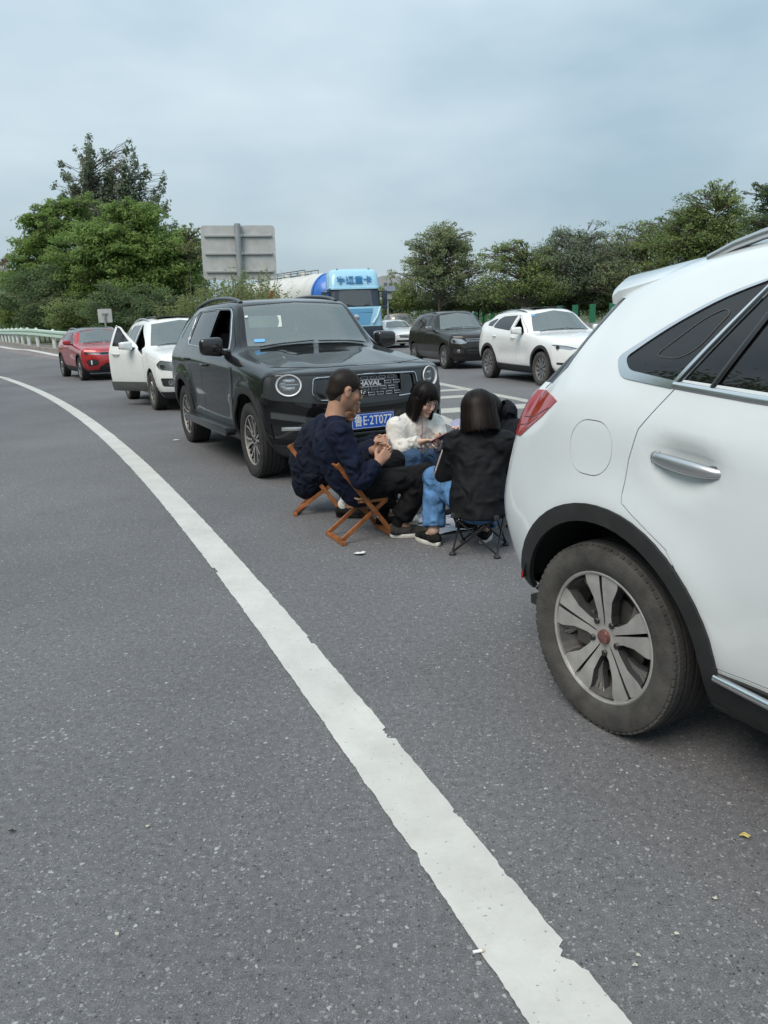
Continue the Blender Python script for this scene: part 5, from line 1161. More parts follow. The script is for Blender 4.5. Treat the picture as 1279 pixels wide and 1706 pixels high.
# head lamps: ring, pods and bars inside the round lens
for sg in (-1, 1):
    l, n = sh.hit('yz', -.735, .93); fr = Matrix(frame_from(n)).transposed(); L_ = Matrix.Translation(l - n * .055) @ fr.to_4x4()
    hl = [o for o in HAV.children if o.name.startswith('headlamp')][0 if sg < 0 else 1]
    def put(bm, nm, m):
        if sg > 0: bmesh.ops.transform(bm, matrix=Matrix.Diagonal((1, -1, 1, 1)) @ L_, verts=bm.verts); bmesh.ops.reverse_faces(bm, faces=bm.faces)
        else: bmesh.ops.transform(bm, matrix=L_, verts=bm.verts)
        bobj(nm, bm, m, hl, 50)
    bm = bmesh.new(); rg = [[bm.verts.new((a_ * math.cos(2 * math.pi * k / 40) * .118, a_ * math.sin(2 * math.pi * k / 40) * .098, h)) for k in range(40)] for a_, h in ((1.01, .060), (.99, .068), (.90, .064), (.84, .040))]
    for a, b in zip(rg, rg[1:]):
        for k in range(40): bm.faces.new((a[k], a[(k + 1) % 40], b[(k + 1) % 40], b[k]))
    put(bm, 'lamp_ring', M_LED)
    bm = bmesh.new(); rg = [[bm.verts.new((a_ * math.cos(2 * math.pi * k / 32) * .115, a_ * math.sin(2 * math.pi * k / 32) * .095, h)) for k in range(32)] for a_, h in ((1.0, .045), (.8, .008), (.001, 0))]
    for a, b in zip(rg, rg[1:]):
        for k in range(32): bm.faces.new((a[k], a[(k + 1) % 32], b[(k + 1) % 32], b[k]))
    put(bm, 'lamp_bowl', mat('lamp_bowl', (.10, .105, .11), .3, metal=.6))
    bm = bmesh.new()
    for zz in (.038, -.030): box(bm, (0, zz, .030), (.115, .036, .03), bev=.008); box(bm, (-.055, zz * .4, .030), (.05, .020, .024), bev=.006)
    for zz in (.038, -.030): box(bm, (.0, zz, .048), (.06, .018, .012), bev=.004)
    box(bm, (0, .005, .026), (.18, .014, .02), bev=.004); put(bm, 'lamp_projector', M_LAMPIN)
# grille: chrome tabs, name plate, bright surround
bm = bmesh.new(); w_, h_, t_ = .068, .024, .0055
for c, s in (((0, 0, h_ / 2), (.016, w_, t_)), ((0, 0, -h_ / 2), (.016, w_, t_)), ((0, w_ / 2, 0), (.016, t_, h_)), ((0, -w_ / 2, 0), (.016, t_, h_))): box(bm, c, s, bev=.0015, seg=1)
tab_me = bpy.data.meshes.new('grille_tab'); bm.to_mesh(tab_me); bm.free(); tab_me.materials.append(M_CHROME)
GRILLE = [o for o in HAV.children if o.name.startswith('grille')][0]
for row in range(4):
    z = .962 - .049 * row
    for c in range(8):
        y = -.315 + .094 * c + (.047 if row % 2 else -.01)
        if abs(y) > .325 or (row == 1 and abs(y) < .185) or (row == 0 and abs(y) < .0): continue
        l, n = sh.hit('yz', -abs(y), z); o = link(bpy.data.objects.new('grille_tab', tab_me), GRILLE); o.location = (l.x - .020, y, z); o.rotation_euler = (0, 0, math.atan2(-n.y * (-1 if y > 0 else 1), n.x) * -1)
l, n = sh.hit('yz', 0, .905); bm = bmesh.new()
for c, s in (((0, 0, .030), (.012, .30, .006)), ((0, 0, -.030), (.012, .30, .006)), ((0, .15, 0), (.012, .006, .066)), ((0, -.15, 0), (.012, .006, .066))): box(bm, c, s, bev=.001, seg=1)
o = bobj('name_plate', bm, M_CHROME, GRILLE); o.location = (l.x - .002, 0, .913)
bm = bmesh.new(); box(bm, (0, 0, 0), (.004, .296, .058)); q = bobj('plate_backing', bm, M_GLOSSBLK, GRILLE); q.location = (l.x - .010, 0, .913)
me = text_mesh('HAVAL', .062, .003, bold=.0028, sx=1.18); t = mobj('lettering', me, mat('letter_bright', (.70, .72, .74), .25, metal=.5), GRILLE); t.rotation_euler = (R(90), 0, R(90)); t.location = (l.x - .003, 0, .913)
pair('grille_surround', surf_strip(sh, rounded([(-.30, .778), (-.50, .785), (-.548, .845), (-.525, .985), (0, .998)], [0, .03, .03, .03, 0]), .0065, False, 'yz', lift=.004), M_CHROME, (HAV, HAV), 60)
bm = bmesh.new(); l, n = sh.hit('yz', -.735, .535); box(bm, l - n * .004, (.02, .19, .034), (0, 0, math.atan2(n.y, n.x)), .006); me = bpy.data.meshes.new('fog_lamp'); bm.to_mesh(me); bm.free(); pair('fog_lamp', me, M_LAMPIN, (HAV, HAV), 50)
l, n = sh.hit('yz', 0, .575); add_plate(HAV, l.x + .012, .572, '鲁E·2T077')
bm = bmesh.new(); box(bm, (l.x - .01, 0, .572), (.03, .48, .17), bev=.01); bobj('plate_holder', bm, M_BLK, HAV)
bm = bmesh.new(); box(bm, (0, 0, 0), (.02, .94, .018), bev=.004); o = bobj('intake_bar', bm, M_ANTH, HAV); o.location = (l.x - .012, 0, .462)
# side steps
bm = bmesh.new(); box(bm, (-1.42, -.975, .415), (1.80, .15, .05), (R(-6), 0, 0), .018); box(bm, (-1.42, -1.035, .385), (1.84, .035, .05), bev=.012)
for xx in (-.75, -1.42, -2.1): box(bm, (xx, -.90, .36), (.06, .20, .05))
me = bpy.data.meshes.new('side_step'); bm.to_mesh(me); bm.free(); pair('side_step', me, M_ANTH, (HAV, HAV), 40)
# papers and stickers behind the windscreen
WSH = [o for o in HAV.children if o.name.startswith('windscreen')][0]
def decal(y0, y1, z0, z1, m, nm, off=-.02, rad=.01):
    c = Vector((0, (y0 + y1) / 2, (z0 + z1) / 2)); l, n = sh.hit('yz', -abs(c.y), c.z); nn = Vector((n.x, n.y * (1 if c.y < 0 else -1), n.z)); x_, y_, d_ = frame_from(nn)
    k = 1 / max(.3, Vector((0, 0, 1)).dot(y_)); bm = bmesh.new(); prism(bm, rrect(-(y1 - y0) / 2, (y1 - y0) / 2, -(z1 - z0) / 2 * k, (z1 - z0) / 2 * k, rad), 0, .001, 'xy'); recalc(bm)
    o = bobj(nm, bm, m, WSH); o.matrix_local = Matrix.Translation(Vector((l.x, c.y, c.z)) + nn * off) @ Matrix((x_, y_, d_)).transposed().to_4x4(); return o
o = decal(-.60, -.25, 1.455, 1.575, mat('sunshade_card', (.52, .60, .52), .7), 'sun_visor_card')
bm = bmesh.new()
for k in range(3): box(bm, (-.02 + .035 * k, .006 - .010 * (k % 2), .002), (.026, .030, .001))
bobj('card_print', bm, mat('card_yellow', (.70, .62, .10), .6), o)
decal(-.615, -.50, 1.290, 1.322, mat('sticker_blue', (.15, .42, .72), .5), 'sticker', off=.003, rad=.014)
decal(-.615, -.580, 1.545, 1.568, mat('sticker_white', (.62, .72, .68), .5), 'sticker', off=.003, rad=.011)
bm = bmesh.new(); tube(bm, [(0, 0, 0), (0, 0, -.07)], .002, 5); lathe(bm, [(0, -.07), (.018, -.075), (.012, -.10), (.024, -.115), (.018, -.14), (0, -.145)], 10, 'z'); o = bobj('hanging_charm', bm, mat('charm_blue', (.25, .55, .75), .4), HAV, 50); o.location = (-1.0, -.02, 1.52)
wipers(HAV, sh, (((-.545, -.60), (-.55, .0)), ((-.545, .06), (-.56, .60))))
# ------------------------------------------------------------------ the other cars
def suv_spec(w, wb, fo, ro, zhf, zcw, xw, xr, zre, zrc, wr, belt, xrr, **k):
    """generic five-door body; xw/zcw windscreen base at the side, xr roof front, zre/zrc roof edge/centre height, belt: (front, mid, rear) heights"""
    xe = -(wb + ro); xf = fo; bf, bm_, br = belt; ww = k.pop('ww', .73)
    p = dict(w=w, wb=wb, zb=.23, x_cowl=xw, x_roof=xr, plan_f=.34, plan_r=.26, bow=.10, tyre=(.35, .225, .225), arch=.415, track=w - .015, wheel='five',
        front=[(xf - .10, .28, w - .12), (xf - .02, .40, w - .06), (xf, .56, w - .05), (xf - .03, .72, w - .06), (xf - .12, zhf - .06, w - .10), (xf - .17, zhf - .025, w - .16), (xf - .23, zhf, w - .3), (xf - .29, zhf + .02, .36), (xf - .35, zhf + .03, 0)],
        rear=[(xe + .12, .40, w - .12), (xe + .02, .52, w - .07), (xe, .72, w - .05), (xe + .02, .92, w - .06), (xe + .07, br - .04, w - .09), (xe + .15, br + .12, w - .18), (xe + .29, zre - .16, wr + .02), (xe + .37, zre - .08, .40), (xe + .45, zre - .01, 0)],
        xs=[xf - .40, .2, 0, -.3, xw + .14, xw, xw - .06, xw * .6 + xr * .4, xr + .04, xr - .06, xr - .4, -1.9, -2.3, xrr + .25, xrr],
        sill=[(xf - .4, w - .10, .32), (-1.3, w - .06, .31), (xrr, w - .10, .38)], low=[(xf - .4, w - .03, .46), (-1.3, w - .025, .46), (xrr, w - .04, .50)], mid=[(xf - .4, w - .015, .66), (-1.3, w - .005, .72), (xrr, w - .02, .74)],
        shoulder=[(xf - .4, w - .04, .84), (xw, w - .02, bf - .12), (-1.4, w - .01, bm_ - .13), (xrr, w - .05, br - .12)], belt=[(xf - .4, w - .10, zhf - .02), (0, w - .08, (zhf + bf) / 2 - .02), (xw, w - .06, bf), (-1.5, w - .05, bm_), (xrr, w - .11, br)],
        top=[(xf - .4, w - .17, zhf + .01), (0, ww + .03, zhf + .6 * (zcw - zhf)), (xw + .1, ww + .005, zcw - .025), (xw - .02, ww - .01, zcw), (xr, wr, zre - .03), (xr - .4, wr + .005, zre), (-2.0, wr, zre + .005), (xrr + .25, wr - .015, zre - .03), (xrr, wr - .03, zre - .09)],
        center=[(xf - .4, zhf + .045), (0, zhf + .6 * (zcw - zhf) + .035), (xw + .12, zcw + .012), (xw, zcw + .03), (xr + .03, zrc - .03), (xr - .4, zrc + .01), (-2.0, zrc + .01), (xrr + .25, zrc - .03), (xrr, zrc - .07)])
    xb = -1.50; xc = -wb + .12; A = (xw - .16, bf + .055); za = zre - .075
    def bz(x): return keyed(p['belt'], x)[1] + .022
    fw = rounded([(xw - .22, bz(xw - .2)), (xr - .10, za - .03), (xr - .24, za), (xb + .05, za + .01), (xb + .05, bz(xb))], [.02, .06, .05, .01, .01])
    rw = rounded([(xb - .07, bz(xb)), (xb - .07, za + .01), (xc + .32, za - .005), (xc + .13, za - .06), (xc + .02, bz(xc) + .03), (xc + .1, bz(xc))], [.01, .01, .05, .08, .03, .02])
    qw = rounded([(xc - .05, bz(xc) + .03), (xc + .07, za - .07), (xc - .02, za - .05), (xrr + .05, bz(xrr) + .10), (xrr + .12, bz(xrr) + .02)], [.02, .02, .08, .05, .04])
    fd = [(xw + .10, .40), (xb, .40), (xb - .01, bm_), (xb - .01, za + .035), (xr - .22, za + .025), (xr - .08, za - .01), (xw - .10, bf + .03), (xw + .06, bf - .12)]
    rdp = [(xb - .02, .40), (-wb + .46, .40), (-wb + .45, .60), (-wb + .30, .76), (-wb + .13, .84), (xc - .02, bm_ - .05), (xc + .09, za - .02), (xc + .28, za + .025), (xb - .02, za + .035)]
    p['pre'] = [('windscreen', [(.01, zcw + .035), (-(ww - .045), zcw + .03), (-(wr - .045), zre - .055), (.01, zrc - .055)], dict(plane='yz', cond=lambda c, n: n.x > .2 and c.x < xw + .25)),
                ('hood', [(xf - .36, .3), (xf - .58, -(w - .20)), (xw + .16, -(ww - .01)), (xw + .20, .3)], dict(plane='xy', cond=lambda c, n: n.z > .4)),
                ('rear_window', [(.01, br + .06), (-(w - .22), br + .08), (-(wr - .03), zre - .13), (.01, zre - .08)], dict(plane='yz', cond=lambda c, n: n.x < -.15 and c.x < -2.2)),
                ('tail_lamp', [(xe + .42, br - .06), (xe - .1, br - .06), (xe - .1, br - .24), (xe + .30, br - .22)], dict(plane='xz', cond=lambda c, n: n.y < -.02)),
                ('quarter_window', qw, dict(plane='xz'))] + k.pop('front_stamps', [])
    p['doors'] = [dict(name='front_door', poly=fd, windows=[('main', fw)], glass=dict(main=k.pop('fglass', M_GLASSC))), dict(name='rear_door', poly=rdp, windows=[('main', rw)], glass=dict(main=M_GLASSD))]
    p['post'] = [('sill_trim', [(.5, .1), (-wb - .5, .1), (-wb - .5, .40), (.5, .385)], dict(plane='xz'))] if k.get('trim_w') else []
    paint = k['paint']
    p['parts'] = dict(windscreen=(M_GLASSW, -.005, 0, False), hood=(paint, .0, .02, False), rear_window=(M_GLASSD, -.004, 0, False), tail_lamp=(M_RED, .003, .01, True), quarter_window=(M_GLASSD, -.004, 0, True), sill_trim=(M_BLK, .008, .015, True),
                      headlamp=(M_LAMPG, -.002, 0, True), lamp_base=(M_LAMPIN, -.02, 0, True), grille=(M_GLOSSBLK, -.018, 0, False), lower_grille=(M_BLK, -.02, 0, False), fog_panel=(M_BLK, -.012, 0, True), skid=(M_BLK, .003, .01, False), **k.pop('more', {}))
    p['fw'], p['rw'], p['qw'] = fw, rw, qw
    if k.pop('clad', False):
        p['doors'][0]['windows'].append(('clad', [(xw + .2, .3), (xb - .02, .3), (xb - .02, .475), (xw + .2, .475)])); p['doors'][1]['windows'].append(('clad', [(xb, .3), (-wb + .2, .3), (-wb + .2, .475), (xb, .475)]))
    p.update(k); return p
FR = dict(plane='yz', cond=lambda c, n: n.x > .10 and c.x > .1)
def finish(root, sh, H_, p, handle_z, mirror, mirror_m=None, rails=None, railm=None, hm=None, chrome=False):
    fd, rd = [H_[('front_door', k)] for k in (False, True)], [H_[('rear_door', k)] for k in (False, True)]
    hm = hm or p['paint']; add_handle(sh, -1.30, handle_z, .19, hm, fd); add_handle(sh, -p['wb'] + .38, handle_z + .03, .19, hm, rd)
    add_mirror(sh, H_, 'front_door', *mirror, mirror_m or p['paint'], parents=fd, size=(.19, .22, .15), out=.15)
    if rails: add_rails(sh, list(np.linspace(rails[0], rails[1], 14)), -rails[2], railm, (root, root), lift=.04, rad=.015)
    if chrome:
        for q, par in ((p['fw'], fd), (p['rw'], rd)): pair('window_chrome', surf_strip(sh, inset(q, -.014), .006, True, lift=.001, n=5), M_CHROME, par, 60)
    wipers(root, sh, (((p['x_cowl'] + .02, -.58), (p['x_cowl'] + .03, 0)), ((p['x_cowl'] + .02, .05), (p['x_cowl'] + .03, .56))))
    # lamp innards
    if 'headlamp' in sh.names:
        for mir in (False, True):
            q = H_.get(('headlamp', mir))
            if q is None: continue
            b_ = mobj('lamp_reflector', sh.mesh('headlamp', mirror=mir, off=-.035), M_LAMPIN, q)
            cs = np.array([v.co for v in q.data.vertices]); c = cs.mean(0); bm = bmesh.new()
            for t in (-.25, .25): lathe(bm, [(0, .0), (.034, .004), (.040, -.02)], 14, 'x', c=(c[0] - .025, c[1] + t * (cs[:, 1].max() - cs[:, 1].min()), c[2]))
            bobj('lamp_projector', bm, M_GUN, q, 50)
def slats(root, sh, y0, y1, zs, m, nm='grille_bar', h=.014, off=-.004):
    for z in zs:
        P = []
        for t in np.linspace(-1, 1, 13):
            y = t * y1; l, n = sh.hit('yz', -abs(y), z); P.append((l.x + off, y, z))
        bm = bmesh.new(); tube(bm, P, h / 2, 6, sx=.7); bobj(nm, bm, m, root, 60)
def badge(root, sh, z, text, m=M_CHROME, r=.062, y=0.):
    l, n = sh.hit('yz', 0, z); bm = bmesh.new(); lathe(bm, [(r, -.004), (r, .006), (r * .86, .008), (r * .86, .002), (0, .002)], 24, 'x'); o = bobj('badge', recalc(bm), m, root, 40); o.location = (l.x + .006, y, z)

# white compact SUV with its front door swung open
P_WHITE2 = mat('paint_white_clean', (.76, .78, .77), .28, coat=.5, var=.03, vscale=3, dirt=((.40, .38, .33), .8, .55))
def tig_spec(paint, **k):
    return suv_spec(.905, 2.684, .89, .90, .985, 1.10, -.66, -1.28, 1.585, 1.655, .595, (1.08, 1.12, 1.18), -3.08, paint=paint, tyre=(.347, .225, .225), arch=.41,
        front_stamps=[('headlamp', rounded([(-.44, .745), (-.62, .715), (-.83, .74), (-.87, .83), (-.80, .905), (-.58, .865)], .03), FR), ('grille', [(.02, .74), (-.42, .75), (-.56, .86), (.02, .88)], FR), ('lower_grille', [(.02, .38), (-.45, .39), (-.50, .60), (.02, .61)], FR),
                      ('fog_panel', rounded([(-.54, .44), (-.80, .45), (-.83, .60), (-.56, .59)], .03), FR), ('skid', [(.02, .1), (-1, .1), (-1, .36), (.02, .35)], FR)], ni=.07, ns=.09, **k)
tw = tig_spec(P_WHITE2, fglass=M_GLASSD, clad=True, trim_w=.0, wheel='five', rim=None, dusty=True)
TW, sh, H_ = build_car('compact_suv', 'white compact SUV with its front passenger door swung open behind the black SUV', (-3.373, 14.587, .4726), tw)
finish(TW, sh, H_, tw, .99, (-.86, 1.09), rails=(-1.35, -2.95, .55), railm=M_SATIN)
slats(TW, sh, 0, .44, (.845, .79), M_CHROME, h=.02); slats(TW, sh, 0, .46, (.46, .52), M_BLK); badge(TW, sh, .82, '')
bm = bmesh.new(); l, n = sh.hit('yz', -.68, .52); lathe(bm, [(.0, .012), (.05, .006), (.056, -.01)], 16, 'x', c=(l.x + .0, -.66, .52)); me = bpy.data.meshes.new('fog_lamp'); bm.to_mesh(me); bm.free(); pair('fog_lamp', me, M_LAMPIN, (TW, TW), 50)
bm = bmesh.new(); l, n = sh.hit('xy', -1.75, 0); box(bm, (-1.78, 0, l.z + .004), (1.0, .84, .014), bev=.005); bobj('sunroof', bm, M_GLOSSBLK, TW)
# swing the right front door about its hinge line
dr = H_[('front_door', False)]; hx, hy = tw['x_cowl'] + .09, -.86
dr.matrix_local = Matrix.Translation((hx, hy, 0)) @ Matrix.Rotation(R(31), 4, 'Z') @ Matrix.Translation((-hx, -hy, 0))
bm = bmesh.new(); box(bm, (-1.02, -.80, .74), (.78, .05, .62), bev=.02); box(bm, (-1.05, -.765, .80), (.5, .05, .08), bev=.015); box(bm, (-1.0, -.765, .52), (.55, .06, .14), bev=.02); bobj('door_card', bm, M_INT, dr, 40)

# red coupe-like SUV
P_REDC = mat('paint_red', (.42, .018, .022), .3, metal=.25, coat=.9, var=.05)
M_ROOFG = mat('roof_grey', (.10, .105, .115), .3, metal=.3, coat=.7)
rd_ = suv_spec(.905, 2.68, .86, .85, .93, 1.035, -.62, -1.22, 1.455, 1.525, .585, (1.02, 1.06, 1.13), -2.95, paint=P_REDC, tyre=(.342, .235, .225), arch=.41, trim_w=.045, ni=.075, ns=.10,
    front_stamps=[('headlamp', [(-.42, .745), (-.80, .77), (-.84, .80), (-.80, .83), (-.42, .80)], FR), ('grille', [(.02, .715), (-.42, .735), (-.42, .81), (.02, .82)], FR), ('fog_panel', rounded([(-.50, .44), (-.74, .42), (-.80, .58), (-.62, .63), (-.48, .58)], .03), FR),
                  ('lower_grille', [(.02, .30), (-.50, .28), (-.46, .40), (-.30, .50), (.02, .52)], FR), ('skid', [(.02, .1), (-1, .1), (-1, .32), (.02, .31)], FR), ('roof_panel', [(-1.02, .3), (-1.08, -.66), (-2.9, -.66), (-3.2, .3)], dict(plane='xy', cond=lambda c, n: n.z > .2 and c.z > 1.36))],
    more=dict(roof_panel=(M_ROOFG, .0, .012, False)))
RDC, sh, H_ = build_car('red_suv', 'red compact SUV with grey roof near the guard rail at the back of the queue', (-8.079, 23.54, .5606), rd_)
finish(RDC, sh, H_, rd_, .95, (-.82, 1.03), rails=(-1.35, -2.8, .55), railm=M_SATIN)
slats(RDC, sh, 0, .78, (.815,), M_CHROME, 'chrome_bar', .018); slats(RDC, sh, 0, .42, (.735,), M_CHROME, 'chrome_bar', .014); badge(RDC, sh, .78, '')
bm = bmesh.new(); l, n = sh.hit('yz', -.66, .53); box(bm, l + n * .006, (.02, .035, .13), (0, 0, R(-18)), .006); me = bpy.data.meshes.new('day_lamp'); bm.to_mesh(me); bm.free(); pair('day_lamp', me, M_LED, (RDC, RDC))

# white crossover with black wheel arches in the far lane
def disp_cx(B):
    x, y, z = B[..., 0], B[..., 1], B[..., 2]; sidew = np.clip((-y - .6) / .2, 0, 1)
    y = y + sidew * .03 * np.exp(-((z - .70 - .04 * x) / .13) ** 2) * np.clip(np.minimum(-x - .45, x + 2.3) / .3, 0, 1)
    B = B.copy(); B[..., 1] = y; return B
P_WHITE3 = mat('paint_pearl_white', (.78, .79, .78), .25, coat=.6, var=.02, dirt=((.45, .42, .36), .5, .5))
cx = suv_spec(.92, 2.70, .90, .93, .955, 1.085, -.66, -1.30, 1.53, 1.61, .575, (1.065, 1.11, 1.20), -3.05, paint=P_WHITE3, tyre=(.358, .232, .225), arch=.425, trim_w=.065, wheel='multi', dusty=True, ni=.06, ns=.075, disp=disp_cx, plan_f=.42,
    front_stamps=[('headlamp', [(-.46, .775), (-.60, .745), (-.82, .79), (-.90, .86), (-.84, .865), (-.60, .82)], FR), ('grille', [(.02, .50), (-.30, .52), (-.47, .74), (-.45, .80), (.02, .83)], FR), ('lower_grille', [(.02, .32), (-.52, .33), (-.50, .42), (.02, .43)], FR),
                  ('fog_panel', rounded([(-.60, .44), (-.83, .46), (-.84, .51), (-.62, .49)], .01), FR), ('skid', [(.02, .1), (-1, .1), (-1, .34), (.02, .33)], FR)], no_glass={('front_door', 'main', False)})
CX, sh, H_ = build_car('crossover', 'white crossover with black wheel arches and open side window in the far lane', (4.259, 16.70, .281), cx)
finish(CX, sh, H_, cx, .98, (-.90, 1.08), rails=(-1.35, -2.9, .535), railm=M_GLOSSBLK)
badge(CX, sh, .70, '', r=.08); slats(CX, sh, 0, .40, (.56, .61, .66), M_GUN)
bm = bmesh.new(); l, n = sh.hit('xy', -1.75, 0); box(bm, (-1.62, 0, l.z + .004), (.62, .80, .014), bev=.005); bobj('sunroof', bm, M_GLOSSBLK, CX)
WS = [o for o in CX.children if o.name.startswith('windscreen')][0]
bm = bmesh.new(); l, n = sh.hit('yz', -.50, 1.46); prism(bm, rrect(-.035, .035, -.035, .035, .01), 0, .001, 'xy'); o = bobj('sticker', recalc(bm), MATS['sticker_blue'], WS); x_, y_, d_ = frame_from(n); o.matrix_local = Matrix.Translation(l + n * .003) @ Matrix((x_, y_, d_)).transposed().to_4x4()

# dark brown-black compact SUV in the far lane
P_DARK = mat('paint_dark_brown', (.014, .012, .010), .4, coat=.75, spec=.15, var=.05)
tb = tig_spec(P_DARK, clad=True, trim_w=.0)
TB, sh, H_ = build_car('compact_suv', 'dark brown compact SUV in the far lane behind the white crossover', (2.74, 23.2, .285), tb)
finish(TB, sh, H_, tb, .99, (-.86, 1.09), rails=(-1.35, -2.95, .55), railm=M_GUN, mirror_m=mat('paint_dark_silver', (.22, .22, .22), .3, metal=.6, coat=.5))
slats(TB, sh, 0, .48, (.845, .79), M_CHROME, h=.028); slats(TB, sh, 0, .46, (.46, .52), M_BLK); badge(TB, sh, .82, '')
bm = bmesh.new(); l, n = sh.hit('yz', -.68, .52); lathe(bm, [(.0, .012), (.055, .006), (.06, -.01)], 16, 'x', c=(l.x, -.66, .52)); me = bpy.data.meshes.new('fog_lamp'); bm.to_mesh(me); bm.free(); pair('fog_lamp', me, M_LAMPIN, (TB, TB), 50)

# white saloon and a beige car, further back
sd_ = suv_spec(.89, 2.65, .88, 1.02, .80, .98, -.72, -1.42, 1.36, 1.425, .56, (.94, .97, 1.0), -3.1, paint=P_WHITE3, tyre=(.315, .20, .205), arch=.375, ni=.08, ns=.10,
    front_stamps=[('headlamp', [(-.44, .64), (-.80, .66), (-.84, .74), (-.60, .71)], FR), ('grille', [(.02, .50), (-.42, .52), (-.46, .66), (.02, .67)], FR), ('lower_grille', [(.02, .28), (-.6, .28), (-.56, .40), (.02, .40)], FR)])
xe = -3.67
sd_['rear'] = [(xe + .12, .34, .77), (xe + .02, .46, .82), (xe, .62, .84), (xe + .02, .78, .83), (xe + .06, .92, .80), (xe + .10, .98, .74), (xe + .16, 1.01, .60), (xe + .22, 1.02, .36), (xe + .30, 1.025, 0)]
sd_['xs'] = sd_['xs'][:-2] + [-2.75, -3.0, -3.2, -3.35]; sd_['belt'] = sd_['belt'][:-1] + [(-2.8, .80, .985), (-3.35, .79, .975)]
sd_['shoulder'] = sd_['shoulder'][:-1] + [(-3.35, .84, .88)]; sd_['top'] = [q for q in sd_['top'] if q[0] > -2.1] + [(-2.3, .545, 1.31), (-2.75, .56, 1.14), (-3.0, .60, 1.035), (-3.2, .63, 1.015), (-3.35, .63, 1.01)]
sd_['center'] = [q for q in sd_['center'] if q[0] > -2.1] + [(-2.3, 1.385), (-2.75, 1.20), (-3.0, 1.07), (-3.2, 1.045), (-3.35, 1.04)]
sd_['pre'] = [q for q in sd_['pre'] if q[0] not in ('rear_window', 'quarter_window')]; sd_['doors'][1]['windows'] = [('main', rounded([(-1.57, .995), (-1.57, 1.295), (-1.95, 1.285), (-2.35, 1.12), (-2.42, 1.02)], .03))]
sd_['doors'][1]['poly'] = [(-1.52, .36), (-2.24, .36), (-2.30, .64), (-2.46, .78), (-2.48, 1.0), (-2.36, 1.17), (-1.98, 1.325), (-1.52, 1.33)]; sd_['rw'] = sd_['doors'][1]['windows'][0][1]
SED, sh, H_ = build_car('saloon_car', 'white saloon car between the blue truck and the dark brown SUV', (1.30, 41.0, .27), sd_)
finish(SED, sh, H_, sd_, .84, (-.90, .95)); slats(SED, sh, 0, .40, (.60,), M_CHROME, h=.03); badge(SED, sh, .62, '')
P_BEIGE = mat('paint_beige', (.40, .34, .27), .35, metal=.2, coat=.6)
be = suv_spec(.91, 2.70, .88, .90, .98, 1.12, -.60, -1.15, 1.72, 1.79, .62, (1.10, 1.14, 1.18), -3.05, paint=P_BEIGE, ni=.09, ns=.12, front_stamps=[('headlamp', [(-.44, .74), (-.80, .76), (-.84, .86), (-.60, .84)], FR), ('grille', [(.02, .56), (-.42, .58), (-.46, .80), (.02, .82)], FR)])
BE, sh, H_ = build_car('beige_suv', 'beige tall car whose roof shows above the white saloon', (1.75, 49.5, .22), be)
finish(BE, sh, H_, be, .98, (-.84, 1.10))

# ------------------------------------------------------------------ blue tractor unit with a white tank trailer
P_TB = mat('truck_light_blue', (.33, .60, .77), .32, coat=.6, var=.04); P_TD = mat('truck_deep_blue', (.02, .12, .34), .35, coat=.5); P_TN = mat('truck_navy', (.018, .030, .05), .4, coat=.3)
TK = empty('blue_truck', (-1.22, 40.0, 0), .17 - math.pi / 2, 'light blue truck cab with Chinese lettering above the windscreen, pulling a white tank', 'truck'); TK.scale = (1, 1.04, .955)
# cab: stacked rounded sections, x forward, front at x = 1.1
def cab_loft(secs, m, nm, n=8):
    """secs: (z, half width, x front, x back, corner radius)"""
    bm = bmesh.new(); rings = []
    for z, hw_, x1, x0, rad in secs: rings.append([bm.verts.new((q[0], q[1], z)) for q in rrect(x0, x1, -hw_, hw_, rad, n)])
    N = len(rings[0])
    for a, b in zip(rings, rings[1:]):
        for k in range(N): bm.faces.new((a[k], a[(k + 1) % N], b[(k + 1) % N], b[k]))
    bm.faces.new(rings[0][::-1]); bm.faces.new(rings[-1]); return bobj(nm, recalc(bm), m, TK, 35)
cab_loft([(.45, 1.20, 1.10, -.6, .12), (.55, 1.24, 1.14, -.9, .14), (1.10, 1.245, 1.15, -.95, .16), (1.20, 1.24, 1.14, -.95, .16)], P_TN, 'bumper')
cab_loft([(1.21, 1.235, 1.12, -1.05, .18), (1.7, 1.24, 1.12, -1.05, .2), (2.05, 1.235, 1.10, -1.05, .22), (2.19, 1.23, 1.08, -1.05, .24)], P_TB, 'cab_lower')
cab_loft([(2.195, 1.215, 1.05, -1.04, .24), (2.6, 1.20, .98, -1.04, .26), (3.07, 1.17, .88, -1.04, .28)], P_TN, 'cab_pillar_body')
cab_loft([(3.075, 1.225, .96, -1.05, .26), (3.16, 1.23, .95, -1.05, .28), (3.18, 1.21, .90, -1.05, .3), (3.6, 1.185, .80, -1.05, .32), (3.9, 1.14, .66, -1.0, .34), (4.05, 1.06, .50, -.95, .36), (4.10, .9, .3, -.85, .3)], P_TB, 'roof_fairing')
bm = bmesh.new(); secs = [(2.24, 1.11, 1.072), (2.65, 1.09, .995), (3.04, 1.06, .912)]; rr_ = []
for z, hw_, x in secs: rr_.append([bm.verts.new((x - .10 * abs(t) ** 4, hw_ * t, z)) for t in np.linspace(-1, 1, 15)])
for a, b in zip(rr_, rr_[1:]):
    for k in range(14): bm.faces.new((a[k], a[k + 1], b[k + 1], b[k]))
bobj('windscreen', recalc(bm), glass('truck_glass', (.35, .38, .40), (.20, .23, .25), .35), TK, 180)
bm = bmesh.new(); box(bm, (1.0, -.55, 2.33), (.04, .34, .14)); bobj('cabin_card', bm, mat('cabin_card', (.75, .76, .76), .6), TK)
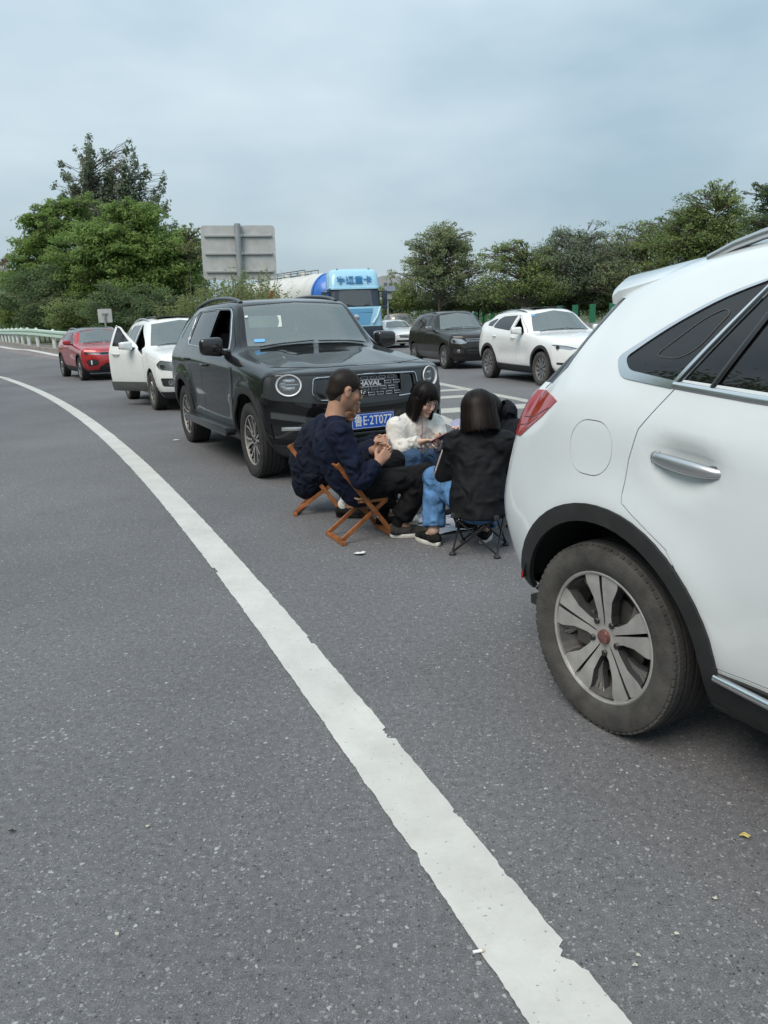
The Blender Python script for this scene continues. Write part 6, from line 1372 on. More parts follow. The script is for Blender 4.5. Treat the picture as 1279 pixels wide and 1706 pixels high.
for sg in (-1, 1):
    bm = bmesh.new(); prism(bm, rounded([(.74, 2.30), (.62, 3.0), (-.25, 3.0), (-.25, 2.30)], .06), sg * 1.205, sg * 1.218); bobj('side_window', recalc(bm), M_GLASSD, TK)
    bm = bmesh.new(); box(bm, (.72, sg * 1.45, 2.62), (.12, .24, .75), bev=.05); box(bm, (.72, sg * 1.45, 2.15), (.12, .24, .20), bev=.04); bar(bm, (.60, sg * 1.2, 2.95), (.72, sg * 1.42, 2.9), .05, .05); bar(bm, (.60, sg * 1.2, 2.3), (.72, sg * 1.42, 2.3), .05, .05); bobj('mirror', bm, P_TN, TK, 40)
    bm = bmesh.new(); tube(bm, [(1.10, sg * 1.16, 2.17), (1.16, sg * 1.0, 1.70), (1.16, sg * .78, 1.35)], .05, 8); bobj('face_trim', bm, mat('truck_trim_pale', (.62, .76, .84), .35, coat=.4), TK, 60)
    bm = bmesh.new(); box(bm, (1.13, sg * .92, .85), (.06, .48, .24), (0, 0, sg * R(-6)), .05); bobj('headlamp', bm, M_LAMPIN, TK, 40)
    bm = bmesh.new(); tube(bm, [(1.075, sg * .12 + .1, 2.20), (1.09, sg * .5 + .1, 2.32), (1.06, sg * .55 + .1, 2.34)], .015, 6); bobj('wiper', bm, M_BLK, TK)
    bm = bmesh.new(); lathe(bm, [(0, 0), (.05, .01), (.05, .07), (0, .08)], 10, 'z', c=(.45, sg * .75, 4.05)); bobj('roof_lamp', bm, M_LAMPIN, TK, 40)
    for z in (1.9,): bm = bmesh.new(); box(bm, (1.125, sg * .42, z), (.02, .70, .05), bev=.01); bobj('grille_bar', bm, P_TN, TK)
bm = bmesh.new(); prism(bm, [(-.80, 2.10), (.80, 2.10), (.62, 1.30), (-.62, 1.30)], 1.10, 1.135, 'yz'); bobj('grille', recalc(bm), mat('truck_mid_blue', (.13, .36, .58), .35, coat=.5), TK)
bm = bmesh.new(); lathe(bm, [(0, .03), (.11, .03), (.13, .02), (.13, 0)], 24, 'x'); o = bobj('badge', recalc(bm), M_CHROME, TK, 40); o.location = (1.135, 0, 1.68)
me = text_mesh('宇通重卡', .42, .01, bold=.006); t = mobj('lettering', me, mat('letter_blue', (.02, .18, .42), .4), TK); t.rotation_euler = (R(90) - R(13), 0, R(90)); t.location = (.872, 0, 3.50)
bm = bmesh.new(); box(bm, (-.3, 0, 3.12), (2.4, 2.47, .03), bev=.01); bobj('drip_strip', bm, P_TD, TK)
for sg in (-1, 1):
    for xx in (.35, -2.4, -3.7):
        add_wheel(TK, xx, sg * 1.08, 'multi', .51, .29, .30)
bm = bmesh.new(); box(bm, (-2.2, 0, .85), (5.2, .9, .25)); bobj('chassis', bm, M_LINER, TK)
TL = empty('tank_trailer', (-2.0, 42.4, 0), .56 - math.pi / 2, 'white cylindrical tank trailer with a blue front end behind the blue truck cab', 'trailer')
M_TANK = mat('tank_white', (.62, .63, .60), .45, var=.12, vscale=1.2, coat=.1); bm = bmesh.new()
prof = [(.0, -.05), (.9, 0), (1.15, .25), (1.25, .7), (1.27, 1.2)] + [(1.27, x) for x in (2.5, 4, 5.5, 7, 8.5, 10)] + [(1.2, 10.6), (.8, 11.0), (0, 11.1)]
lathe(bm, [(r_, -x) for r_, x in prof], 40, 'x', c=(0, 0, 2.72)); recalc(bm); bobj('tank', bm, M_TANK, TL, 50)
bm = bmesh.new(); lathe(bm, [(1.285, -.62), (1.288, -.80)], 40, 'x', c=(0, 0, 2.72)); lathe(bm, [(.905, .003), (1.16, -.25), (1.262, -.68)], 40, 'x', c=(0, 0, 2.72)); bobj('blue_band', recalc(bm), P_TD if False else mat('tank_blue', (.03, .16, .55), .4, coat=.3), TL, 50)
for x in (2.6, 4.2, 5.8, 7.4, 9.0):
    bm = bmesh.new(); lathe(bm, [(1.275, -x), (1.295, -x - .02), (1.295, -x - .10), (1.275, -x - .12)], 40, 'x', c=(0, 0, 2.72)); bobj('tank_ring', recalc(bm), M_TANK, TL, 50)
bm = bmesh.new()
for sg in (-.42, .42):
    tube(bm, [(-3.0, sg, 4.25), (-10.2, sg, 4.25)], .03, 6)
    for k in range(9): tube(bm, [(-3.0 - .9 * k, sg, 3.9), (-3.0 - .9 * k, sg, 4.25)], .02, 5)
for k in range(18): tube(bm, [(-3.0 - .42 * k, -.42, 4.02), (-3.0 - .42 * k, .42, 4.02)], .02, 5)
bobj('catwalk', bm, mat('catwalk_steel', (.20, .20, .20), .6, metal=.4), TL)
for x in (4.0, 6.2, 8.4): bm = bmesh.new(); lathe(bm, [(0, 4.18), (.28, 4.16), (.30, 4.06), (.30, 3.9)], 16, 'z', c=(-x, 0, 0)); bobj('manhole', recalc(bm), M_TANK, TL, 50)
bm = bmesh.new(); box(bm, (-5.6, 0, 1.15), (10, .9, .2)); 
for x in (.8, 3.2, 6, 8.6): box(bm, (-x - .5, 0, 1.4), (.3, 1.6, .5))
bobj('trailer_chassis', bm, M_LINER, TL)
for sg in (-1, 1):
    for xx in (-7.2, -8.5, -9.8): add_wheel(TL, xx, sg * 1.05, 'multi', .51, .29, .30)

# ------------------------------------------------------------------ small far things
p = at_depth(645, 482, 45); SP = empty('solar_post', (p.x, 45, 0), 0, 'thin grey post with a tilted solar panel beside the blue truck', 'solar lamp')
bm = bmesh.new(); tube(bm, [(0, 0, 0), (0, 0, p.z)], .06, 10); bobj('post', bm, MATS['galvanised'], SP, 40)
bm = bmesh.new(); box(bm, (.15, -.1, p.z + .02), (.60, .5, .04), (R(35), 0, 0), .01); bobj('solar_panel', bm, mat('solar_cells', (.10, .12, .15), .2, coat=.6), SP)
bm = bmesh.new(); box(bm, (.1, -.08, p.z - .35), (.3, .2, .4), bev=.03); bobj('control_box', bm, M_CONC, SP)
p = at_depth(452.5, 497, 39); WB_ = empty('warning_beacon', (p.x, 39, 0), 0, 'orange warning beacon on a pole among the weeds behind the black SUV', 'beacon')
bm = bmesh.new(); tube(bm, [(0, 0, 0), (0, 0, p.z)], .04, 8); bobj('pole', bm, MATS['galvanised'], WB_, 40)
bm = bmesh.new(); lathe(bm, [(0, .34), (.08, .33), (.10, .28), (.075, .22), (.13, .20), (.13, .02), (.10, 0), (0, 0)], 16, 'z', c=(0, 0, p.z)); bobj('lamp', recalc(bm), mat('beacon_orange', (.70, .12, .04), .4, coat=.3), WB_, 40)
M_BLD = mat('render_pale', (.40, .41, .43), .9, var=.1, vscale=.2); M_BWIN = mat('far_window', (.13, .15, .18), .3)
for i, (px, py, hwp, lab) in enumerate(((652, 459, 15, 'pale distant apartment block with flat roof showing beside the truck'), (682, 464, 10, 'lower distant apartment block beside the lone airy tree'))):
    Y = 300; p = at_depth(px, py, Y); W_ = hwp * Y / CAM_F; B = empty('apartment_block', (p.x, Y, 0), R(8), lab, 'building'); bm = bmesh.new(); box(bm, (0, 6, p.z / 2), (2 * W_, 12, p.z)); box(bm, (W_ * .4, 6, p.z + .8), (W_ * .5, 5, 1.6)); bobj('wall', bm, M_BLD, B)
    wm = None
    for fl in range(int(p.z / 3.0)):
        for c in range(int(2 * W_ / 1.9)):
            if wm is None: bm = bmesh.new(); box(bm, (0, 0, 0), (1.2, .2, 1.6)); wm = bpy.data.meshes.new('window'); bm.to_mesh(wm); bm.free(); wm.materials.append(M_BWIN)
            o = link(bpy.data.objects.new('window', wm), B); o.location = (-W_ + 1.1 + 1.9 * c, -.03, 1.7 + 3.0 * fl)
# ------------------------------------------------------------------ people: smooth-blended solids turned into one surface
def unit(v): v = np.array(v, float); return v / np.linalg.norm(v)
class Field:
    def __init__(s, lo, hi, h):
        s.h = h; s.lo = np.array(lo, float); s.n = np.ceil((np.array(hi) - s.lo) / h).astype(int) + 1; s.f = np.full(s.n, .25, np.float32)
    def sub(s, lo, hi):
        a = np.clip(np.floor((np.array(lo) - s.lo) / s.h).astype(int), 0, s.n - 1); b = np.clip(np.ceil((np.array(hi) - s.lo) / s.h).astype(int) + 1, 1, s.n)
        if np.any(b <= a): return None
        sl = tuple(slice(x, y) for x, y in zip(a, b)); g = np.meshgrid(*[s.lo[i] + s.h * np.arange(a[i], b[i]) for i in range(3)], indexing='ij')
        return sl, g
    def put(s, sl, d, k, cut=False):
        f = s.f[sl]; d = d.astype(np.float32)
        if cut: f = -f
        if k > 0: hh = np.clip(.5 + .5 * (f - d) / k, 0, 1); r_ = f * (1 - hh) + d * hh - k * hh * (1 - hh)
        else: r_ = np.minimum(f, d)
        s.f[sl] = -r_ if cut else r_
    def cone(s, a, b, ra, rb, k=.02, flat=None, cut=False):
        """rounded cone a-b; flat=(axis, factor) squeezes the section along an axis"""
        a, b = np.array(a, float), np.array(b, float); m = max(ra, rb) * 1.3 + k + .03; q = s.sub(np.minimum(a, b) - m, np.maximum(a, b) + m)
        if q is None: return
        sl, (X, Y, Z) = q; ba = b - a; L2 = max(ba @ ba, 1e-9); px, py, pz = X - a[0], Y - a[1], Z - a[2]
        t = np.clip((px * ba[0] + py * ba[1] + pz * ba[2]) / L2, 0, 1); dx, dy, dz = px - t * ba[0], py - t * ba[1], pz - t * ba[2]
        sc = 1.
        if flat is not None:
            ax = np.array(flat[0], float); ax /= np.linalg.norm(ax); c = dx * ax[0] + dy * ax[1] + dz * ax[2]; e = (1 / flat[1] - 1) * c; dx, dy, dz = dx + e * ax[0], dy + e * ax[1], dz + e * ax[2]; sc = max(flat[1], .6)
        s.put(sl, (np.sqrt(dx * dx + dy * dy + dz * dz) - (ra + (rb - ra) * t)) * sc, k, cut)
    def ell(s, c, rad, M=None, k=.015, cut=False):
        c = np.array(c, float); m = max(rad) + k + .03; q = s.sub(c - m, c + m)
        if q is None: return
        sl, (X, Y, Z) = q; P = np.stack([X - c[0], Y - c[1], Z - c[2]], -1)
        if M is not None: P = P @ np.array(M)
        r_ = np.array(rad); k0 = np.linalg.norm(P / r_, axis=-1); k1 = np.linalg.norm(P / (r_ * r_), axis=-1); s.put(sl, k0 * (k0 - 1) / np.maximum(k1, 1e-6), k, cut)
    def plane(s, c, ax, rad, hollow=None):
        """trim what lies beyond c along ax within rad; hollow=(radius, depth) leaves an open cuff"""
        c, ax = np.array(c, float), unit(ax); q = s.sub(c - rad, c + rad)
        if q is None: return
        sl, (X, Y, Z) = q; t = (X - c[0]) * ax[0] + (Y - c[1]) * ax[1] + (Z - c[2]) * ax[2]; r2 = np.sqrt(np.maximum((X - c[0]) ** 2 + (Y - c[1]) ** 2 + (Z - c[2]) ** 2 - t * t, 0))
        s.f[sl] = np.where(r2 < rad * .8, np.maximum(s.f[sl], t.astype(np.float32)), s.f[sl])
        if hollow: s.cone(c - ax * hollow[1], c + ax * .05, hollow[0], hollow[0], .002, cut=True)
    def noise(s, amp, freq, seed, stretch=(1, 1, 1), n=7):
        """soft creases: sum of warped sines"""
        r_ = np.random.default_rng(seed); g = np.meshgrid(*[s.lo[i] + s.h * np.arange(s.n[i]) for i in range(3)], indexing='ij'); tot = np.zeros(s.n, np.float32)
        for i in range(n):
            d = r_.normal(size=3) * np.array(stretch); d /= np.linalg.norm(d); e = r_.normal(size=3); e /= np.linalg.norm(e); f_ = freq * r_.uniform(.6, 1.7)
            ph = (g[0] * d[0] + g[1] * d[1] + g[2] * d[2]) * f_ + 1.3 * np.sin((g[0] * e[0] + g[1] * e[1] + g[2] * e[2]) * f_ * .55 + i); tot += (1 - np.abs(np.sin(ph + r_.uniform(0, 6)))) ** 2 * np.float32(1. / n * 2)
        s.f -= np.float32(amp) * (tot - .6)
    def mesh(s, smooth=1):
        f = s.f; S = f < 0; n = s.n; c = [S[i:n[0] - 1 + i, j:n[1] - 1 + j, k:n[2] - 1 + k] for i in (0, 1) for j in (0, 1) for k in (0, 1)]
        cnt = sum(q.astype(np.int8) for q in c); act = (cnt > 0) & (cnt < 8); I = np.argwhere(act); idx = np.full(act.shape, -1, np.int64); idx[tuple(I.T)] = np.arange(len(I))
        off = np.array([(i, j, k) for i in (0, 1) for j in (0, 1) for k in (0, 1)]); val = np.stack([f[tuple((I + o).T)] for o in off], 1); P = np.zeros((len(I), 3)); W = np.zeros(len(I))
        for a in range(8):
            for b in range(a + 1, 8):
                if np.abs(off[a] - off[b]).sum() != 1: continue
                va, vb = val[:, a], val[:, b]; m = (va < 0) != (vb < 0); t = np.where(m, va / np.where(m, va - vb, 1), 0); P += np.where(m[:, None], off[a] + t[:, None] * (off[b] - off[a]), 0); W += m
        V = s.lo + s.h * (I + P / W[:, None]); F = []
        for ax in range(3):
            u, v = [q for q in range(3) if q != ax]; sl0 = [slice(1, -1)] * 3; sl0[ax] = slice(0, -1); sl1 = [slice(1, -1)] * 3; sl1[ax] = slice(1, None); A, B = S[tuple(sl0)], S[tuple(sl1)]; E = np.argwhere(A != B)
            if not len(E): continue
            base = E.copy(); base[:, u] += 1; base[:, v] += 1; sg = A[tuple(E.T)]
            def cell(du, dv): q = base.copy(); q[:, u] -= du; q[:, v] -= dv; return idx[tuple(q.T)]
            q = np.stack([cell(1, 1), cell(0, 1), cell(0, 0), cell(1, 0)], 1)
            if ax == 1: q = q[:, ::-1]
            q[~sg] = q[~sg][:, ::-1]; F.append(q)
        F = np.concatenate(F); F = F[(F >= 0).all(1)]
        for _ in range(smooth):
            A = np.zeros_like(V); C = np.zeros(len(V))
            for i in range(4):
                a, b = F[:, i], F[:, (i + 1) % 4]; np.add.at(A, a, V[b]); np.add.at(A, b, V[a]); np.add.at(C, a, 1); np.add.at(C, b, 1)
            V = V * .5 + .5 * A / np.maximum(C, 1)[:, None]
        return V, F
def field_obj(name, F_, m, parent, smooth=1, cols=None, keep=True):
    V, F = F_.mesh(smooth); me = bpy.data.meshes.new(name); n = len(F)
    if keep:   # drop stray crumbs: keep the large connected pieces
        bm = bmesh.new(); vs = [bm.verts.new(q) for q in V]
        for q in F:
            try: bm.faces.new([vs[i] for i in q])
            except ValueError: pass
        seen = set(); comps = []
        for v0 in bm.verts:
            if v0 in seen: continue
            st = [v0]; seen.add(v0); comp = []
            while st:
                x = st.pop(); comp.append(x)
                for e in x.link_edges:
                    y = e.other_vert(x)
                    if y not in seen: seen.add(y); st.append(y)
            comps.append(comp)
        big = max(len(c) for c in comps)
        for c in comps:
            if len(c) < (big if keep == 'one' else big * .04): bmesh.ops.delete(bm, geom=c, context='VERTS')
        bm.to_mesh(me); bm.free()
    if cols is not None:
        P = np.empty(len(me.vertices) * 3, np.float32); me.vertices.foreach_get('co', P); C = cols(P.reshape(-1, 3)).astype(np.float32); at = me.color_attributes.new('tone', 'FLOAT_COLOR', 'POINT')
        at.data.foreach_set('color', np.concatenate([C, np.ones((len(C), 1), np.float32)], 1).ravel())
    return mobj(name, me, m, parent, 180)
def tone_mat(name, rough, sub=.0, bump=.1, bscale=200, spec=.4):
    m = bpy.data.materials.new(name); m.use_nodes = True; t = m.node_tree; b = t.nodes['Principled BSDF']; a = t.nodes.new('ShaderNodeVertexColor'); a.layer_name = 'tone'; t.links.new(a.outputs[0], b.inputs['Base Color'])
    b.inputs['Roughness'].default_value = rough; b.inputs['Specular IOR Level'].default_value = spec
    if sub: b.inputs['Subsurface Weight'].default_value = sub; b.inputs['Subsurface Radius'].default_value = (.012, .005, .003); b.inputs['Subsurface Scale'].default_value = .6
    return m
def hair_mat(name, dark, light):
    m = bpy.data.materials.new(name); m.use_nodes = True; t = m.node_tree; b = t.nodes['Principled BSDF']; L = t.links.new; co = t.nodes.new('ShaderNodeTexCoord'); mp_ = t.nodes.new('ShaderNodeMapping'); mp_.inputs['Scale'].default_value = (1, 1, .03); L(co.outputs['Object'], mp_.inputs[0])
    n = t.nodes.new('ShaderNodeTexNoise'); n.inputs['Scale'].default_value = 420; n.inputs['Detail'].default_value = 2; L(mp_.outputs[0], n.inputs['Vector']); k = t.nodes.new('ShaderNodeMix'); k.data_type = 'RGBA'; k.inputs[6].default_value = (*dark, 1); k.inputs[7].default_value = (*light, 1); L(n.outputs[0], k.inputs[0]); L(k.outputs[2], b.inputs['Base Color'])
    u = t.nodes.new('ShaderNodeBump'); u.inputs['Strength'].default_value = .35; u.inputs['Distance'].default_value = .003; L(n.outputs[0], u.inputs['Height']); L(u.outputs[0], b.inputs['Normal']); b.inputs['Roughness'].default_value = .36; b.inputs['Specular IOR Level'].default_value = .15; return m
def cloth_mat(name, col, rough=.85, var=.12, fold=1.0, spec=.18, bscale=13, tone=False):
    m = mat(name, col, rough, var=var, vscale=14, spec=spec); t = m.node_tree; b = t.nodes['Principled BSDF']; L = t.links.new; co = t.nodes.new('ShaderNodeTexCoord')
    if tone:
        for l in list(b.inputs['Base Color'].links): t.links.remove(l)
        vc = t.nodes.new('ShaderNodeVertexColor'); vc.layer_name = 'tone'; L(vc.outputs[0], b.inputs['Base Color'])
    n = t.nodes.new('ShaderNodeTexNoise'); n.noise_type = 'RIDGED_MULTIFRACTAL'; n.inputs['Scale'].default_value = bscale; n.inputs['Detail'].default_value = 2.5; n.inputs['Roughness'].default_value = .45; n.inputs['Distortion'].default_value = .5; L(co.outputs['Object'], n.inputs['Vector'])
    f = t.nodes.new('ShaderNodeTexNoise'); f.inputs['Scale'].default_value = 240; L(co.outputs['Object'], f.inputs['Vector'])
    u = t.nodes.new('ShaderNodeBump'); u.inputs['Strength'].default_value = fold; u.inputs['Distance'].default_value = .055; L(n.outputs[0], u.inputs['Height'])
    w_ = t.nodes.new('ShaderNodeBump'); w_.inputs['Strength'].default_value = .25; w_.inputs['Distance'].default_value = .002; L(f.outputs[0], w_.inputs['Height']); L(u.outputs[0], w_.inputs['Normal']); L(w_.outputs[0], b.inputs['Normal']); return m
M_SKIN = tone_mat('skin', .5, .12)
def unit(v): v = np.array(v, float); return v / np.linalg.norm(v)
def head_frame(face, up=(0, 0, 1)):
    f = unit(face); l = unit(np.cross(up, f)); u = np.cross(f, l); return np.stack([f, l, u], 1)    # columns: forward, left, up
def build_head(F_, c, M, sc=1., neck=None, nr=.056, female=False):
    """skin solids of a head whose centre is c and whose columns of M are forward, left, up"""
    def W(p): return np.array(c) + M @ (np.array(p) * sc)
    def E(p, r_, k=.012, cut=False): F_.ell(W(p), tuple(np.array(r_) * sc), M, k * sc, cut)
    if neck is not None: F_.cone(W((-.028, 0, -.06)), neck, nr * sc, nr * 1.08 * sc, .03)
    E((-.012, 0, .032), (.098, .077, .090), .02); E((.024, 0, -.034), (.066, .060 if not female else .056, .086), .02); E((-.01, 0, -.045), (.06, .062, .06), .02)
    E((.066, 0, -.100), (.024, .026 if not female else .021, .018), .018)
    for s_ in (-1, 1):
        E((.058, s_ * .036, -.030), (.028, .026, .026), .015); E((.086, s_ * .030, .031), (.012, .024, .008), .012); F_.ell(W((.101, s_ * .032, .008)), (.014 * sc, .019 * sc, .011 * sc), M, .008, True); E((.077, s_ * .031, .008), (.0145, .016, .0125), .003)
        E((.006 - .012, s_ * .079, -.004), (.020, .009, .031), .006); F_.ell(W((.004, s_ * .089, .0)), (.010 * sc, .007 * sc, .016 * sc), M, .004, True); E((-.004, s_ * .080, -.030), (.011, .008, .011), .006)
    F_.cone(W((.088, 0, .016)), W((.108, 0, -.024)), .0085 * sc, .0115 * sc, .010); E((.103, .010, -.030), (.009, .008, .007), .006); E((.103, -.010, -.030), (.009, .008, .007), .006)
    E((.0865, 0, -.058), (.013, .024, .0065), .005); E((.085, 0, -.071), (.012, .021, .0075), .005)
def head_tone(c, M, sc, skin, lips, brow=(.03, .022, .018), closed=True, scalp=None):
    c = np.array(c)
    def fn(P):
        q = (P - c) @ M / sc; C = np.tile(np.array(skin, float), (len(P), 1)); C *= (1 + .05 * np.sin(P[:, :1] * 90) * np.sin(P[:, 2:] * 70))
        near = (q[:, 0] > .02) & (np.abs(q[:, 2]) < .14) & (np.abs(q[:, 1]) < .1)
        def mixin(m, col, a): C[m] = C[m] * (1 - a) + np.array(col) * a
        mixin(near & (np.abs(q[:, 2] + .0645) < .0085) & (np.abs(q[:, 1]) < .025) & (q[:, 0] > .068), lips, .75); mixin(near & (np.abs(q[:, 2] + .0645) < .0018) & (np.abs(q[:, 1]) < .026) & (q[:, 0] > .066), (.10, .03, .025), .7)
        ay = np.abs(q[:, 1]); mixin(near & (np.abs(q[:, 2] - .034 + .15 * np.abs(ay - .03)) < .0045) & (ay > .012) & (ay < .052), brow, .75)
        ez = .004 if closed else .008; mixin(near & (np.abs(q[:, 2] - ez) < (.0021 if closed else .005)) & (ay > .017) & (ay < .046) & (q[:, 0] > .05), (.025, .018, .015), .9)
        ch = near & (((q[:, 1] ** 2) ** .5 - .04) ** 2 + (q[:, 2] + .03) ** 2 < .0006); mixin(ch, np.array(skin) * np.array([1.08, .88, .86]), .5)
        if scalp is not None: mixin(((q[:, 2] > .052 - .55 * q[:, 0]) & (q[:, 2] > -.02)) | ((q[:, 0] < -.035) & (q[:, 2] > -.075 - .3 * (q[:, 0] + .035))), scalp, .92)
        return np.clip(C, 0, 1)
    return fn
def build_hand(F_, wrist, d, nrm, curl=.5, side=1, sc=1., spread=.016, thumb=.6):
    """palm along d with palm side facing nrm; fingers curl towards nrm"""
    d, nrm = unit(d), unit(nrm); nrm = unit(nrm - d * (nrm @ d)); lat = np.cross(d, nrm) * side; w = np.array(wrist); ln = .088 * sc
    kn = w + d * ln
    F_.cone(w - d * .02, w + d * .03 * sc, .026 * sc, .030 * sc, .012, (nrm, .72))
    for o in (-1.35, -.45, .45, 1.35): F_.cone(w + d * .02 + lat * o * .011 * sc, kn + lat * o * spread * 1.12 * sc, .0155 * sc, .0125 * sc, .010)
    L_ = [(.036, .024, .019), (.043, .028, .021), (.040, .026, .021), (.031, .020, .018)]
    for o, (a, b, c) in zip((1.35, .45, -.45, -1.35), L_):
        p = kn + lat * o * spread * 1.12 * sc; ang = 0.; rr = .0094 * sc
        for j, s_ in enumerate((a, b, c)):
            ang += curl * (.75, 1.0, .7)[j] * (1 + .08 * o); q = p + (d * math.cos(ang) + nrm * math.sin(ang)) * s_ * sc; F_.cone(p, q, rr, rr * .9, .003); p = q; rr *= .9
    p = w + d * .022 * sc + lat * .026 * sc; dd = unit(d * .72 + lat * .62 + nrm * .35); q = p + dd * .040 * sc; F_.cone(p, q, .0135 * sc, .0115 * sc, .008); dd = unit(d * .9 + lat * .1 + nrm * thumb); q2 = q + dd * .030 * sc; F_.cone(q, q2, .0108 * sc, .0098 * sc, .003); F_.cone(q2, q2 + unit(dd + nrm * .2 - lat * .15) * .022 * sc, .0096 * sc, .0078 * sc, .003)
def bounds(pts, m): P = np.array(pts, float); return P.min(0) - m, P.max(0) + m
def person(label, J, skin, lips, sc=1., female=False, top=None, legs=None, shoes=None, hair=None, face=(1, 0, 0), hands=None, scalp=None, h=.0055, group=None, socks=None):
    """J: joint positions in world space; the body is one surface, clothes and hair are its children"""
    base = np.array([J['pelvis'][0], J['pelvis'][1], 0.]); root = empty('person', base, 0, label, 'person', group)
    J = {k: np.array(v, float) - base for k, v in J.items()}; M = head_frame(face); hc = J['head']
    F_ = Field(*bounds(list(J.values()), .17), h); fw = unit(np.array([face[0], face[1], 0]))
    shl = unit(J['shl'] - J['shr']); fwd = unit(np.cross(shl, J['neck'] - J['chest']))
    build_head(F_, hc, M, sc, J['neck'], .055 if not female else .046, female)
    F_.cone(J['neck'] - (0, 0, .03), J['chest'], .07, .105, .04, (fwd, .72)); F_.cone(J['chest'], J['belly'], .115, .105, .05, (fwd, .75)); F_.cone(J['belly'], J['pelvis'], .11, .13, .05, (fwd, .8))
    for s_ in 'lr':
        F_.cone(J['neck'] - (0, 0, .05), J['sh' + s_], .05, .05, .04); F_.cone(J['sh' + s_], J['el' + s_], .048 * sc, .038 * sc, .02); F_.cone(J['el' + s_], J['wr' + s_], .038 * sc, .026 * sc, .015)
        F_.cone(J['hip' + s_], J['kn' + s_], .075, .052, .03); F_.cone(J['kn' + s_], J['an' + s_], .050, .034, .02); F_.cone(J['an' + s_], J['toe' + s_] * .75 + J['an' + s_] * .25 - (0, 0, .02), .034, .026, .02)
        hd = hands[s_]; build_hand(F_, J['wr' + s_], hd[0], hd[1], hd[2] if len(hd) > 2 else .5, 1 if s_ == 'r' else -1, .98 * sc if not female else .90)
    body = field_obj('body', F_, M_SKIN, root, 1, head_tone(hc, M, sc, skin, lips, scalp=scalp), keep='one')
    def limb_shift(a, b, t): return J[a] * (1 - t) + J[b] * t
    return root, J, M, fwd, shl
SKIN_M, SKIN_F, LIPS = (.42, .235, .155), (.60, .40, .31), (.42, .13, .12)
def jacket(root, J, fwd, shl, m, ease=.022, hem=None, cuff=.96, wide=1., folds=.008, seed=1, h=.008, hood=None, name='jacket', cols=None, collar=.03, bag=1., hemz=None, stretch=(.8, .8, 1.6), freq=26, taper=1.):
    P = [J[k] for k in ('neck', 'chest', 'belly', 'pelvis', 'shl', 'shr', 'ell', 'elr', 'wrl', 'wrr')] + ([hem[0]] if hem is not None else []) + ([hood] if hood is not None else [])
    F_ = Field(*bounds(P, .26), h); e = ease
    F_.cone(J['neck'] - (0, 0, .055), J['chest'], .080 * wide + e * .5, .130 * wide + e, .05, (fwd, .74)); F_.cone(J['chest'], J['belly'], .135 * wide + e, .135 * wide + e * 1.3, .05, (fwd, .78)); F_.cone(J['belly'], J['pelvis'], .135 * wide + e * 1.3, .15 * wide + e * 1.2, .05, (fwd, .82))
    if hem is not None: F_.cone(J['pelvis'], hem[0], .15 * wide + e, hem[1], .05, (fwd, hem[2] if len(hem) > 2 else .82))
    for s_ in 'lr':
        F_.cone(J['neck'] - (0, 0, .06), J['sh' + s_], .055 + e * .5, .060 + e, .05); F_.cone(J['sh' + s_], J['el' + s_], (.056 + e) * bag, (.044 + e) * bag, .03); w_ = J['el' + s_] * (1 - cuff) + J['wr' + s_] * cuff; F_.cone(J['el' + s_], w_, (.044 + e) * bag, (.031 + e * .7) * bag, .02)
        for q in np.linspace(.25, .95, 5):      # sleeve gathers
            c = J['el' + s_] * (1 - q * cuff) + J['wr' + s_] * q * cuff; r0 = ((.044 + e) * (1 - q) + (.031 + e * .7) * q) * bag; ax = unit(J['wr' + s_] - J['el' + s_]); F_.cone(c - ax * .004, c + ax * .004, r0 + .003, r0 + .003, .010)
    if hood is not None: F_.cone(J['neck'] + (0, 0, .0) - fwd * .03, hood, .085, .075, .04, (fwd, .8)); F_.cone(hood + shl * .07, hood - shl * .07, .055, .055, .03)
    F_.cone(J['neck'] - (0, 0, .06), J['neck'] + (0, 0, collar) + fwd * .005, .075, .066, .02)
    F_.noise(folds, freq, seed, stretch)
    if hemz is not None: q = F_.lo[2] + F_.h * np.arange(F_.n[2]); F_.f = np.maximum(F_.f, (hemz - q)[None, None, :].astype(np.float32))
    for s_ in 'lr':
        w_ = J['el' + s_] * (1 - cuff) + J['wr' + s_] * cuff; F_.plane(w_ + unit(J['wr' + s_] - J['el' + s_]) * .016, J['wr' + s_] - J['el' + s_], .085)
    F_.cone(J['neck'] + (0, 0, collar + .01) + fwd * .01, J['neck'] + (0, 0, collar + .09) + fwd * .03, .052, .062, .006, cut=True)
    return field_obj(name, F_, m, root, 1, cols, keep=True)
def trousers(root, J, fwd, m, ease=.014, cuff=.9, flare=1., folds=.005, seed=2, h=.008, name='trousers', rise=.08):
    P = [J[k] for k in ('pelvis', 'hipl', 'hipr', 'knl', 'knr', 'anl', 'anr')]; F_ = Field(*bounds(P, .2), h); e = ease
    F_.cone(J['pelvis'] + (0, 0, rise), J['pelvis'], .13 + e * .5, .145 + e * .5, .04, (fwd, .82))
    for s_ in 'lr':
        F_.cone(J['pelvis'], J['hip' + s_], .12, .10, .05); F_.cone(J['hip' + s_], J['kn' + s_], .088 + e, .062 + e, .035); w_ = J['kn' + s_] * (1 - cuff) + J['an' + s_] * cuff; F_.cone(J['kn' + s_], w_, .062 + e, (.046 + e) * flare, .025)
    F_.noise(folds, 24, seed, (1, 1, 1.2))
    for s_ in 'lr':
        w_ = J['kn' + s_] * (1 - cuff) + J['an' + s_] * cuff; ax = unit(J['an' + s_] - J['kn' + s_]); F_.plane(w_ + ax * .03, ax, .13, ((.046 + e) * flare - .022, .020))
    return field_obj(name, F_, m, root, 1)
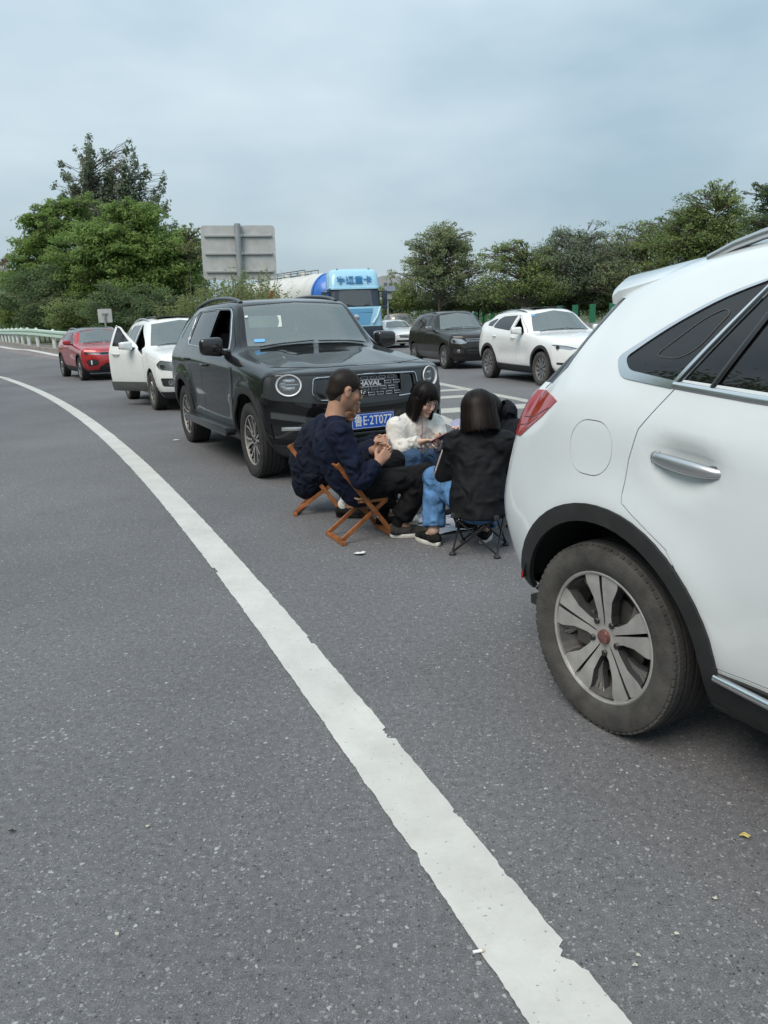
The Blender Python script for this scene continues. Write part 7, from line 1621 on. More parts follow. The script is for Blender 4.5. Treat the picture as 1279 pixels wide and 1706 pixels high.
def shoe(root, an, toe, upper, sole, ln=.27, wd=.048, h=.005):
    """low shoe from the ankle towards the toe, resting on the ground"""
    d = np.array([toe[0] - an[0], toe[1] - an[1], 0]); d = unit(d); c0 = np.array([an[0], an[1], 0]) - d * .055; c1 = c0 + d * ln; F_ = Field(*bounds([c0, c1, c0 + (0, 0, .13)], .09), h)
    F_.cone(c0 + d * .035 + (0, 0, .05), c0 + d * (ln - .04) + (0, 0, .040), wd * .86, wd * .84, .02, ((0, 0, 1), .62)); F_.cone(c0 + d * .04 + (0, 0, .05), c0 + d * .045 + (0, 0, .085), wd * .80, wd * .72, .02); F_.cone(c0 + d * .07 + (0, 0, .055), c0 + d * (ln * .62) + (0, 0, .045), wd * .8, wd * .7, .025)
    F_.cone(np.array([an[0], an[1], .09]), np.array([an[0], an[1], .16]), .036, .045, .004, cut=True); q = F_.sub(F_.lo, F_.lo + F_.h * F_.n); F_.f = np.maximum(F_.f, (.024 - q[1][2])[:F_.n[0], :F_.n[1], :F_.n[2]].astype(np.float32))
    o = field_obj('shoe', F_, upper, root, 1)
    bm = bmesh.new(); n = 28; pts = []; s_ = np.array([-d[1], d[0], 0])
    for k in range(n):
        a = 2 * math.pi * k / n; u = math.cos(a); v = math.sin(a); x = (u * .5 + .5) * ln; wv = wd * (.82 + .18 * math.sin(min(1, x / ln) * 2.6)) * (1 - .22 * (x < .08)); pts.append(c0 + d * (x - .004) + s_ * (np.sign(v) * abs(v) ** .62 * wv))
    def ring(zz, k): return [bm.verts.new(Vector((c0 + d * ln / 2) + (p - (c0 + d * ln / 2)) * k + np.array([0, 0, zz + (.010 if False else 0)]))) for p in pts]
    R_ = [ring(.002, .955), ring(.008, 1.), ring(.027, 1.01), ring(.031, .97)]
    for a, b in zip(R_, R_[1:]):
        for k in range(n): bm.faces.new((a[k], a[(k + 1) % n], b[(k + 1) % n], b[k]))
    bm.faces.new(R_[0][::-1]); bm.faces.new(R_[-1]); bobj('sole', recalc(bm), sole, o, 50); return o
M_NAVY = cloth_mat('navy_knit', (.008, .012, .030), .85); M_NAVYD = cloth_mat('dark_navy_jacket', (.008, .011, .022), .8); M_BLKTR = cloth_mat('black_trousers', (.008, .008, .009), .85); M_JEAN = cloth_mat('blue_denim', (.085, .19, .36), .8, var=.38); M_JEAND = cloth_mat('mid_blue_denim', (.045, .085, .16), .8, var=.2)
M_CREAM = cloth_mat('cream_jacket', (.70, .68, .63), .7, var=.05, tone=True); M_BLKJ = cloth_mat('black_nylon_jacket', (.010, .011, .013), .66, var=.1, spec=.14, fold=1.0, bscale=10); M_HOODB = cloth_mat('black_hooded_jacket', (.007, .008, .012), .75)
M_HAIRB = hair_mat('black_hair', (.006, .005, .005), (.018, .014, .013)); M_HAIRD = hair_mat('dark_brown_hair', (.004, .003, .003), (.022, .014, .011)); M_HAIRS = hair_mat('cropped_hair', (.010, .008, .007), (.032, .025, .021))
M_SHOEB = cloth_mat('black_canvas', (.012, .012, .012), .8); M_SHOEG = cloth_mat('grey_suede', (.045, .043, .04), .85); M_SOLEW = mat('white_sole', (.62, .60, .55), .7, var=.15, vscale=30); M_SOCKB = cloth_mat('black_sock', (.008, .008, .008), .9); M_SOCKW = cloth_mat('white_sock', (.66, .66, .64), .9)
def sock(root, kn, an, m, t0=.72, r0=.047):
    F_ = Field(*bounds([kn, an], .1), .007); a = np.array(kn) * (1 - t0) + np.array(an) * t0; F_.cone(a, an, r0, .040, .01); F_.cone(an, np.array(an) - (0, 0, .05), .040, .040, .01); return field_obj('sock', F_, m, root)

def strands(root, hc, M, sc, m, n, hem, seed, face=None, bang=80, rad=(.118, .099, .114), cz=.034, wdt=.0026, flare=.05, hair=None):
    """hair locks as fine ribbons: over the skull from the parting, then hanging to the hem (head coordinates)"""
    r_ = np.random.default_rng(seed); V, F = [], []; c = np.array([-.012, 0, cz])
    for i in range(n):
        ph = r_.uniform(-math.pi, math.pi); lim = None; jit = r_.normal(0, .0032)
        if face is not None and abs(ph) < R(face): lim = R(bang + r_.uniform(-10, 4))
        th1 = R(96); npt = 11; P = []; d = np.array([math.cos(ph), math.sin(ph), 0]); hz = hem + r_.normal(0, .007); a0 = R(r_.uniform(3, 40)) if lim is None else R(r_.uniform(8, 30)); dphi = r_.normal(0, .05)
        for k in range(npt):
            t = k / (npt - 1); L1 = .62 if lim is None else 1.01
            if t <= L1:
                th = a0 + (min(th1, lim or th1) - a0) * t / L1; p = ph + dphi * t; q = c + np.array([(rad[0] + jit) * math.sin(th) * math.cos(p), (rad[1] + jit) * math.sin(th) * math.sin(p), (rad[2] + jit) * math.cos(th)])
            else:
                u = (t - L1) / (1 - L1); z0 = c[2] + rad[2] * math.cos(th1); z = z0 + (hz - z0) * u; g = 1 + flare * u - .10 * max(0, u - .75); q = np.array([c[0] + (rad[0] + jit) * g * math.cos(ph + dphi), (rad[1] + jit) * g * math.sin(ph + dphi), z])
            P.append(np.array(hc) + M @ (q * sc))
        o = len(V); ctr = np.array(hc) + M @ (np.array([-.012, 0, -.03]) * sc)
        for k, q in enumerate(P):
            tn = P[min(k + 1, npt - 1)] - P[max(k - 1, 0)]; w_ = np.cross(tn, q - ctr); w_ = w_ / (np.linalg.norm(w_) + 1e-9) * wdt * (1 - .75 * (k / (npt - 1)) ** 3) * sc; V += [q - w_, q + w_]
        F += [(o + 2 * k, o + 2 * k + 1, o + 2 * k + 3, o + 2 * k + 2) for k in range(npt - 1)]
    return pobj('strands', V, F, m, hair or root, 180)
def stubble(hair, m, n, ln, seed):
    me = hair.data; r_ = np.random.default_rng(seed); me.calc_loop_triangles(); idx = r_.integers(0, len(me.polygons), n); V, F = [], []
    for i in idx:
        f = me.polygons[int(i)]; c = np.array(f.center) + r_.normal(0, .0018, 3); nn = np.array(f.normal); d = unit(nn + np.array([0, 0, -.5]) + r_.normal(0, .25, 3)); w_ = unit(np.cross(d, r_.normal(size=3))) * .0009; o = len(V); V += [c - w_, c + w_, c + d * ln * r_.uniform(.6, 1.2)]; F.append((o, o + 1, o + 2))
    return pobj('strands', V, F, m, hair)
# --- man in navy on the wooden folding chair
J = dict(neck=(-.318, 5.225, .838), head=(-.236, 5.25, 1.028), chest=(-.340, 5.245, .665), belly=(-.265, 5.27, .50), pelvis=(-.175, 5.285, .385), shr=(-.275, 5.04, .765), shl=(-.385, 5.395, .775), elr=(-.145, 5.00, .465), ell=(-.20, 5.44, .49), wrr=(-.035, 5.10, .545), wrl=(-.055, 5.315, .60),
         hipr=(-.125, 5.20, .365), hipl=(-.18, 5.37, .365), knr=(.300, 5.19, .440), knl=(.085, 5.56, .475), anr=(.095, 5.185, .105), anl=(-.005, 5.47, .105), toer=(.27, 5.205, .03), toel=(.15, 5.55, .03))
FACE = (.92, .34, -.26)
MAN, j, M, fwd, shl = person('man in navy sweatshirt and glasses holding cards on the wooden folding chair', J, SKIN_M, (.33, .12, .10), 1.13, False, face=FACE, scalp=(.03, .024, .02), hands=dict(r=((.62, .55, .55), (-.45, .62, -.25), .62), l=((.75, -.35, .2), (-.2, -.75, -.1), .62)))
jacket(MAN, j, fwd, shl, M_NAVY, .022, cuff=.84, folds=.007, seed=5, name='sweatshirt', collar=.012, bag=1.10, wide=1.05, freq=20)
trousers(MAN, j, fwd, M_BLKTR, .018, .82, 1.25, seed=6)
for s_, so in (('r', .285), ('l', .28)): shoe(MAN, j['an' + s_], j['toe' + s_], M_SHOEG if s_ == 'r' else M_SHOEB, M_SOLEW, so, .05); sock(MAN, j['kn' + s_], j['an' + s_], M_SOCKB)
def cap_hair(root, hc, M, sc, m, thick, cuts, adds=(), h=.0055, noise=.0, name='hair'):
    """hair grown from the skull: inflated cranium, added locks, then the face cut free (head coordinates)"""
    def W(p): return np.array(hc) + M @ (np.array(p) * sc)
    pts = [W(p) for p in ((.14, .14, .16), (-.16, -.14, -.1), (-.16, .14, -.1), (.14, -.14, .16), (.1, .1, -.1), (.1, -.1, -.1), (-.16, -.14, .16), (-.16, .14, .16))] + [W(a[0]) for a in adds] + [W(a[1]) for a in adds if len(a[1]) == 3]
    F_ = Field(*bounds(pts, .06), h); F_.ell(W((-.012, 0, .034)), tuple(np.array((.098 + thick, .077 + thick, .092 + thick)) * sc), M, .01)
    for a in adds: F_.cone(W(a[0]), W(a[1]), a[2] * sc, a[3] * sc, a[4] if len(a) > 4 else .02, (M @ np.array(a[5][0]), a[5][1]) if len(a) > 5 else None)
    if noise: F_.noise(noise, 60, 9, (1, 1, .15))
    for c in cuts: F_.ell(W(c[0]), tuple(np.array(c[1]) * sc), M, .008, True)
    return field_obj(name, F_, m, root, 1)
hr = cap_hair(MAN, j['head'], M, 1.13, M_HAIRS, .0018, [((.115, 0, -.045), (.085, .2, .105)), ((.075, .0, -.115), (.122, .2, .105)), ((-.1, 0, -.165), (.12, .2, .082)), ((-.005, .09, -.012), (.028, .03, .040)), ((-.005, -.09, -.012), (.028, .03, .040))], [((-.055, 0, -.02), (-.045, 0, -.05), .062, .05, .02)])
stubble(hr, M_HAIRS, 5200, .0042, 3)
# glasses
def glasses(root, hc, M, sc):
    def W(p): return Vector(np.array(hc) + M @ (np.array(p) * sc))
    bm = bmesh.new()
    for s_ in (-1, 1):
        ring = [W((.113, s_ * .034 + .024 * math.cos(a), .004 + .017 * math.sin(a))) for a in np.linspace(0, 2 * math.pi, 17)]
        tube(bm, ring, .0019, 5, cap=False); tube(bm, [W((.113, s_ * .058, .010)), W((.09, s_ * .078, .012)), W((.0, s_ * .086, .012)), W((-.018, s_ * .086, -.004))], .0019, 5)
    tube(bm, [W((.113, -.011, .008)), W((.116, 0, .011)), W((.113, .011, .008))], .0018, 5); o = bobj('glasses', bm, mat('glasses_metal', (.06, .05, .045), .35, metal=.6), root, 60)
    for s_ in (-1, 1):
        bm = bmesh.new(); bm.faces.new([bm.verts.new(W((.113, s_ * .034 + .0235 * math.cos(a), .004 + .0165 * math.sin(a)))) for a in np.linspace(0, 2 * math.pi, 17)[:-1]]); bobj('lens', bm, glass('spectacle_lens', (.9, .9, .88), (.5, .5, .5), .04), o)
glasses(MAN, j['head'], M, 1.13)

# --- second player hidden largely behind him
J = dict(neck=(-.385, 6.00, .715), head=(-.262, 5.965, .862), chest=(-.50, 6.02, .60), belly=(-.555, 6.03, .45), pelvis=(-.52, 6.03, .355), shr=(-.40, 5.83, .67), shl=(-.41, 6.18, .67), elr=(-.26, 5.76, .46), ell=(-.22, 6.20, .46), wrr=(-.06, 5.82, .56), wrl=(-.04, 6.05, .56),
         hipr=(-.46, 5.94, .345), hipl=(-.46, 6.12, .345), knr=(-.06, 5.88, .47), knl=(-.02, 6.18, .47), anr=(-.315, 5.80, .105), anl=(-.12, 6.2, .105), toer=(-.16, 5.78, .03), toel=(.06, 6.2, .03))
P2, j, M, fwd, shl = person('person in a dark navy jacket leaning forward on the rear wooden folding chair', J, SKIN_M, (.33, .12, .10), 1.05, False, face=(.93, -.22, -.35), hands=dict(r=((.8, .3, .2), (0, .6, -.4), .6), l=((.8, -.3, .2), (0, -.6, -.4), .6)), h=.007)
jacket(P2, j, fwd, shl, M_NAVYD, .034, hem=(j['pelvis'] - (.06, 0, .10), .16), folds=.012, seed=15, h=.01, wide=1.1); trousers(P2, j, fwd, M_BLKTR, .018, .86, 1.15, seed=16, h=.01)
for s_ in 'rl': shoe(P2, j['an' + s_], j['toe' + s_], M_SHOEB, M_SHOEB, .27, .05, .007); sock(P2, j['kn' + s_], j['an' + s_], M_SOCKW, .78)
cap_hair(P2, j['head'], M, 1.05, M_HAIRB, .014, [((.12, 0, -.05), (.09, .2, .115)), ((.0, .0, -.13), (.2, .2, .09))], h=.008)

# --- woman in the cream jacket looking at her phone
J = dict(neck=(.285, 6.10, .715), head=(.345, 6.03, .865), chest=(.245, 6.12, .56), belly=(.225, 6.14, .44), pelvis=(.215, 6.17, .345), shr=(.125, 6.035, .655), shl=(.425, 6.19, .650), elr=(.095, 5.98, .475), ell=(.49, 6.08, .475), wrr=(.285, 5.87, .560), wrl=(.435, 5.91, .545),
         hipr=(.14, 6.09, .335), hipl=(.30, 6.19, .335), knr=(.235, 5.74, .45), knl=(.60, 5.86, .46), anr=(.20, 5.62, .105), anl=(.62, 5.68, .105), toer=(.22, 5.46, .03), toel=(.66, 5.53, .03))
FACE = (.56, -.72, -.42)
WW, j, M, fwd, shl = person('woman in a cream hooded jacket with black bob looking down at her phone', J, SKIN_F, LIPS, 1.02, True, face=FACE, hands=dict(r=((.95, -.25, .12), (.1, -.5, -.75), .45), l=((.05, -.85, .28), (-.55, -.1, .6), .55)), h=.005)
def cream_tone(P):
    C = np.tile(np.array([.70, .68, .635]), (len(P), 1)); q = P - j['neck']; lat = np.abs(q @ shl); fr = q @ fwd; z = q[:, 2]
    inn = (fr > .03) & (lat < .030 + .02 * np.clip((z + .16) / .16, 0, 1)) & (z > -.30) & (z < .05); C[inn] = (.60, .50, .47); ed = (fr > .03) & ~inn & (lat < .044 + .02 * np.clip((z + .16) / .16, 0, 1)) & (z > -.30) & (z < .02); C[ed] = (.52, .50, .46)
    zp = inn & (lat < .005); C[zp] = (.30, .28, .27); return C
jacket(WW, j, fwd, shl, M_CREAM, cols=cream_tone, ease=.020, hem=(j['pelvis'] - (0, 0, .02), .14), cuff=.95, folds=.007, seed=25, h=.007, wide=.88, hood=j['neck'] - fwd * .085 - np.array([0, 0, .045]), bag=1.12, collar=.022); trousers(WW, j, fwd, M_JEAND, .014, .9, 1.1, seed=26)
for s_ in 'rl': shoe(WW, j['an' + s_], j['toe' + s_], M_SOLEW, M_SOLEW, .24, .043, .007)
hr = cap_hair(WW, j['head'], M, 1.02, M_HAIRB, .012, [((.112, .006, -.040), (.070, .060, .098)), ((.16, .005, .0), (.07, .058, .052)), ((.02, 0, -.32), (.3, .3, .140))],
         [((.012, .074, .02), (.030, .080, -.150), .030, .022, .02), ((.012, -.074, .02), (.024, -.078, -.140), .030, .024, .02), ((-.06, 0, .0), (-.055, 0, -.12), .072, .062, .03), ((-.03, .05, 0), (-.03, .058, -.13), .045, .04, .03), ((-.03, -.05, 0), (-.03, -.058, -.13), .045, .04, .03), ((.070, .030, .088), (.092, .056, .030), .014, .006, .008), ((.066, -.02, .09), (.094, -.052, .034), .014, .006, .008)], h=.005, noise=.003)
strands(WW, j['head'], M, 1.02, M_HAIRB, 1500, -.150, 4, face=50, bang=84, rad=(.112, .092, .107), hair=hr)
# --- woman in the black jacket on the folding stool, seen from behind
J = dict(neck=(.625, 4.865, .770), head=(.622, 4.915, .878), chest=(.625, 4.845, .575), belly=(.615, 4.815, .43), pelvis=(.605, 4.80, .335), shl=(.485, 4.905, .690), shr=(.775, 4.835, .690), ell=(.420, 4.985, .490), elr=(.87, 4.96, .49), wrl=(.520, 5.175, .470), wrr=(.74, 5.18, .48),
         hipl=(.525, 4.86, .325), hipr=(.69, 4.84, .325), knl=(.350, 5.095, .435), knr=(.83, 5.17, .43), anl=(.330, 4.965, .105), anr=(.665, 4.99, .105), toel=(.262, 5.06, .03), toer=(.72, 5.14, .03))
WB2, j, M, fwd, shl = person('woman in black jacket and blue jeans on the camp stool, her back turned', J, SKIN_F, LIPS, 1.02, True, face=(-.18, .92, -.30), hands=dict(l=((.55, .75, 0), (.5, -.3, -.6), .6), r=((-.55, .75, 0), (-.5, -.3, -.6), .6)))
jacket(WB2, j, fwd, shl, M_BLKJ, .026, hem=(j['pelvis'] - np.array([0, .04, .16]), .180, .86), folds=.005, seed=35, h=.007, bag=1.12, collar=.03, wide=.95, hemz=.245, stretch=(.55, .55, 1.8), freq=24); trousers(WB2, j, fwd, M_JEAN, .016, .86, 1.28, folds=.006, seed=36, h=.007)
for s_ in 'rl': shoe(WB2, j['an' + s_], j['toe' + s_], M_SHOEB, M_SOLEW, .245, .043)
hr = cap_hair(WB2, j['head'], M, 1.02, M_HAIRD, .012, [((.15, 0, -.04), (.07, .075, .11)), ((.0, 0, -.33), (.4, .4, .222))],
         [((.0, .060, .01), (-.005, .074, -.16), .036, .034, .03), ((.0, -.060, .01), (-.005, -.074, -.16), .036, .034, .03), ((-.060, 0, .0), (-.070, 0, -.16), .058, .056, .04), ((-.045, .045, 0), (-.058, .056, -.16), .048, .048, .04), ((-.045, -.045, 0), (-.058, -.056, -.16), .048, .048, .04)], h=.005, noise=.004)
strands(WB2, j['head'], M, 1.02, M_HAIRD, 2400, -.112, 5, face=45, bang=70, rad=(.120, .104, .118), flare=.17, wdt=.0022, hair=hr)
P_ = [j['shl'] * (1 - t) + j['ell'] * t + (-shl * 0 + unit(np.cross(j['ell'] - j['shl'], fwd)) * -.0) for t in np.linspace(.1, 1, 6)]
def piping(t0=.15):
    bm = bmesh.new(); pts = []
    for t in np.linspace(t0, 1, 7): c = j['shl'] * (1 - t) + j['ell'] * t; pts.append(c + np.array([-.085, .0, .0]) * (1.0 - .06 * t) + np.array([0, -.03, 0]))
    for t in np.linspace(.1, .5, 4): c = j['ell'] * (1 - t) + j['wrl'] * t; pts.append(c + np.array([-.062, -.01, -.045]))
    tube(bm, pts, .006, 6); bobj('piping', bm, mat('piping_pink', (.62, .50, .48), .7), WB2, 60)
piping()

# --- player in the black hooded jacket by the near car
J = dict(neck=(.885, 5.48, .735), head=(.745, 5.455, .815), chest=(.985, 5.50, .59), belly=(1.02, 5.51, .45), pelvis=(1.00, 5.52, .345), shr=(.90, 5.66, .685), shl=(.93, 5.31, .685), elr=(.74, 5.70, .56), ell=(.84, 5.24, .53), wrr=(.585, 5.55, .640), wrl=(.70, 5.30, .55),
         hipr=(.94, 5.61, .335), hipl=(.95, 5.44, .335), knr=(.62, 5.70, .45), knl=(.64, 5.40, .44), anr=(.66, 5.72, .105), anl=(.70, 5.36, .105), toer=(.48, 5.7, .03), toel=(.54, 5.34, .03))
PH, j, M, fwd, shl = person('person in black hooded jacket holding a fan of cards beside the near white car', J, SKIN_F, LIPS, 1.02, True, face=(-.9, -.12, -.35), hands=dict(r=((-.35, -.45, .75), (-.5, -.6, -.1), .5), l=((-.8, .2, .1), (0, .3, -.6), .6)), h=.007)
jacket(PH, j, fwd, shl, M_HOODB, .030, hem=(j['pelvis'] - (0, 0, .08), .165), folds=.011, seed=45, h=.009, hood=j['neck'] - fwd * .02 + np.array([0, 0, .085]), bag=1.15); trousers(PH, j, fwd, M_BLKTR, .016, .9, 1.1, seed=46, h=.01)
for s_ in 'rl': shoe(PH, j['an' + s_], j['toe' + s_], M_SHOEB, M_SHOEB, .25, .045, .007)
cap_hair(PH, j['head'], M, 1.02, M_HAIRB, .018, [((.13, 0, -.05), (.08, .07, .11)), ((.0, 0, -.30), (.3, .3, .15))], [((-.05, 0, 0), (-.05, 0, -.10), .075, .06, .03)], h=.008)

# ------------------------------------------------------------------ seats
M_WOOD = mat('oiled_wood', (.30, .105, .030), .45, coat=.25, var=.35, vscale=16); M_SLAT = mat('bamboo_slat', (.42, .30, .19), .6, var=.25, vscale=30); M_PIN = mat('steel_pin', (.6, .6, .58), .3, metal=.9)
def folding_chair(loc, rz, label, wd=.30):
    c = empty('folding_chair', loc, rz, label, 'chair'); hw = wd / 2
    for s_ in (-1, 1):
        bm = bmesh.new(); bar(bm, (-.205, s_ * hw, .565), (.205, s_ * hw, .012), .017, .032, up=(0, 1, 0) if False else (.8, 0, .6), bev=.004); bobj('long_leg', bm, M_WOOD, c)
        bm = bmesh.new(); bar(bm, (.150, s_ * (hw - .026), .272), (-.185, s_ * (hw - .026), .030), .017, .030, up=(-.6, 0, .8), bev=.004); bobj('short_leg', bm, M_WOOD, c)
        bm = bmesh.new(); bar(bm, (-.055, s_ * (hw - .022), .288), (.165, s_ * (hw - .022), .280), .018, .026, bev=.004); bobj('seat_rail', bm, M_WOOD, c)
        for xx, zz in ((.012, .168), (-.045, .292)):
            bm = bmesh.new(); lathe(bm, [(0, s_ * .012), (.006, s_ * .011), (.006, 0)], 8, 'y', c=(xx + .06 * (zz < .2), s_ * (hw + .004), zz)); bobj('pin', recalc(bm), M_PIN, c)
    for x, z, h_ in ((-.192, .540, .045), (-.135, .462, .03)):
        bm = bmesh.new(); box(bm, (x, 0, z), (.014, wd - .02, h_), (0, R(-36), 0), .004); bobj('back_rail', bm, M_WOOD, c)
    for k in range(2): bm = bmesh.new(); bar(bm, (-.182, -.055 + .11 * k, .522), (-.140, -.055 + .11 * k, .470), .030, .008, bev=.002); bobj('back_slat', bm, M_WOOD, c)
    for x, z, w_ in ((-.185, .016, wd + .03), (.198, .020, wd + .01), (.155, .262, wd - .05)):
        bm = bmesh.new(); box(bm, (x, 0, z), (.034 if z < .1 else .02, w_, .026), bev=.004); bobj('cross_bar', bm, M_WOOD, c)
    for k in range(9): bm = bmesh.new(); box(bm, (-.058 + .027 * k, 0, .306 - .0004 * k), (.021, wd - .01, .008), bev=.002); bobj('seat_slat', bm, M_SLAT, c)
    return c
folding_chair((-.175, 5.235, 0), R(24), 'small wooden folding chair under the man in navy'); folding_chair((-.50, 6.02, 0), R(-6), 'small wooden folding chair behind, under the person in the dark jacket')
M_FRAME = mat('stool_frame_black', (.012, .012, .013), .4, metal=.3, coat=.2); M_CANV = mat('orange_canvas', (.42, .085, .025), .85, var=.15, bump=.3, bscale=300)
def camp_stool(loc, rz, label, canv, zt=.262, hw=.145):
    c = empty('camp_stool', loc, rz, label, 'stool'); K = [(-hw, -hw), (hw, -hw), (hw, hw), (-hw, hw)]
    for i in range(4):
        a, b = K[i], K[(i + 1) % 4]
        for p, q in ((a, b), (b, a)): bm = bmesh.new(); tube(bm, [(p[0], p[1], .022), (q[0] * .96, q[1] * .96, zt - .005)], .0075, 8); bobj('leg', bm, M_FRAME, c, 60)
        bm = bmesh.new(); lathe(bm, [(0, 0), (.022, .001), (.024, .010), (.012, .020), (.0, .034)], 12, 'z', c=(a[0], a[1], .001)); bobj('foot', recalc(bm), M_BLK, c, 50)
        bm = bmesh.new(); box(bm, (a[0] * .96, a[1] * .96, zt), (.03, .03, .03), bev=.006); bobj('corner_socket', bm, M_BLK, c)
    n = 12; v = [(x, y, zt + .006 - .040 * (1 - (x / hw) ** 2) * (1 - (y / hw) ** 2)) for y in np.linspace(-hw, hw, n + 1) for x in np.linspace(-hw, hw, n + 1)]; f = [(j_ * (n + 1) + i, j_ * (n + 1) + i + 1, (j_ + 1) * (n + 1) + i + 1, (j_ + 1) * (n + 1) + i) for j_ in range(n) for i in range(n)]
    o = pobj('seat', v, f, canv, c, 180); solid(o, .004); return c
camp_stool((.618, 4.815, 0), R(-20), 'black folding camp stool with orange canvas seat under the woman in black', M_CANV)
camp_stool((.20, 6.18, 0), R(30), 'black folding camp stool under the woman in the cream jacket', mat('grey_canvas', (.10, .10, .11), .9)); camp_stool((1.01, 5.53, 0), R(12), 'black folding camp stool under the person in the black hooded jacket', mat('green_canvas', (.03, .08, .05), .9))

# ------------------------------------------------------------------ cards, phone, litter
M_CARD = mat('card_white', (.78, .78, .80), .45); M_CARDB = mat('card_back_blue', (.55, .58, .80), .5, var=.25, vscale=180)
def card_fan(c, d, nrm, n, label, m, grp, w_=.057, h_=.088, ang=9):
    d, nrm = unit(d), unit(nrm); lat = np.cross(d, nrm)
    root = empty('hand_of_cards', tuple(c), 0, label, 'cards', grp)
    for k in range(n):
        a = R((k - (n - 1) / 2) * ang); dd = d * math.cos(a) + lat * math.sin(a); ll = np.cross(dd, nrm); bm = bmesh.new(); q = [np.array(nrm) * (.0011 * k) + dd * (y * h_) + ll * (x * w_) for x, y in ((-.5, -.12), (.5, -.12), (.5, .88), (-.5, .88))]
        t_ = [bm.verts.new(p) for p in q]; u_ = [bm.verts.new(p + nrm * .0006) for p in q]
        for i in range(4): bm.faces.new((t_[i], t_[(i + 1) % 4], u_[(i + 1) % 4], u_[i]))
        bm.faces.new(t_[::-1]); bm.faces.new(u_); bobj('playing_card', recalc(bm), m, root)
    return root
card_fan((.040, 5.215, .612), (.25, .55, .75), (-.8, .3, .35), 5, 'white playing cards held in the hands of the man in navy', M_CARD, None)
card_fan((.555, 5.475, .700), (-.05, .1, 1), (.15, -.95, .2), 7, 'fan of pale patterned playing cards held by the person in the hooded jacket', M_CARDB, None, ang=11)
bm = bmesh.new(); box(bm, (0, 0, 0), (.072, .009, .148), bev=.003); box(bm, (.018, -.005, .052), (.022, .004, .022), bev=.002); PHN = bobj('phone', bm, mat('phone_case_red', (.11, .015, .030), .35, coat=.4), None, 40); zl = Vector((.86, -.12, .48)).normalized(); yl = Vector((-.30, .55, .72)); yl = (yl - zl * yl.dot(zl)).normalized(); PHN.matrix_world = Matrix.Translation((.448, 5.812, .592)) @ Matrix((yl.cross(zl), yl, zl)).transposed().to_4x4()
tag(PHN, 'phone in a dark red case held by the woman in the cream jacket', 'phone')
def crumple(name, loc, size, m, seed, label, cat, hgt=.25, n=9, grp=None):
    r_ = np.random.default_rng(seed); v, f = [], []; bm = bmesh.new(); ring = []
    for k in range(n): a = 2 * math.pi * k / n; q = size * r_.uniform(.45, 1.); ring.append(bm.verts.new((q * math.cos(a), q * math.sin(a) * .7, size * hgt * r_.uniform(.02, .9))))
    c = bm.verts.new((0, 0, size * hgt * .7)); mid = [bm.verts.new((v_.co.x * .5 + r_.normal(0, size * .08), v_.co.y * .5, size * hgt * r_.uniform(.1, 1.1))) for v_ in ring]
    for k in range(n): bm.faces.new((ring[k], ring[(k + 1) % n], mid[(k + 1) % n], mid[k])); bm.faces.new((mid[k], mid[(k + 1) % n], c))
    o = bobj(name, recalc(bm), m); o.location = (*loc, .007); solid(o, .0012, 0); return tag(o, label, cat, grp)
M_PAPER = mat('tissue_white', (.72, .72, .71), .8); M_PEEL = mat('peel_yellow', (.62, .50, .17), .6, var=.2, vscale=60)
crumple('crumpled_tissue', (-.165, 4.80), .055, M_PAPER, 3, 'crumpled white tissue on the asphalt beside the wooden chair', 'litter')
crumple('fruit_peel', (1.012, 1.915), .021, M_PEEL, 6, 'pale yellow scrap of fruit peel on the asphalt near the white car wheel', 'litter', .35)
crumple('paper_scrap', (-2.75, 10.2), .06, M_PAPER, 9, 'white paper scrap on the asphalt beside the front wheel of the black SUV', 'litter', .1)
crumple('paper_scrap', (3.35, 15.9), .07, M_PAPER, 10, 'white paper scrap below the wheel of the white crossover', 'litter', .1)
M_CHIP = mat('stone_chip_pale', (.50, .49, .40), .8)
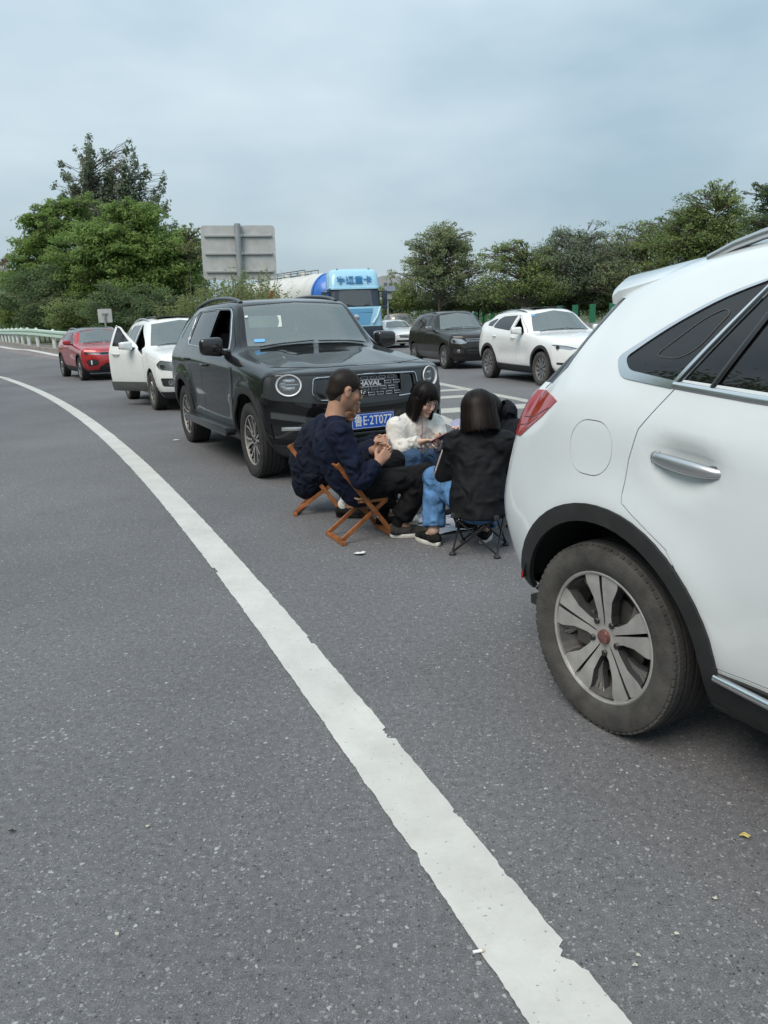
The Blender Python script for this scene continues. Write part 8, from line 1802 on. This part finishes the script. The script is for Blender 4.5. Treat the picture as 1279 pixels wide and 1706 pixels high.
for i, (px, py) in enumerate(((1063, 1596), (1057, 1612), (1128, 1560), (246, 1380), (196, 1560), (1190, 1500))):
    q = gpx(px, py); crumple('stone_chip', (q.x, q.y), .0085, M_CHIP, 30 + i, 'pale stone chip lying loose on the asphalt', 'stone', .5, 7, 'loose stone chips on the asphalt')
q = gpx(20, 1387); crumple('dark_leaf', (q.x, q.y), .012, mat('dead_leaf', (.03, .028, .025), .9), 41, 'small dark dead leaf on the asphalt left of the line', 'leaf', .2)
q = gpx(797, 1590); cg = empty('cigarette_end', (q.x, q.y, .0095), R(10), 'cigarette end lying across the edge of the white line', 'litter')
bm = bmesh.new(); tube(bm, [(-.014, 0, 0), (.008, 0, 0)], .0038, 10); bobj('paper', bm, M_CARD, cg, 60); bm = bmesh.new(); tube(bm, [(.008, 0, 0), (.013, 0, 0)], .0038, 10); bobj('filter', bm, mat('filter_tan', (.55, .48, .25), .8), cg, 60)
# sheet of newspaper the cards are played on
v, f = [], []; n = 14; r_ = np.random.default_rng(4)
for y in np.linspace(0, 1, n):
    for x in np.linspace(0, 1, n): v.append(((x - .5) * .42, (y - .5) * .56, .010 + .010 * abs(math.sin(x * 5 + y * 2)) * (1 - abs(2 * x - 1) ** 3) + r_.uniform(0, .002)))
f = [(j_ * n + i, j_ * n + i + 1, (j_ + 1) * n + i + 1, (j_ + 1) * n + i) for j_ in range(n - 1) for i in range(n - 1)]
o = tag(pobj('newspaper_sheet', v, f, mat('newsprint', (.60, .64, .72), .85, var=.08, vscale=40), None, 180), 'pale bluish sheet of paper spread on the ground between the card players', 'paper'); o.location = (.44, 5.52, 0); o.rotation_euler = (0, 0, R(25))
for k in range(7):
    bm = bmesh.new(); box(bm, (0, 0, 0), (.057, .088, .0007)); o = bobj('playing_card', bm, M_CARD if k % 2 else M_CARDB); o.location = (.44 + r_.normal(0, .07), 5.52 + r_.normal(0, .09), .026 + .001 * k); o.rotation_euler = (0, 0, r_.uniform(0, 6)); tag(o, 'playing card thrown on the sheet of paper between the players', 'card', 'cards played on the sheet of paper')
